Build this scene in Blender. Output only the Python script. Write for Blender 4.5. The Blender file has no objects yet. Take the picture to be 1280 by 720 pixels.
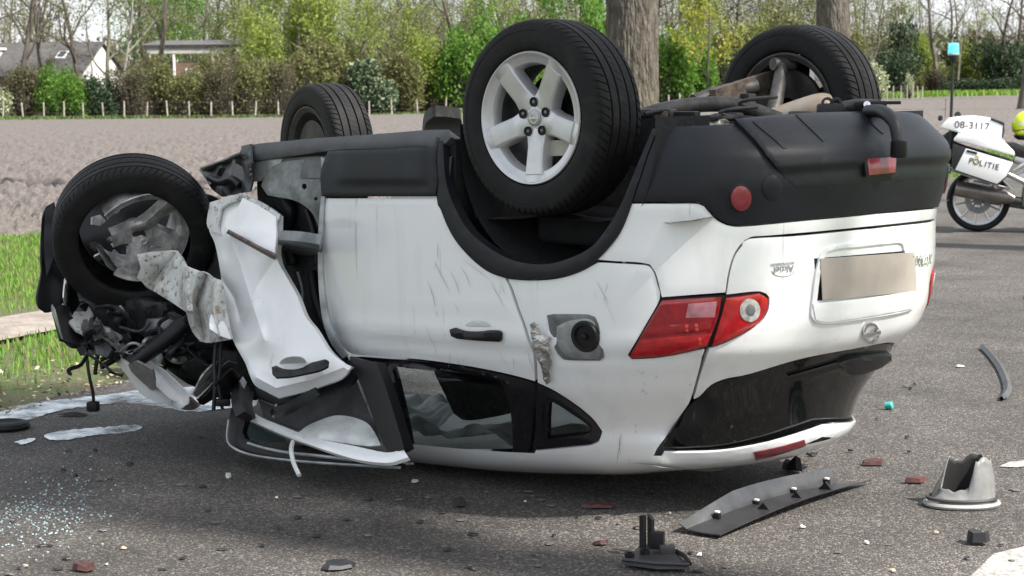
import bpy, bmesh, math, random
import numpy as np
from mathutils import Vector, Matrix
from mathutils.bvhtree import BVHTree
from mathutils.geometry import delaunay_2d_cdt

random.seed(7)
RNG = np.random.default_rng(7)
scene = bpy.context.scene
COL = scene.collection

# ------------------------------------------------------------------ camera
FPX, PHI, PIT, ROLL = 2300.0, 0.769, 0.106, -0.007
CAM = np.array([4.490, -5.599, 1.53])
_fw = np.array([-math.sin(PHI) * math.cos(PIT), math.cos(PHI) * math.cos(PIT), -math.sin(PIT)])
_r0 = np.array([math.cos(PHI), math.sin(PHI), 0.0])
_u0 = np.cross(_r0, _fw)
CR = _r0 * math.cos(ROLL) + _u0 * math.sin(ROLL)
CU = _u0 * math.cos(ROLL) - _r0 * math.sin(ROLL)
CF = _fw
FH = np.array([-math.sin(PHI), math.cos(PHI), 0.0])     # level forward
RH = _r0                                               # level right

cam_data = bpy.data.cameras.new("camera")
cam = bpy.data.objects.new("camera", cam_data)
COL.objects.link(cam)
cam_data.sensor_width = 36.0
cam_data.lens = FPX / 1280.0 * 36.0
cam_data.clip_start = 0.1
cam_data.clip_end = 3000.0
cam_data.dof.use_dof = True
cam_data.dof.focus_distance = 6.6
cam_data.dof.aperture_fstop = 10.0
_m = Matrix(((CR[0], CU[0], -CF[0], CAM[0]), (CR[1], CU[1], -CF[1], CAM[1]), (CR[2], CU[2], -CF[2], CAM[2]), (0, 0, 0, 1)))
cam.matrix_world = _m
scene.camera = cam

# ------------------------------------------------------------------ light
SUN_EL = math.radians(47)
SUN_DIR = np.array([-0.975, -0.22])                    # horizontal travel of the light
SUN_DIR = SUN_DIR / np.linalg.norm(SUN_DIR)
world = bpy.data.worlds.new("World")
scene.world = world
world.use_nodes = True
wn = world.node_tree.nodes
wl = world.node_tree.links
wn.clear()
w_out = wn.new("ShaderNodeOutputWorld")
w_bg = wn.new("ShaderNodeBackground")
w_bg.inputs["Strength"].default_value = 0.085
w_sky = wn.new("ShaderNodeTexSky")
w_sky.sky_type = 'NISHITA'
w_sky.sun_disc = False
w_sky.sun_elevation = SUN_EL
w_sky.sun_rotation = math.atan2(-SUN_DIR[0], -SUN_DIR[1])
w_sky.air_density = 1.0
w_sky.dust_density = 2.5
w_sky.ozone_density = 1.0
w_tc = wn.new("ShaderNodeTexCoord")
w_map = wn.new("ShaderNodeMapping")
w_map.inputs["Scale"].default_value = (1.0, 1.0, 3.0)
w_noise = wn.new("ShaderNodeTexNoise")
w_noise.inputs["Scale"].default_value = 2.2
w_noise.inputs["Detail"].default_value = 7.0
w_noise.inputs["Roughness"].default_value = 0.6
w_ramp = wn.new("ShaderNodeValToRGB")
w_ramp.color_ramp.elements[0].position = 0.36
w_ramp.color_ramp.elements[1].position = 0.62
w_mix = wn.new("ShaderNodeMixRGB")
w_mix.inputs["Color2"].default_value = (8.6, 8.9, 9.2, 1)
wl.new(w_tc.outputs["Generated"], w_map.inputs["Vector"])
wl.new(w_map.outputs["Vector"], w_noise.inputs["Vector"])
wl.new(w_noise.outputs["Fac"], w_ramp.inputs["Fac"])
wl.new(w_ramp.outputs["Color"], w_mix.inputs["Fac"])
wl.new(w_sky.outputs["Color"], w_mix.inputs["Color1"])
wl.new(w_mix.outputs["Color"], w_bg.inputs["Color"])
wl.new(w_bg.outputs["Background"], w_out.inputs["Surface"])

sun_data = bpy.data.lights.new("sun", 'SUN')
sun_data.energy = 5.0
sun_data.angle = math.radians(1.2)
sun_data.color = (1.0, 0.95, 0.88)
sun = bpy.data.objects.new("sun", sun_data)
COL.objects.link(sun)
_d = Vector((SUN_DIR[0] * math.cos(SUN_EL), SUN_DIR[1] * math.cos(SUN_EL), -math.sin(SUN_EL)))
sun.rotation_euler = _d.to_track_quat('-Z', 'Y').to_euler()
sun.location = (20, 5, 30)

scene.view_settings.view_transform = 'Standard'
scene.view_settings.look = 'None'
scene.view_settings.exposure = 0.9
scene.view_settings.gamma = 1.0
scene.view_settings.use_curve_mapping = False
scene.render.resolution_x = 1024
scene.render.resolution_y = 576


# ------------------------------------------------------------------ helpers
def ray(px, py):
    return CF + CR * ((px - 640.0) / FPX) - CU * ((py - 360.0) / FPX)


def at(px, py, depth):
    return CAM + ray(px, py) * depth


def on_y(px, py, Y):
    d = ray(px, py)
    return CAM + d * ((Y - CAM[1]) / d[1])


def on_z(px, py, Z=0.0):
    d = ray(px, py)
    return CAM + d * ((Z - CAM[2]) / d[2])


def proj(P):
    d = np.asarray(P, float) - CAM
    z = d @ CF
    return 640 + FPX * (d @ CR) / z, 360 - FPX * (d @ CU) / z


def lerp_table(T, v):
    return np.interp(v, [a for a, b in T], [b for a, b in T])


class _Smooth:
    """monotone cubic interpolation of a table"""
    def __init__(self, T):
        x = np.array([a for a, b in T], float)
        y = np.array([b for a, b in T], float)
        h = np.diff(x)
        dl = np.diff(y) / h
        m = np.zeros(len(x))
        m[0], m[-1] = dl[0], dl[-1]
        for i in range(1, len(x) - 1):
            if dl[i - 1] * dl[i] <= 0:
                m[i] = 0
            else:
                w1, w2 = 2 * h[i] + h[i - 1], h[i] + 2 * h[i - 1]
                m[i] = (w1 + w2) / (w1 / dl[i - 1] + w2 / dl[i])
        self.x, self.y, self.m, self.h = x, y, m, h

    def __call__(self, v):
        x = self.x
        v = min(max(v, x[0]), x[-1])
        i = int(min(max(np.searchsorted(x, v) - 1, 0), len(x) - 2))
        t = (v - x[i]) / self.h[i]
        a, b = 1 - t, t
        return (self.y[i] * a * a * (1 + 2 * t) + self.y[i + 1] * b * b * (3 - 2 * t)
                + self.m[i] * self.h[i] * t * a * a - self.m[i + 1] * self.h[i] * b * b * a)


def srgb(r, g, b):
    def f(c):
        c /= 255.0
        return c / 12.92 if c <= 0.04045 else ((c + 0.055) / 1.055) ** 2.4
    return (f(r), f(g), f(b))


_mats = {}


def mat(name, col, rough=0.5, metal=0.0, var=0.0, vscale=4.0, col2=None, bump=0.0, bscale=40.0, coat=0.0,
        spec=0.5, trans=0.0, alpha=1.0, detail=5.0, stretch=(1, 1, 1), ramp=(0.35, 0.65), emit=0.0, sheen=0.0):
    if name in _mats:
        return _mats[name]
    m = bpy.data.materials.new(name)
    m.use_nodes = True
    nt = m.node_tree
    b = nt.nodes["Principled BSDF"]
    b.inputs["Base Color"].default_value = (*col, 1)
    b.inputs["Roughness"].default_value = rough
    b.inputs["Metallic"].default_value = metal
    b.inputs["Coat Weight"].default_value = coat
    b.inputs["Coat Roughness"].default_value = 0.06
    b.inputs["Specular IOR Level"].default_value = spec
    b.inputs["Transmission Weight"].default_value = trans
    b.inputs["Alpha"].default_value = alpha
    if emit:
        b.inputs["Emission Color"].default_value = (*col, 1)
        b.inputs["Emission Strength"].default_value = emit
    tc = None
    if var or col2 or bump:
        tc = nt.nodes.new("ShaderNodeTexCoord")
        mp = nt.nodes.new("ShaderNodeMapping")
        mp.inputs["Scale"].default_value = stretch
        nt.links.new(tc.outputs["Object"], mp.inputs["Vector"])
        vec = mp.outputs["Vector"]
    if var or col2:
        n = nt.nodes.new("ShaderNodeTexNoise")
        n.inputs["Scale"].default_value = vscale
        n.inputs["Detail"].default_value = detail
        n.inputs["Roughness"].default_value = 0.62
        rp = nt.nodes.new("ShaderNodeValToRGB")
        c2 = col2 if col2 else tuple(c * (1 - var) for c in col)
        rp.color_ramp.elements[0].position = ramp[0]
        rp.color_ramp.elements[1].position = ramp[1]
        rp.color_ramp.elements[0].color = (*c2, 1)
        rp.color_ramp.elements[1].color = (*(min(1, c * (1 + (0 if col2 else var * .6))) for c in col), 1)
        nt.links.new(vec, n.inputs["Vector"])
        nt.links.new(n.outputs["Fac"], rp.inputs["Fac"])
        nt.links.new(rp.outputs["Color"], b.inputs["Base Color"])
    if bump:
        n2 = nt.nodes.new("ShaderNodeTexNoise")
        n2.inputs["Scale"].default_value = bscale
        n2.inputs["Detail"].default_value = 4.0
        bp = nt.nodes.new("ShaderNodeBump")
        bp.inputs["Strength"].default_value = bump
        bp.inputs["Distance"].default_value = 0.02
        nt.links.new(vec, n2.inputs["Vector"])
        nt.links.new(n2.outputs["Fac"], bp.inputs["Height"])
        nt.links.new(bp.outputs["Normal"], b.inputs["Normal"])
    _mats[name] = m
    return m


def add_layer(m, col, scale, lo, hi, stretch=(1, 1, 1), rough=None, coord="Object", strength=1.0, detail=6.0):
    """mix a second colour (dirt, scuffs, stones) over a material's base colour by noise"""
    nt = m.node_tree
    b = nt.nodes["Principled BSDF"]
    tc = nt.nodes.new("ShaderNodeTexCoord")
    mp = nt.nodes.new("ShaderNodeMapping")
    mp.inputs["Scale"].default_value = stretch
    n = nt.nodes.new("ShaderNodeTexNoise")
    n.inputs["Scale"].default_value = scale
    n.inputs["Detail"].default_value = detail
    n.inputs["Roughness"].default_value = 0.65
    rp = nt.nodes.new("ShaderNodeMapRange")
    rp.inputs["From Min"].default_value = lo
    rp.inputs["From Max"].default_value = hi
    rp.inputs["To Max"].default_value = strength
    mx = nt.nodes.new("ShaderNodeMixRGB")
    nt.links.new(tc.outputs[coord], mp.inputs["Vector"])
    nt.links.new(mp.outputs["Vector"], n.inputs["Vector"])
    nt.links.new(n.outputs["Fac"], rp.inputs["Value"])
    nt.links.new(rp.outputs["Result"], mx.inputs["Fac"])
    src = b.inputs["Base Color"]
    if src.is_linked:
        nt.links.new(src.links[0].from_socket, mx.inputs["Color1"])
    else:
        mx.inputs["Color1"].default_value = src.default_value
    mx.inputs["Color2"].default_value = (*col, 1)
    nt.links.new(mx.outputs["Color"], src)
    if rough is not None:
        rx = nt.nodes.new("ShaderNodeMapRange")
        rx.inputs["To Min"].default_value = b.inputs["Roughness"].default_value
        rx.inputs["To Max"].default_value = rough
        nt.links.new(rp.outputs["Result"], rx.inputs["Value"])
        nt.links.new(rx.outputs["Result"], b.inputs["Roughness"])
    return m


def tag(o, label=None, cat=None, group=None, kind=None):
    if label:
        o["label"] = label
    if cat:
        o["category"] = cat
    if group:
        o["group"] = group
    if kind:
        o["kind"] = kind
    return o


def link(name, me, m, parent=None):
    o = bpy.data.objects.new(name, me)
    COL.objects.link(o)
    if m is not None and not me.materials:
        for q in (m if isinstance(m, (list, tuple)) else [m]):
            me.materials.append(q)
    if parent is not None:
        o.parent = parent
    return o


def empty(name, loc=(0, 0, 0), rz=0.0, label=None, cat=None, group=None):
    o = bpy.data.objects.new(name, None)
    COL.objects.link(o)
    o.location = loc
    o.rotation_euler = (0, 0, rz)
    o.empty_display_size = 0.1
    return tag(o, label, cat, group)


def mesh(name, verts, faces, m, parent=None, smooth=False, sharp=None, idx=None):
    me = bpy.data.meshes.new(name)
    me.from_pydata([tuple(map(float, v)) for v in verts], [], [tuple(map(int, f)) for f in faces])
    if smooth:
        me.polygons.foreach_set("use_smooth", [True] * len(me.polygons))
    if idx is not None:
        me.polygons.foreach_set("material_index", idx)
    me.update()
    o = link(name, me, m, parent)
    if smooth and sharp is not None:
        me.set_sharp_from_angle(angle=math.radians(sharp))
    return o


def np_mesh(name, V, F, m, parent=None, smooth=False, idx=None):
    """fast mesh from numpy arrays; F is (n,3) or (n,4)"""
    me = bpy.data.meshes.new(name)
    n, k = F.shape
    me.vertices.add(len(V))
    me.vertices.foreach_set("co", np.ascontiguousarray(V, np.float32).ravel())
    me.loops.add(n * k)
    me.loops.foreach_set("vertex_index", np.ascontiguousarray(F, np.int32).ravel())
    me.polygons.add(n)
    me.polygons.foreach_set("loop_start", np.arange(0, n * k, k, dtype=np.int32))
    if smooth:
        me.polygons.foreach_set("use_smooth", np.ones(n, bool))
    if idx is not None:
        me.polygons.foreach_set("material_index", np.asarray(idx, np.int32))
    me.update(calc_edges=True)
    return link(name, me, m, parent)


def bm_obj(name, bm, m, parent=None, smooth=False, sharp=35):
    me = bpy.data.meshes.new(name)
    bm.to_mesh(me)
    bm.free()
    if smooth:
        me.polygons.foreach_set("use_smooth", [True] * len(me.polygons))
        me.set_sharp_from_angle(angle=math.radians(sharp))
    return link(name, me, m, parent)


def frame(d, up=(0, 0, 1)):
    d = np.asarray(d, float)
    d = d / np.linalg.norm(d)
    u = np.asarray(up, float)
    if abs(d @ u) > .95:
        u = np.array([1.0, 0, 0])
    a = np.cross(u, d)
    a /= np.linalg.norm(a)
    return d, a, np.cross(d, a)


def tube_data(path, rad, seg=8, V=None, F=None, cap=True):
    V = [] if V is None else V
    F = [] if F is None else F
    path = [np.asarray(p, float) for p in path]
    n = len(path)
    if not hasattr(rad, '__len__'):
        rad = [rad] * n
    base = len(V)
    pu = None
    for i, p in enumerate(path):
        t = path[min(i + 1, n - 1)] - path[max(i - 1, 0)]
        d, a, b = frame(t) if pu is None else frame(t, pu)
        pu = b
        for k in range(seg):
            an = 2 * math.pi * k / seg
            V.append(p + rad[i] * (math.cos(an) * a + math.sin(an) * b))
    for i in range(n - 1):
        for k in range(seg):
            k2 = (k + 1) % seg
            F.append((base + i * seg + k, base + i * seg + k2, base + (i + 1) * seg + k2, base + (i + 1) * seg + k))
    if cap:
        F.append(tuple(base + k for k in reversed(range(seg))))
        F.append(tuple(base + (n - 1) * seg + k for k in range(seg)))
    return V, F


def spline(pts, per=6):
    P = [np.asarray(p, float) for p in pts]
    if len(P) < 3:
        return P
    out = []
    for i in range(len(P) - 1):
        p0, p1, p2, p3 = P[max(i - 1, 0)], P[i], P[i + 1], P[min(i + 2, len(P) - 1)]
        for k in range(per):
            t = k / per
            out.append(.5 * ((2 * p1) + (-p0 + p2) * t + (2 * p0 - 5 * p1 + 4 * p2 - p3) * t * t + (-p0 + 3 * p1 - 3 * p2 + p3) * t ** 3))
    out.append(P[-1])
    return out


def tube(name, path, rad, m, parent=None, seg=8, per=0):
    if per:
        if hasattr(rad, '__len__'):
            rad = [float(np.ravel(v)[0]) for v in spline([[r_, 0, 0] for r_ in rad], per)]
        path = spline(path, per)
    V, F = tube_data(path, rad, seg)
    return mesh(name, V, F, m, parent, smooth=True, sharp=50)


def box_data(V, F, c, s, R=None, taper=1.0):
    """box with centre c, full size s, rotation matrix R (3x3), top scaled by taper"""
    R = np.eye(3) if R is None else np.asarray(R)
    b = len(V)
    for z in (-.5, .5):
        k = taper if z > 0 else 1.0
        for x, y in ((-.5, -.5), (.5, -.5), (.5, .5), (-.5, .5)):
            V.append(np.asarray(c) + R @ np.array([x * s[0] * k, y * s[1] * k, z * s[2]]))
    for f in ((0, 3, 2, 1), (4, 5, 6, 7), (0, 1, 5, 4), (1, 2, 6, 5), (2, 3, 7, 6), (3, 0, 4, 7)):
        F.append(tuple(b + i for i in f))
    return V, F


def rotz(a):
    c, s = math.cos(a), math.sin(a)
    return np.array([[c, -s, 0], [s, c, 0], [0, 0, 1.0]])


def box(name, c, s, m, parent=None, R=None, bevel=0.0, taper=1.0, segs=2):
    V, F = box_data([], [], c, s, R, taper)
    if not bevel:
        return mesh(name, V, F, m, parent)
    bm = bmesh.new()
    vs = [bm.verts.new(v) for v in V]
    for f in F:
        bm.faces.new([vs[i] for i in f])
    bmesh.ops.bevel(bm, geom=bm.edges[:], offset=bevel, segments=segs, affect='EDGES', profile=.6)
    return bm_obj(name, bm, m, parent, smooth=True, sharp=40)


def lathe_data(profile, axis, centre, seg=48, V=None, F=None, close=False):
    """profile: list of (along axis, radius)"""
    V = [] if V is None else V
    F = [] if F is None else F
    d, a, b = frame(axis)
    base = len(V)
    n = len(profile)
    for (h, r_) in profile:
        for k in range(seg):
            an = 2 * math.pi * k / seg
            V.append(np.asarray(centre) + d * h + r_ * (math.cos(an) * a + math.sin(an) * b))
    for i in range(n - 1 + (1 if close else 0)):
        j = (i + 1) % n
        for k in range(seg):
            k2 = (k + 1) % seg
            F.append((base + i * seg + k, base + j * seg + k, base + j * seg + k2, base + i * seg + k2))
    return V, F


def lathe(name, profile, axis, centre, m, parent=None, seg=48, sharp=40):
    V, F = lathe_data(profile, axis, centre, seg)
    return mesh(name, V, F, m, parent, smooth=True, sharp=sharp)


# value noise on numpy arrays
_G = RNG.random((64, 64, 64))


def vnoise(P, scale=1.0):
    P = np.asarray(P, float) * scale
    if P.shape[-1] == 2:
        P = np.concatenate([P, np.zeros(P.shape[:-1] + (1,))], -1)
    i = np.floor(P).astype(int)
    f = P - i
    f = f * f * (3 - 2 * f)
    out = 0
    for dx in (0, 1):
        for dy in (0, 1):
            for dz in (0, 1):
                w = (f[..., 0] if dx else 1 - f[..., 0]) * (f[..., 1] if dy else 1 - f[..., 1]) * (f[..., 2] if dz else 1 - f[..., 2])
                out = out + w * _G[(i[..., 0] + dx) & 63, (i[..., 1] + dy) & 63, (i[..., 2] + dz) & 63]
    return out * 2 - 1


def fbm(P, scale=1.0, oct=4, gain=.5):
    s, a = 0, 1.0
    for k in range(oct):
        s = s + a * vnoise(np.asarray(P) + 17.3 * k, scale * 2 ** k)
        a *= gain
    return s
# ================================================================== the setting
ED = np.array([-.34, .94]) / np.hypot(.34, .94)          # along the road
EN = np.array([-ED[1], ED[0]])                           # to the left of the road (towards the field)
E0 = np.array([-3.69, -.5])                              # a point on the left road edge


def rd(s, n, z=0.0):
    p = E0 + ED * s + EN * n
    return np.array([p[0], p[1], z])


def field_edge_n(s):
    return np.interp(s, [-40, 2, 24, 40, 90], [9.5, 8.6, 3.4, 1.5, 1.2])


def terrain(P):
    d = (P[..., 0] - CAM[0]) * FH[0] + (P[..., 1] - CAM[1]) * FH[1]
    l = (P[..., 0] - CAM[0]) * RH[0] + (P[..., 1] - CAM[1]) * RH[1]
    a = np.clip((l / np.maximum(d, 1) + .03) / .31, 0, 1)
    b = np.clip((d - 60) / 140, 0, 1)
    return .96 * (a * a * (3 - 2 * a)) * (b * b * (3 - 2 * b)) * (d > 0)


# ---- asphalt
def asphalt():
    m = bpy.data.materials.new("asphalt")
    m.use_nodes = True
    nt = m.node_tree
    b = nt.nodes["Principled BSDF"]
    L = nt.links.new
    tc = nt.nodes.new("ShaderNodeTexCoord")
    vo = nt.nodes.new("ShaderNodeTexVoronoi")
    vo.inputs["Scale"].default_value = 125
    vo2 = nt.nodes.new("ShaderNodeTexVoronoi")
    vo2.inputs["Scale"].default_value = 280
    no = nt.nodes.new("ShaderNodeTexNoise")
    no.inputs["Scale"].default_value = .9
    no.inputs["Detail"].default_value = 8
    no.inputs["Roughness"].default_value = .65
    for v in (vo, vo2, no):
        L(tc.outputs["Object"], v.inputs["Vector"])
    sep = nt.nodes.new("ShaderNodeSeparateColor")
    L(vo.outputs["Color"], sep.inputs["Color"])
    r1 = nt.nodes.new("ShaderNodeValToRGB")
    e = r1.color_ramp.elements
    e[0].position, e[0].color = .0, (.040, .037, .035, 1)
    e[1].position, e[1].color = .62, (.095, .088, .082, 1)
    e2 = e.new(.80)
    e2.color = (.20, .187, .175, 1)
    e3 = e.new(.93)
    e3.color = (.46, .44, .41, 1)
    L(sep.outputs["Red"], r1.inputs["Fac"])
    sep2 = nt.nodes.new("ShaderNodeSeparateColor")
    L(vo2.outputs["Color"], sep2.inputs["Color"])
    r2 = nt.nodes.new("ShaderNodeValToRGB")
    e = r2.color_ramp.elements
    e[0].position, e[0].color = .2, (.055, .05, .047, 1)
    e[1].position, e[1].color = .9, (.24, .225, .21, 1)
    L(sep2.outputs["Green"], r2.inputs["Fac"])
    mx = nt.nodes.new("ShaderNodeMixRGB")
    mx.inputs["Fac"].default_value = .5
    L(r1.outputs["Color"], mx.inputs["Color1"])
    L(r2.outputs["Color"], mx.inputs["Color2"])
    r3 = nt.nodes.new("ShaderNodeMapRange")
    r3.inputs["From Min"].default_value = .32
    r3.inputs["From Max"].default_value = .68
    r3.inputs["To Min"].default_value = .60
    r3.inputs["To Max"].default_value = 1.28
    L(no.outputs["Fac"], r3.inputs["Value"])
    tint = nt.nodes.new("ShaderNodeMixRGB")
    tint.blend_type = 'MULTIPLY'
    tint.inputs["Fac"].default_value = 1
    tint.inputs["Color2"].default_value = (.68, .66, .645, 1)
    L(mx.outputs["Color"], tint.inputs["Color1"])
    mul = nt.nodes.new("ShaderNodeVectorMath")
    mul.operation = 'SCALE'
    L(tint.outputs["Color"], mul.inputs[0])
    L(r3.outputs["Result"], mul.inputs["Scale"])
    L(mul.outputs["Vector"], b.inputs["Base Color"])
    b.inputs["Roughness"].default_value = .78
    b.inputs["Specular IOR Level"].default_value = .35
    bp = nt.nodes.new("ShaderNodeBump")
    bp.inputs["Strength"].default_value = .9
    bp.inputs["Distance"].default_value = .006
    L(vo.outputs["Distance"], bp.inputs["Height"])
    bp.invert = True
    L(bp.outputs["Normal"], b.inputs["Normal"])
    return m


ASPH = asphalt()
V, F = [], []
ss = [-60, -20, -6] + [-5.5 + .12 * k for k in range(80)] + [5, 8, 14, 20, 40, 80, 160, 300]
for s in ss:
    wob = .06 * vnoise(np.array([[s * 2.1, 0, 0]]))[0] + .03 * vnoise(np.array([[s * 7.0, 3, 0]]))[0]
    V.append(rd(s, wob, 0.0))
    V.append(rd(s, -7.4, 0.0))
for i in range(len(ss) - 1):
    F.append((2 * i, 2 * i + 1, 2 * i + 3, 2 * i + 2))
tag(mesh("road", V, F, ASPH), kind="structure")

# worn white marking at the right of the road
WHITE_LINE = mat("road_paint", (.40, .39, .365), rough=.7, var=.2, vscale=14)
add_layer(WHITE_LINE, (.17, .16, .15), 70.0, .50, .62, strength=.9)


def ground_quad(name, pts, m, z, kind="structure"):
    P = [on_z(x, y, z) for x, y in pts]
    return tag(mesh(name, P, [tuple(range(len(P)))], m), kind=kind)


ground_quad("road_marking", [(1198, 735), (1242, 692), (1300, 678), (1340, 684), (1262, 735)], WHITE_LINE, .004)
ground_quad("road_marking", [(1248, 583), (1262, 577), (1300, 574), (1300, 581), (1270, 584)], WHITE_LINE, .004)

# ground far beyond
BASEG = mat("meadow_soil", (.09, .085, .05), rough=1, var=.4, vscale=.3, col2=(.06, .075, .03))
tag(mesh("ground", [(-2200, -2200, -.25), (2200, -2200, -.25), (2200, 2200, -.25), (-2200, 2200, -.25)], [(0, 1, 2, 3)], BASEG), kind="structure")

# verge: earth sheet with grass on it
VERGE = mat("verge_earth", (.09, .085, .045), rough=1, var=.5, vscale=3.0, col2=(.07, .10, .03), bump=.5, bscale=30)
V, F = [], []
sv = list(np.arange(-14, 20, .35)) + list(np.arange(20, 90, 2.5))
nv = 34
for s in sv:
    e = field_edge_n(s) + .6
    for j in range(nv):
        n = -.12 + (e + .12) * (j / (nv - 1)) ** 1.3
        z = -.012 + min(max(n, 0), .5) * .03 + .03 * vnoise(np.array([[s * 1.3, n * 1.3, 0]]))[0] * min(1, max(n, 0) * 2)
        V.append(rd(s, n, z))
for i in range(len(sv) - 1):
    for j in range(nv - 1):
        a = i * nv + j
        F.append((a, a + 1, a + nv + 1, a + nv))
tag(mesh("verge", V, F, VERGE, smooth=True), kind="structure")
PATHM = mat("path_dirt", (.27, .235, .205), rough=1, var=.25, vscale=5, bump=.4, bscale=40)
add_layer(PATHM, (.10, .08, .06), 25.0, .52, .66, strength=.6)
V, F = [], []
sp_ = np.arange(-14, 13, .4)
for s in sp_:
    for n in (1.55, 1.8, 2.05, 2.28):
        q = n + .09 * vnoise(np.array([[s * 1.7, n, 5]]))[0]
        V.append(rd(s, q, min(.5, q) * .03 + .012 + .01 - .012 * abs(n - 1.9)))
for i in range(len(sp_) - 1):
    for j in range(3):
        F.append((i * 4 + j, i * 4 + j + 1, i * 4 + j + 5, i * 4 + j + 4))
tag(mesh("footpath", V, F, PATHM, smooth=True), kind="structure")

# ---- ploughed field
SOIL = mat("ploughed_soil", (.15, .131, .121), rough=1, var=.35, vscale=9, col2=(.078, .068, .061), detail=8)
add_layer(SOIL, (.245, .218, .204), 26.0, .55, .64, strength=.85)
add_layer(SOIL, (.06, .05, .045), 17.0, .55, .64, strength=.85)
add_layer(SOIL, (.125, .107, .096), .12, .40, .62, strength=.6)
us = np.linspace(-.38, .40, 820)
ds = 13 * (235 / 13) ** np.linspace(0, 1, 470)
U_, D_ = np.meshgrid(us, ds)
X = CAM[0] + D_ * (FH[0] + RH[0] * U_)
Y = CAM[1] + D_ * (FH[1] + RH[1] * U_)
rs = (X - E0[0]) * ED[0] + (Y - E0[1]) * ED[1]
rn = (X - E0[0]) * EN[0] + (Y - E0[1]) * EN[1]
ok = rn > field_edge_n(rs) - .05 + .25 * vnoise(np.stack([rs * .8, rn * 0], -1))
P2 = np.stack([X, Y], -1)
fur = np.sin((X * .45 + Y * .89) * 2 * math.pi / .9)
amp = np.clip(1.4 - D_ / 120, .5, 1.2)
Z = terrain(P2) - .02 + amp * (.035 * fbm(P2, 2.3, 2) + .034 * np.abs(vnoise(P2, 6.5)) + .060 * vnoise(P2 + 9, 10) + .042 * vnoise(P2 + 5, 19) + .02 * fur) + .05 * vnoise(P2, .12)
idx = np.arange(X.size).reshape(X.shape)
keep = ok[:-1, :-1] & ok[1:, :-1] & ok[:-1, 1:] & ok[1:, 1:]
F = np.stack([idx[:-1, :-1], idx[:-1, 1:], idx[1:, 1:], idx[1:, :-1]], -1)[keep]
used = np.unique(F)
remap = np.full(X.size, -1)
remap[used] = np.arange(len(used))
tag(np_mesh("field", np.stack([X, Y, Z], -1).reshape(-1, 3)[used], remap[F], SOIL), kind="structure")


# ---- blades, leaves as arrays
def blade_field(name, pts, h, w, mats, lean=.5, kind="stuff", label=None, cat=None):
    """pts (n,3) roots; each a bent three-vertex blade of two quads"""
    n = len(pts)
    a = RNG.uniform(0, 2 * math.pi, n)
    hh = h * RNG.uniform(.5, 1.25, n)
    dirx = np.stack([np.cos(a), np.sin(a), np.zeros(n)], -1)
    side = np.stack([-np.sin(a), np.cos(a), np.zeros(n)], -1)
    ww = (w * RNG.uniform(.6, 1.2, n))[:, None]
    ln = (lean * RNG.uniform(.1, 1, n) * hh)[:, None]
    up = np.stack([np.zeros(n), np.zeros(n), hh], -1)
    p0, p1 = pts - side * ww, pts + side * ww
    p2, p3 = pts + side * ww * .8 + dirx * ln * .35 + up * .6, pts - side * ww * .8 + dirx * ln * .35 + up * .6
    p4 = pts + dirx * ln + up
    V = np.stack([p0, p1, p2, p3, p4], 1).reshape(-1, 3)
    b = np.arange(n)[:, None] * 5
    T = np.concatenate([b + np.array([[0, 1, 2]]), b + np.array([[0, 2, 3]]), b + np.array([[3, 2, 4]])], 1).reshape(-1, 3)
    mi = np.repeat(RNG.integers(0, len(mats), n), 3)
    return tag(np_mesh(name, V, T, mats, idx=mi), label, cat, kind=kind)


def leafy(name, col, tr=.35):
    m = bpy.data.materials.new(name)
    m.use_nodes = True
    nt = m.node_tree
    b = nt.nodes["Principled BSDF"]
    b.inputs["Base Color"].default_value = (*col, 1)
    b.inputs["Roughness"].default_value = .6
    b.inputs["Specular IOR Level"].default_value = .3
    if tr:
        t = nt.nodes.new("ShaderNodeBsdfTranslucent")
        t.inputs["Color"].default_value = (*(min(1, c * 1.25) for c in col), 1)
        mx = nt.nodes.new("ShaderNodeMixShader")
        mx.inputs["Fac"].default_value = tr
        out = nt.nodes["Material Output"]
        nt.links.new(b.outputs["BSDF"], mx.inputs[1])
        nt.links.new(t.outputs["BSDF"], mx.inputs[2])
        nt.links.new(mx.outputs["Shader"], out.inputs["Surface"])
    return m


GR = [leafy("grass_a", (.15, .31, .045)), leafy("grass_b", (.115, .24, .035)), leafy("grass_c", (.20, .32, .055)), leafy("grass_d", (.20, .19, .075))]


def verge_roots(n, s0, s1, n0, n1fun, clump=1.0):
    s = RNG.uniform(s0, s1, n)
    q = RNG.uniform(0, 1, n)
    hi = n1fun(s)
    nn = n0 + (hi - n0) * q
    keep = (nn < 1.5 + .08 * np.sin(s * 5)) | (nn > 2.3 + .1 * np.sin(s * 3.1)) | (s > 13)
    dens = vnoise(np.stack([s * 1.9, nn * 1.9], -1)) * .5 + .5
    edge = np.clip((nn - n0) / .5, 0, 1)
    keep &= RNG.random(n) < (.25 + .75 * dens) * (.25 + .75 * edge)
    s, nn = s[keep], nn[keep]
    P = E0[None] + ED[None] * s[:, None] + EN[None] * nn[:, None]
    z = -.012 + np.clip(nn, 0, .5) * .03
    return np.concatenate([P, z[:, None]], 1)


blade_field("verge_grass", verge_roots(150000, -4, 9, .30, field_edge_n), .06, .0055, GR, label="short bright green grass on the road verge", cat="grass")
blade_field("verge_grass", verge_roots(26000, 9, 60, .15, field_edge_n), .13, .016, GR, label="green grass on the verge beyond the car", cat="grass")
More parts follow.
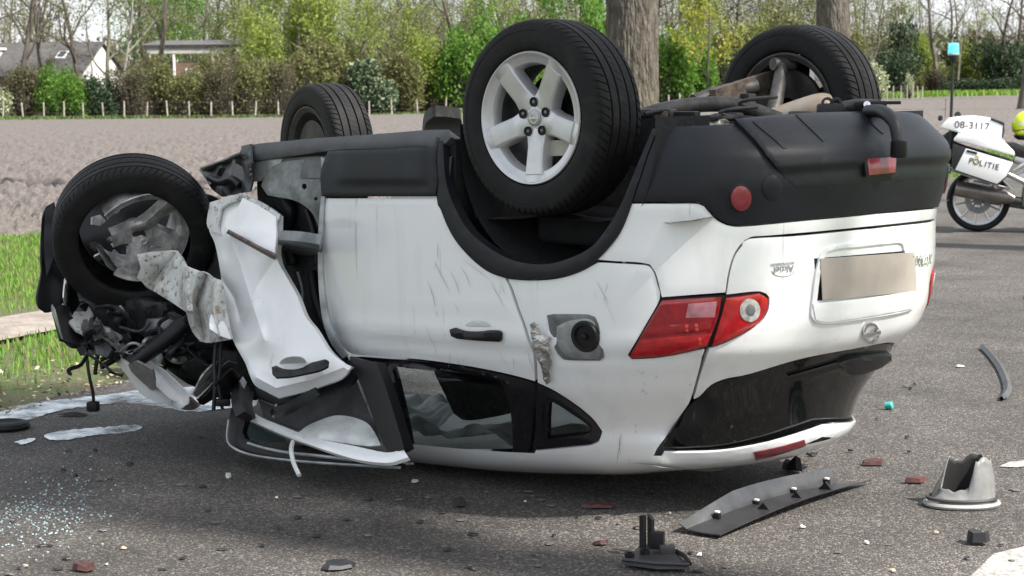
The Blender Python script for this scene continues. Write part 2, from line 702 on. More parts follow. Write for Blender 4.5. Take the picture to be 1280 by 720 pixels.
# dead leaves and crumbs where verge meets road
LIT = [leafy("litter_a", (.20, .15, .095), 0), leafy("litter_b", (.13, .085, .05), 0), leafy("litter_c", (.32, .25, .16), 0), leafy("litter_d", (.42, .38, .30), 0)]
n = 3600
s = RNG.uniform(-4, 12, n)
nn = np.abs(RNG.normal(.22, .28, n)) - .12
P = E0[None] + ED[None] * s[:, None] + EN[None] * nn[:, None]
pts = np.concatenate([P, (np.clip(nn, 0, .5) * .03 + .012)[:, None]], 1)


def flakes(name, pts, size, mats, flat=.5, **kw):
    n = len(pts)
    d1 = RNG.normal(size=(n, 3))
    d1[:, 2] *= flat
    d1 /= np.linalg.norm(d1, axis=1)[:, None]
    d2 = np.cross(d1, RNG.normal(size=(n, 3)) * np.array([flat, flat, 1]))
    d2 /= np.linalg.norm(d2, axis=1)[:, None]
    sz = (size * RNG.uniform(.5, 1.3, n))[:, None]
    V = np.stack([pts - d1 * sz, pts - d2 * sz * .55, pts + d1 * sz, pts + d2 * sz * .55], 1).reshape(-1, 3)
    Fq = np.arange(n * 4).reshape(n, 4)
    return np_mesh(name, V, Fq, mats, idx=RNG.integers(0, len(mats), n), **kw)


tag(flakes("leaf_litter", pts, .016, LIT, .35), "brown dead leaves and grit along the road edge", "leaves", kind="stuff")

# ---- spilled fluid on the road edge
WATER = mat("spilled_fluid", (.40, .41, .42), rough=.05, spec=1.0, coat=1.0)
_nt = WATER.node_tree
_b = _nt.nodes["Principled BSDF"]
_tc = _nt.nodes.new("ShaderNodeTexCoord")
_no = _nt.nodes.new("ShaderNodeTexNoise")
_no.inputs["Scale"].default_value = 4.0
_no.inputs["Detail"].default_value = 8.0
_no.inputs["Roughness"].default_value = .7
_rp = _nt.nodes.new("ShaderNodeValToRGB")
_rp.color_ramp.elements[0].position = .34
_rp.color_ramp.elements[1].position = .62
_rc = _nt.nodes.new("ShaderNodeValToRGB")
_rc.color_ramp.elements[0].position = .46
_rc.color_ramp.elements[0].color = (.22, .225, .23, 1)
_rc.color_ramp.elements[1].position = .56
_rc.color_ramp.elements[1].color = (.40, .41, .415, 1)  # brightness of the mirrored sky put into the fluid's pale greys
_nt.links.new(_tc.outputs["Object"], _no.inputs["Vector"])
_nt.links.new(_no.outputs["Fac"], _rp.inputs["Fac"])
_nt.links.new(_no.outputs["Fac"], _rc.inputs["Fac"])
_nt.links.new(_rp.outputs["Color"], _b.inputs["Alpha"])
_nt.links.new(_rc.outputs["Color"], _b.inputs["Base Color"])


def puddle(name, pts, label, z=.005):
    P = dense_px(pts)
    V = [on_z(x, y, z) for x, y in P]
    o = mesh(name, V, [tuple(range(len(V)))], WATER)
    return tag(o, kind="structure")


def dense_px(pts, wob=1.0):
    out = []
    n = len(pts)
    P = [np.array(p, float) for p in pts]
    for i in range(n):
        p0, p1, p2, p3 = P[i - 1], P[i], P[(i + 1) % n], P[(i + 2) % n]
        for k in range(6):
            t = k / 6
            q = .5 * ((2 * p1) + (-p0 + p2) * t + (2 * p0 - 5 * p1 + 4 * p2 - p3) * t * t + (-p0 + 3 * p1 - 3 * p2 + p3) * t ** 3)
            q[1] += wob * vnoise(q[None] * np.array([[.35, .35]]))[0]
            out.append(q)
    return out


puddle("puddle", [(-40, 524), (0, 514), (40, 504), (90, 498), (140, 492), (190, 486), (240, 484), (310, 484), (320, 506), (285, 510), (240, 514), (190, 507), (150, 503), (110, 508), (70, 514), (30, 526), (-40, 540)], "")
puddle("puddle", [(55, 545), (75, 539), (100, 536), (130, 534), (160, 531), (178, 534), (160, 540), (125, 543), (100, 547), (70, 550)], "")
puddle("puddle", [(18, 552), (30, 549), (44, 548), (40, 552), (26, 555)], "")

# ================================================================== trees
def grow(seed, H=14.0, R0=.19, first=.38, levels=4, spread=.5, kids=(5, 4, 4, 3), gnarl=.12, lean=0.0, forks=0, minr=.006):
    """returns list of limbs (points, radii) and tip points"""
    rr = random.Random(seed)
    limbs, tips = [], []

    def limb(p, d, L, r0, lev):
        n = max(4, int(L / (.9 if lev == 0 else .45 if lev == 1 else .3)))
        n = min(n, 16)
        pts, rad = [p.copy()], [r0]
        for i in range(n):
            j = np.array([rr.gauss(0, 1), rr.gauss(0, 1), rr.gauss(0, .6)]) * gnarl * (1 if lev else .35)
            d = d + j
            if lev > 0:
                d = d + np.array([0, 0, .06])
            d = d / np.linalg.norm(d)
            p = p + d * L / n
            pts.append(p.copy())
            t = (i + 1) / n
            rad.append(max(minr * .6, r0 * (1 - t * (.75 if lev == 0 else .85))))
        limbs.append((pts, rad, lev))
        if lev >= levels - 1:
            tips.extend(pts[1:])
            return
        k = kids[lev]
        for q in range(k):
            t = (first + (1 - first) * (q + rr.random()) / k) if lev == 0 else (.25 + .75 * (q + rr.random()) / k)
            i = min(n, max(1, int(t * n)))
            az = rr.uniform(0, 2 * math.pi)
            dd = pts[i] - pts[i - 1]
            dd /= np.linalg.norm(dd)
            _, a, b = frame(dd)
            sp = spread * rr.uniform(.7, 1.5)
            nd = dd + (math.cos(az) * a + math.sin(az) * b) * sp * 1.6
            nd /= np.linalg.norm(nd)
            limb(pts[i].copy(), nd, L * rr.uniform(.38, .62) * (1.05 - .45 * t if lev == 0 else .9), rad[i] * rr.uniform(.45, .68), lev + 1)
        if lev:
            tips.extend(pts[-2:])

    limb(np.zeros(3), np.array([lean, rr.uniform(-.03, .03), 1.0]), H, R0, 0)
    return limbs, tips


def limb_mesh(limbs, minlev=0, maxlev=9, seg=(9, 6, 4, 3, 3), flare=True):
    V, F = [], []
    for pts, rad, lev in limbs:
        if lev < minlev or lev > maxlev:
            continue
        rad = list(rad)
        if lev == 0 and flare:
            rad[0] *= 1.35
        tube_data(pts, rad, seg[min(lev, 4)], V, F, cap=False)
    return np.array(V), np.array(F)


def bark_mat(name, c1, c2):
    m = mat(name, c1, rough=.95, col2=c2, vscale=6, stretch=(1, 1, .22), bump=.5, bscale=14)
    return m


BARK = [bark_mat("bark_grey", (.13, .112, .092), (.06, .052, .043)), bark_mat("bark_brown", (.10, .08, .062), (.05, .04, .032)), bark_mat("bark_green", (.17, .165, .11), (.09, .085, .06)), bark_mat("bark_pale", (.42, .40, .34), (.20, .19, .16))]
LEAFSETS = {
    "lime": [leafy("leaf_lime_a", (.24, .31, .055), .45), leafy("leaf_lime_b", (.17, .25, .04), .45), leafy("leaf_lime_c", (.30, .34, .09), .45)],
    "bright": [leafy("leaf_bright_a", (.12, .25, .035), .4), leafy("leaf_bright_b", (.075, .17, .024), .4), leafy("leaf_bright_c", (.17, .30, .05), .4)],
    "dark": [leafy("leaf_dark_a", (.032, .062, .028), .2), leafy("leaf_dark_b", (.022, .044, .022), .2), leafy("leaf_dark_c", (.06, .095, .045), .2)],
    "rhodo": [leafy("leaf_rhodo_a", (.045, .085, .035), .2), leafy("leaf_rhodo_b", (.03, .06, .028), .2), leafy("leaf_rhodo_c", (.25, .29, .18), .2)],
    "yellow": [leafy("leaf_yellow_a", (.40, .38, .05), .45), leafy("leaf_yellow_b", (.28, .30, .05), .45), leafy("leaf_yellow_c", (.20, .25, .05), .4)],
    "olive": [leafy("leaf_olive_a", (.155, .17, .055), .35), leafy("leaf_olive_b", (.105, .12, .04), .35), leafy("leaf_olive_c", (.20, .20, .085), .35)],
    "brown": [leafy("leaf_brown_a", (.125, .105, .065), .25), leafy("leaf_brown_b", (.075, .062, .042), .2), leafy("leaf_brown_c", (.13, .15, .055), .3)],
    "blossom": [leafy("leaf_blossom_a", (.60, .60, .46), .3), leafy("leaf_blossom_b", (.40, .44, .26), .3), leafy("leaf_blossom_c", (.13, .20, .07), .3)],
}


def leaf_arrays(centres, size, per, scatter):
    C_ = np.repeat(np.asarray(centres), per, 0)
    n = len(C_)
    C_ = C_ + RNG.normal(size=(n, 3)) * scatter
    d1 = RNG.normal(size=(n, 3))
    d1 /= np.linalg.norm(d1, axis=1)[:, None]
    d2 = np.cross(d1, RNG.normal(size=(n, 3)))
    d2 /= np.linalg.norm(d2, axis=1)[:, None]
    sz = (size * RNG.uniform(.5, 1.4, n))[:, None]
    V = np.stack([C_ - d1 * sz, C_ - d2 * sz * .6, C_ + d1 * sz, C_ + d2 * sz * .6], 1).reshape(-1, 3)
    return V, np.arange(n * 4).reshape(n, 4), n


_protos = {}


def tree_proto(key, seed, bark, leaves, size=.09, per=3, scatter=.22, leaf_frac=1.0, **kw):
    limbs, tips = grow(seed, **kw)
    V, F = limb_mesh(limbs, 0, 1)
    me_t = bpy.data.meshes.new("trunk")
    me_t.from_pydata(V.tolist(), [], F.tolist())
    me_t.polygons.foreach_set("use_smooth", [True] * len(F))
    me_t.materials.append(bark)
    V, F = limb_mesh(limbs, 2, 9)
    nb = len(F)
    tips = np.array(tips)
    if leaf_frac < 1:
        tips = tips[RNG.random(len(tips)) < leaf_frac]
    if len(tips) and per:
        V2, F2, n = leaf_arrays(tips, size, per, scatter)
        F = np.concatenate([F, F2 + len(V)])
        V = np.concatenate([V, V2])
        mi = np.concatenate([np.zeros(nb, int), 1 + RNG.integers(0, 3, n)])
    else:
        mi = np.zeros(nb, int)
    me_c = bpy.data.meshes.new("crown")
    me_c.from_pydata(V.tolist(), [], F.tolist())
    for q in [bark] + list(leaves):
        me_c.materials.append(q)
    me_c.polygons.foreach_set("material_index", mi.astype(np.int32))
    _protos[key] = (me_t, me_c)


def gp(px, depth):
    u = (px - 640) / FPX
    p = CAM + depth * (FH + RH * u)
    p[2] = terrain(p[None, :2])[0]
    return p


def put_tree(key, name, px, depth, label, group=None, scale=1.0, rz=None, tilt=0.0):
    p = gp(px, depth)
    e = empty(name, (p[0], p[1], p[2] - .1), random.uniform(0, 6.28) if rz is None else rz, label, "tree", group)
    e.scale = (scale, scale, scale)
    e.rotation_euler[0] = tilt
    t, c = _protos[key]
    link("trunk", t, None, e)
    link("crown", c, None, e)
    return e


tree_proto("bareA", 11, BARK[0], LEAFSETS["olive"], size=.07, per=2, leaf_frac=.6, H=13, R0=.21, first=.30, spread=.6, kids=(7, 5, 4, 3), gnarl=.16)
tree_proto("bareB", 12, BARK[1], LEAFSETS["brown"], size=.07, per=2, leaf_frac=.5, H=13, R0=.19, first=.26, spread=.75, kids=(7, 5, 4, 3), gnarl=.18)
tree_proto("bareC", 13, BARK[2], LEAFSETS["olive"], size=.08, per=2, leaf_frac=.7, H=11, R0=.16, first=.2, spread=.75, kids=(8, 5, 4, 3), gnarl=.17)
tree_proto("limeA", 14, BARK[2], LEAFSETS["lime"], size=.10, per=4, scatter=.28, H=9, R0=.11, first=.16, spread=.55, kids=(9, 5, 4, 3))
tree_proto("limeB", 15, BARK[0], LEAFSETS["lime"], size=.10, per=3, scatter=.28, H=11, R0=.15, first=.22, spread=.5, kids=(8, 5, 4, 3))
tree_proto("brightA", 16, BARK[0], LEAFSETS["bright"], size=.10, per=4, scatter=.26, H=9, R0=.12, first=.2, spread=.55, kids=(8, 5, 4, 3))
tree_proto("oliveA", 17, BARK[1], LEAFSETS["olive"], size=.09, per=3, scatter=.26, H=10, R0=.14, first=.22, spread=.5, kids=(8, 5, 4, 3))
tree_proto("pale", 18, BARK[3], LEAFSETS["olive"], size=.08, per=2, leaf_frac=.4, H=12, R0=.14, first=.34, spread=.4)
tree_proto("yellowA", 19, BARK[1], LEAFSETS["yellow"], size=.11, per=4, scatter=.26, H=8, R0=.10, first=.2, spread=.6, kids=(8, 5, 4, 3))


def bush_proto(key, seed, leaves, rx, rz_, n=5200, size=.08, twigs=200, twig_mat=None, hollow=.55, lobes=7, cone=False):
    rs_ = np.random.default_rng(seed)
    if cone:
        t = rs_.random(n) ** .6
        a = rs_.uniform(0, 2 * math.pi, n)
        rad = rx * t * (.45 + .55 * rs_.random(n)) * (1 + .5 * vnoise(np.stack([np.cos(a) * 1.5, np.sin(a) * 1.5, t * 7], -1)))
        P = np.stack([rad * np.cos(a), rad * np.sin(a), rz_ * (1 - t) ** 1.0], -1)
    else:
        cs = []
        for k in range(lobes):
            a = rs_.uniform(0, 2 * math.pi)
            q = rs_.uniform(0, .62) * rx
            h = rs_.uniform(.25, .78) * rz_
            cs.append((q * math.cos(a), q * math.sin(a), h, rs_.uniform(.3, .55) * rx, rs_.uniform(.22, .40) * rz_))
        cs.append((0, 0, rz_ * .35, rx * .75, rz_ * .38))
        out = []
        m_ = n // len(cs)
        for (x, y, z, r1, r2) in cs:
            v = rs_.normal(size=(m_, 3))
            v /= np.linalg.norm(v, axis=1)[:, None]
            rr = (hollow + (1 - hollow) * rs_.random(m_)) * (1 + .25 * vnoise(v * 2.5 + seed))
            out.append(np.array([x, y, z]) + v * rr[:, None] * np.array([r1, r1, r2]))
        P = np.concatenate(out)
    P = P[P[:, 2] > .02]
    V, F, k = leaf_arrays(P, size, 1, .03)
    me_c = bpy.data.meshes.new("foliage")
    me_c.from_pydata(V.tolist(), [], F.tolist())
    for q in leaves:
        me_c.materials.append(q)
    me_c.polygons.foreach_set("material_index", rs_.integers(0, 3, k).astype(np.int32))
    V, F = [], []
    for i in range(twigs):
        q = P[rs_.integers(0, len(P))]
        b = np.array([q[0] * .25, q[1] * .25, 0])
        e = q * (1.02 + .12 * rs_.random())
        mid = (b + e) / 2 + rs_.normal(size=3) * .08 * rx
        tube_data([b, mid, e], [.02, .013, .004], 3, V, F, cap=False)
    me_t = bpy.data.meshes.new("stems")
    me_t.from_pydata([tuple(v) for v in V], [], F)
    me_t.materials.append(twig_mat or BARK[1])
    _protos[key] = (me_t, me_c)


bush_proto("bush_bright", 31, LEAFSETS["bright"], 1.6, 3.0)
bush_proto("bush_dark", 32, LEAFSETS["dark"], 1.7, 2.7)
bush_proto("bush_rhodo", 33, LEAFSETS["rhodo"], 1.8, 2.8, size=.10)
bush_proto("bush_olive", 34, LEAFSETS["olive"], 1.7, 3.4, n=4400, size=.075, twigs=300)
bush_proto("bush_brown", 35, LEAFSETS["brown"], 1.7, 3.2, n=4200, size=.062, twigs=460)
bush_proto("bush_lime", 36, LEAFSETS["lime"], 1.8, 4.2, n=5600, size=.078, twigs=240)
bush_proto("bush_blossom", 37, LEAFSETS["blossom"], 1.0, 2.9, n=2600, size=.08)
bush_proto("conifer", 38, LEAFSETS["dark"], 1.9, 9.0, n=6500, size=.16, twigs=60, cone=True)


def put_bush(key, px, depth, label, wpx, toppx, basepx, group=None, name="shrub"):
    """scaled so that it spans wpx and reaches from basepx to toppx at that depth"""
    p = gp(px, depth)
    spans = {"bush_bright": (1.6, 3.0), "bush_dark": (1.7, 2.7), "bush_rhodo": (1.8, 2.8), "bush_olive": (1.7, 3.4), "bush_brown": (1.7, 3.2), "bush_lime": (1.8, 4.2), "bush_blossom": (1.0, 2.9), "conifer": (1.9, 9.0)}
    rx, rz_ = spans[key]
    k = FPX / depth
    sx, sz = 1.45 * wpx / k / (2 * rx), 1.06 * (basepx - toppx) / k / rz_
    e = empty(name, (p[0], p[1], p[2] - .05), random.uniform(0, 6.28), label, "shrub" if key != "conifer" else "tree", group)
    e.scale = (sx, sx, sz)
    t, c = _protos[key]
    link("stems" if key != "conifer" else "trunk", t, None, e)
    link("foliage" if key != "conifer" else "crown", c, None, e)
    return e


# ---- hedgerow shrubs behind the fence, left to right
G1 = "shrubs along the far edge of the field"
for (key, px, d, w, t, b, lab) in (
        ("bush_blossom", 3, 127, 32, 92, 142, "pale blossoming shrub beside the tiled house"),
        ("bush_brown", 34, 128, 60, 84, 146, "brown twiggy shrub below the dormer of the tiled house"),
        ("bush_bright", 70, 128, 44, 79, 146, "tall fresh green shrub in front of the tiled roof"),
        ("bush_bright", 96, 126, 42, 92, 147, "low fresh green shrub in front of the tiled roof"),
        ("bush_dark", 132, 127, 56, 90, 147, "dark evergreen shrub in front of the white gable"),
        ("bush_brown", 172, 127, 54, 86, 147, "brown twiggy shrub between the two houses"),
        ("bush_olive", 205, 129, 44, 78, 147, "olive green shrub at the corner of the flat-roofed house"),
        ("bush_olive", 236, 126, 50, 90, 147, None), ("bush_brown", 276, 126, 54, 84, 147, None), ("bush_olive", 312, 127, 56, 76, 147, None), ("bush_brown", 350, 128, 50, 80, 146, None),
        ("bush_lime", 338, 131, 56, 34, 146, "tall lime green shrub at the end of the flat-roofed house"),
        ("bush_olive", 380, 132, 64, 60, 146, None), ("bush_olive", 420, 134, 66, 50, 145, None), ("bush_lime", 402, 138, 76, -6, 144, "tall lime green shrub above the far front wheel"),
        ("bush_rhodo", 466, 133, 60, 80, 142, "broad glossy evergreen shrub with pale new leaves"),
        ("bush_olive", 440, 138, 60, 55, 142, None), ("bush_olive", 508, 140, 56, 62, 141, None), ("bush_lime", 530, 143, 62, 48, 141, "airy lime green shrub right of the glossy evergreen"),
        ("bush_bright", 566, 142, 64, 42, 140, None), ("bush_bright", 606, 143, 72, 26, 140, None), ("bush_bright", 652, 146, 70, 20, 139, None), ("bush_olive", 700, 150, 70, 20, 137, None),
        ("bush_bright", 738, 150, 60, -4, 137, None),
        ("bush_bright", 838, 150, 64, 34, 133, None), ("bush_bright", 868, 154, 56, 44, 132, None), ("bush_olive", 905, 158, 70, 30, 130, None), ("bush_dark", 935, 150, 60, 62, 130, "dark shrub behind the raised rear wheel"),
        ("bush_olive", 960, 165, 80, 20, 128, None), ("bush_olive", 1010, 168, 70, 30, 126, None), ("bush_olive", 1062, 170, 64, 30, 124, None),
        ("bush_blossom", 1092, 160, 30, 66, 121, "white blossoming shrub beside the raised rear tyre"), ("bush_blossom", 1134, 166, 12, 84, 120, "thin white blossoming sapling by the wire fence"),
        ("bush_dark", 1120, 185, 34, 10, 118, "tall dark evergreen beside the white blossoming shrub"),
        ("bush_dark", 1112, 176, 54, 54, 119, None), ("bush_lime", 1156, 190, 46, 40, 116, None), ("bush_olive", 1140, 196, 50, 38, 116, None), ("bush_lime", 1210, 192, 44, 52, 116, None), ("bush_olive", 1190, 198, 50, 44, 116, None),
        ("bush_dark", 1250, 188, 50, 40, 116, None), ("bush_dark", 1280, 190, 44, 46, 116, None), ("bush_brown", 1232, 196, 50, 40, 116, None), ("bush_dark", 1190, 186, 40, 96, 117, None), ("bush_dark", 1224, 186, 44, 94, 117, None), ("bush_dark", 1262, 184, 40, 92, 117, None),
        ("bush_brown", 1170, 186, 34, 84, 117, None), ("bush_dark", -22, 128, 50, 80, 146, None), ("bush_olive", 1310, 192, 60, 40, 116, None)):
    if lab is None:
        lab = {"bush_brown": "brown twiggy shrub in the hedge behind the ploughed field", "bush_olive": "olive green shrub in the hedge behind the ploughed field", "bush_bright": "fresh green shrub in the hedge behind the ploughed field",
               "bush_dark": "dark evergreen shrub in the hedge behind the ploughed field", "bush_lime": "pale green shrub in the hedge behind the ploughed field"}[key]
        put_bush(key, px, d, lab, w, t, b, {"bush_brown": "brown hedge shrubs", "bush_olive": "olive hedge shrubs", "bush_bright": "fresh green hedge shrubs", "bush_dark": "dark hedge shrubs", "bush_lime": "pale green hedge shrubs"}[key])
    else:
        put_bush(key, px, d, lab, w, t, b, None, name="conifer_tree" if key == "conifer" else "shrub")

for i in range(44):
    rr = random.Random(4000 + i)
    px = -20 + 1320 * (i + rr.random()) / 44
    if 100 < px < 160:
        continue
    base = np.interp(px, [0, 350, 560, 750, 1000, 1280], [146, 146, 140, 134, 126, 117])
    dep = np.interp(px, [0, 350, 560, 750, 1000, 1280], [131, 134, 146, 158, 176, 196]) + rr.uniform(0, 9)
    key = rr.choice(["bush_brown", "bush_olive", "bush_olive", "bush_brown", "bush_lime" if px > 300 else "bush_brown"])
    top = base - rr.uniform(50, 84) * (123 / dep)
    if px > 1120:
        top += 8
    put_bush(key, px, dep, {"bush_brown": "brown twiggy shrub in the hedge behind the ploughed field", "bush_olive": "olive green shrub in the hedge behind the ploughed field", "bush_lime": "pale green shrub in the hedge behind the ploughed field"}[key],
             rr.uniform(20, 40), top, base, {"bush_brown": "brown hedge shrubs", "bush_olive": "olive hedge shrubs", "bush_lime": "pale green hedge shrubs"}[key])

# ---- trees of the wood edge
G2 = {"bareA": ("tall grey-barked tree almost bare at the wood edge", "grey almost bare trees"), "bareB": ("brown-barked bare tree at the wood edge", "brown bare trees"), "bareC": ("greenish-barked tree just coming into leaf at the wood edge", "trees coming into leaf"),
      "limeA": ("small tree with lime green spring leaves", "lime green trees"), "limeB": ("slender tree with lime green spring leaves", "slender lime green trees"), "brightA": ("tree with fresh green leaves behind the hedge", "fresh green trees"),
      "oliveA": ("tree with sparse olive leaves behind the hedge", "olive green trees"), "pale": ("pale-barked tree beside the white gable", "pale-barked trees"), "yellowA": ("small tree with bright yellow spring leaves", None)}
for (key, px, d, sc) in (("bareA", 24, 124, 1.1), ("bareA", 61, 126, 1.05), ("bareB", 108, 124, 1.05), ("bareC", 142, 125, 1.1), ("pale", 157, 126, 1.0), ("bareA", 199, 127, 1.15), ("bareB", 40, 150, 1.0), ("oliveA", 72, 158, 1.1), ("oliveA", 90, 165, 1.0),
                         ("bareB", 8, 150, 1.0), ("bareB", 186, 150, 1.0), ("brightA", 176, 160, 1.3), ("brightA", 226, 158, 1.3), ("brightA", 250, 165, 1.2), ("bareC", 256, 150, 1.1), ("bareB", 308, 155, 1.2), ("bareC", 286, 170, 1.2), ("bareB", 340, 172, 1.2), ("limeB", 372, 142, 1.0), ("limeA", 396, 136, 1.15), ("limeB", 430, 146, 1.0), ("limeA", 352, 140, 1.0),
                         ("bareB", 478, 146, 1.0), ("bareA", 493, 150, 1.05), ("bareB", 507, 148, 1.0), ("bareC", 462, 160, 1.1), ("bareA", 543, 146, .95), ("bareC", 556, 158, 1.1), ("bareB", 586, 142, 1.05), ("bareB", 642, 150, 1.15), ("bareA", 664, 155, 1.0), ("bareC", 690, 160, 1.1), ("brightA", 730, 150, 1.2), ("bareB", 612, 165, 1.1), ("bareC", 520, 170, 1.1),
                         ("bareC", 842, 160, 1.1), ("bareA", 858, 172, 1.0), ("bareB", 920, 170, 1.1), ("oliveA", 945, 175, 1.2), ("oliveA", 985, 180, 1.2), ("bareC", 970, 170, 1.1), ("bareB", 905, 182, 1.2), ("bareC", 1075, 175, 1.1), ("oliveA", 1090, 182, 1.2), ("bareB", 1070, 190, 1.1),
                         ("bareA", 1172, 182, 1.15), ("bareB", 1184, 195, 1.1), ("bareC", 1198, 190, 1.1), ("bareB", 1242, 185, 1.1), ("bareA", 1262, 195, 1.1), ("bareB", 1284, 150, 1.3), ("bareC", 1225, 215, 1.0), ("bareC", 1150, 215, .9)):
    l, g = G2[key]
    put_tree(key, "tree", px, d + (8 if d < 130 else 3), l, g, sc)
for i in range(46):
    rr = random.Random(500 + i)
    px = -30 + 1350 * (i + rr.random()) / 46
    key = rr.choice(["oliveA", "bareC", "bareC", "oliveA", "bareB", "limeB" if 300 < px < 760 else "bareC"])
    if 85 < px < 140 or px > 1120:
        continue
    l, g = G2[key]
    put_tree(key, "tree", px, rr.uniform(165, 200), l, g, rr.uniform(.95, 1.3))
for (key, px, d, sc) in (("limeA", 318, 137, .75), ("limeB", 345, 139, .8), ("limeB", 372, 136, .9), ("limeA", 412, 140, .95), ("limeB", 446, 139, .85), ("oliveA", 486, 142, .8), ("limeA", 520, 146, .85), ("limeB", 562, 147, .85), ("brightA", 600, 148, .9),
                         ("limeB", 640, 150, .9), ("brightA", 690, 152, 1.0), ("oliveA", 262, 150, .9), ("brightA", 210, 152, 1.0), ("oliveA", 180, 148, .8), ("limeB", 930, 166, .9), ("limeB", 850, 160, .9), ("oliveA", 1000, 172, 1.0), ("limeB", 1060, 176, .9), ("limeB", 1150, 200, .8), ("limeB", 1215, 204, .75), ("oliveA", -30, 140, .7)):
    l, g = G2[key]
    put_tree(key, "tree", px, d, l, g, sc)
put_tree("bareA", "tree", 1278, 112, "dark thick-stemmed bare tree standing out in the ploughed field", None, 1.6)
put_tree("yellowA", "tree", 884, 146, G2["yellowA"][0], None, 1.15, rz=1.0)

# ---- the wood behind: one mass of stems and twigs
V, F = [], []
rs_ = np.random.default_rng(77)
for i in range(840):
    px = rs_.uniform(-60, 1340) if i < 620 else rs_.uniform(1340, 1900)
    d = rs_.uniform(185, 290)
    if 1120 < px < 1290 and rs_.random() < .45:
        continue
    if 80 < px < 140 and rs_.random() < .8:
        continue
    p = gp(px, d)
    h = rs_.uniform(7, 17)
    l = rs_.normal(size=2) * .05 * h
    tube_data([p, p + np.array([l[0] * .4, l[1] * .4, h * .5]), p + np.array([l[0], l[1], h])], [rs_.uniform(.06, .16), .07, .02], 3, V, F, cap=False)
    for k in range(16):
        t = rs_.uniform(.2, 1)
        b = p + np.array([l[0] * t, l[1] * t, h * t])
        e = b + np.array([rs_.normal() * 1.3, rs_.normal() * 1.3, rs_.uniform(.2, 2.2)])
        tube_data([b, e], [.028, .008], 3, V, F, cap=False)
tag(mesh("far_wood", V, F, bark_mat("wood_haze", (.185, .17, .145), (.11, .10, .085))), "hazy mass of bare stems far behind the hedge", "wood", kind="stuff")
n = 42000
px = rs_.uniform(-60, 1340, n)
d = rs_.uniform(190, 300, n)
u = (px - 640) / FPX
P = CAM[None] + d[:, None] * (FH[None] + RH[None] * u[:, None])
hgt = 7.0 * rs_.random(n) ** .9 + 2.2 * rs_.random(n) * vnoise(np.stack([px * .02, d * .02], -1))
P[:, 2] = terrain(P[:, :2]) + np.abs(hgt)
UG = [leafy("under_a", (.13, .12, .085), .2), leafy("under_b", (.10, .11, .055), .2), leafy("under_c", (.16, .15, .11), .2)]
V, F, k = leaf_arrays(P, .30, 1, .1)
tag(np_mesh("far_undergrowth", V, F, UG, idx=rs_.integers(0, 3, k)), "dull olive undergrowth of the distant wood", "undergrowth", kind="stuff")
# rank grass at the far field edge
n = 16000
px = rs_.uniform(-40, 1320, n)
dd = np.interp(px, [0, 350, 560, 750, 1000, 1280], [122.5, 124, 137, 148, 166, 178]) + rs_.normal(0, 1.2, n)
u = (px - 640) / FPX
P = CAM[None] + dd[:, None] * (FH[None] + RH[None] * u[:, None])
P[:, 2] = terrain(P[:, :2]) - .05
k = px > 800
blade_field("field_margin_grass", P[~k], .22, .05, [GR[1], leafy("margin_dark", (.05, .07, .025), .2), leafy("margin_brown", (.10, .085, .05), .2)], label="rough dark grass below the hedge fence", cat="grass")
blade_field("field_margin_grass", P[k], .6, .09, [GR[0], GR[2], leafy("margin_lime", (.22, .30, .06), .3)], label="bright rank grass at the far field edge behind the motorcycle", cat="grass")

# ---- fences
POST = mat("weathered_post", (.42, .39, .33), rough=.9, var=.3, vscale=5)
WIREM = mat("fence_wire", (.18, .17, .16), rough=.6, metal=.5)


def fence(name, label, spots, h, r_=.05):
    p0 = gp(*spots[0])
    f = empty(name, tuple(p0), 0, label, "fence")
    prev = None
    for (px, d) in spots:
        p = gp(px, d) - p0
        hh = h * random.uniform(.9, 1.08)
        l = np.array([random.gauss(0, .04), random.gauss(0, .04), hh])
        tube("post", [p, p + l * .5, p + l], [r_, r_, r_ * .9], POST, f, seg=6)
        if prev is not None:
            for t in (.35, .65, .92):
                tube("wire", [prev + np.array([0, 0, h * t]), p + np.array([0, 0, h * t])], .003, WIREM, f, seg=3)
        prev = p


fence("wire_fence", "pale post and wire fence below the hedge by the houses", [(x, 122.5 + .004 * x) for x in (-18, 8, 33, 59, 84, 108, 133, 159, 187, 213, 240, 267, 294, 322, 351, 380, 408, 436, 464)] + [(492, 130), (524, 134), (559, 138), (592, 141), (625, 144)], 1.12)
fence("wire_fence", "pale post and wire fence right of the thick roadside trunk", [(812, 140), (823, 139), (837, 138), (851, 139), (866, 140), (880, 143), (896, 147)], 1.1)
fence("wire_fence", "short wire fence below the white blossoming shrub", [(1098, 158), (1108, 158), (1116, 159), (1125, 160), (1133, 161), (1140, 162), (1146, 163), (1152, 164)], 1.15)

# ---- houses beyond the hedge
TILE = mat("roof_tiles", (.105, .10, .098), rough=.85, var=.3, vscale=3)
_nt = TILE.node_tree
_w = _nt.nodes.new("ShaderNodeTexWave")
_w.bands_direction = 'Z'
_w.inputs["Scale"].default_value = 1.1
_w.wave_profile = 'SAW'
_tc = _nt.nodes.new("ShaderNodeTexCoord")
_bp = _nt.nodes.new("ShaderNodeBump")
_bp.inputs["Distance"].default_value = .08
_nt.links.new(_tc.outputs["Object"], _w.inputs["Vector"])
_nt.links.new(_w.outputs["Fac"], _bp.inputs["Height"])
_nt.links.new(_bp.outputs["Normal"], _nt.nodes["Principled BSDF"].inputs["Normal"])
PLASTER = mat("white_plaster", (.78, .78, .76), rough=.8, var=.05, vscale=2)
BRICKW = mat("brown_brick", (.20, .13, .10), rough=.9, var=.3, vscale=6)
WPAINT = mat("white_woodwork", (.80, .80, .78), rough=.5)
PANE = mat("far_pane", (.05, .06, .07), rough=.08)


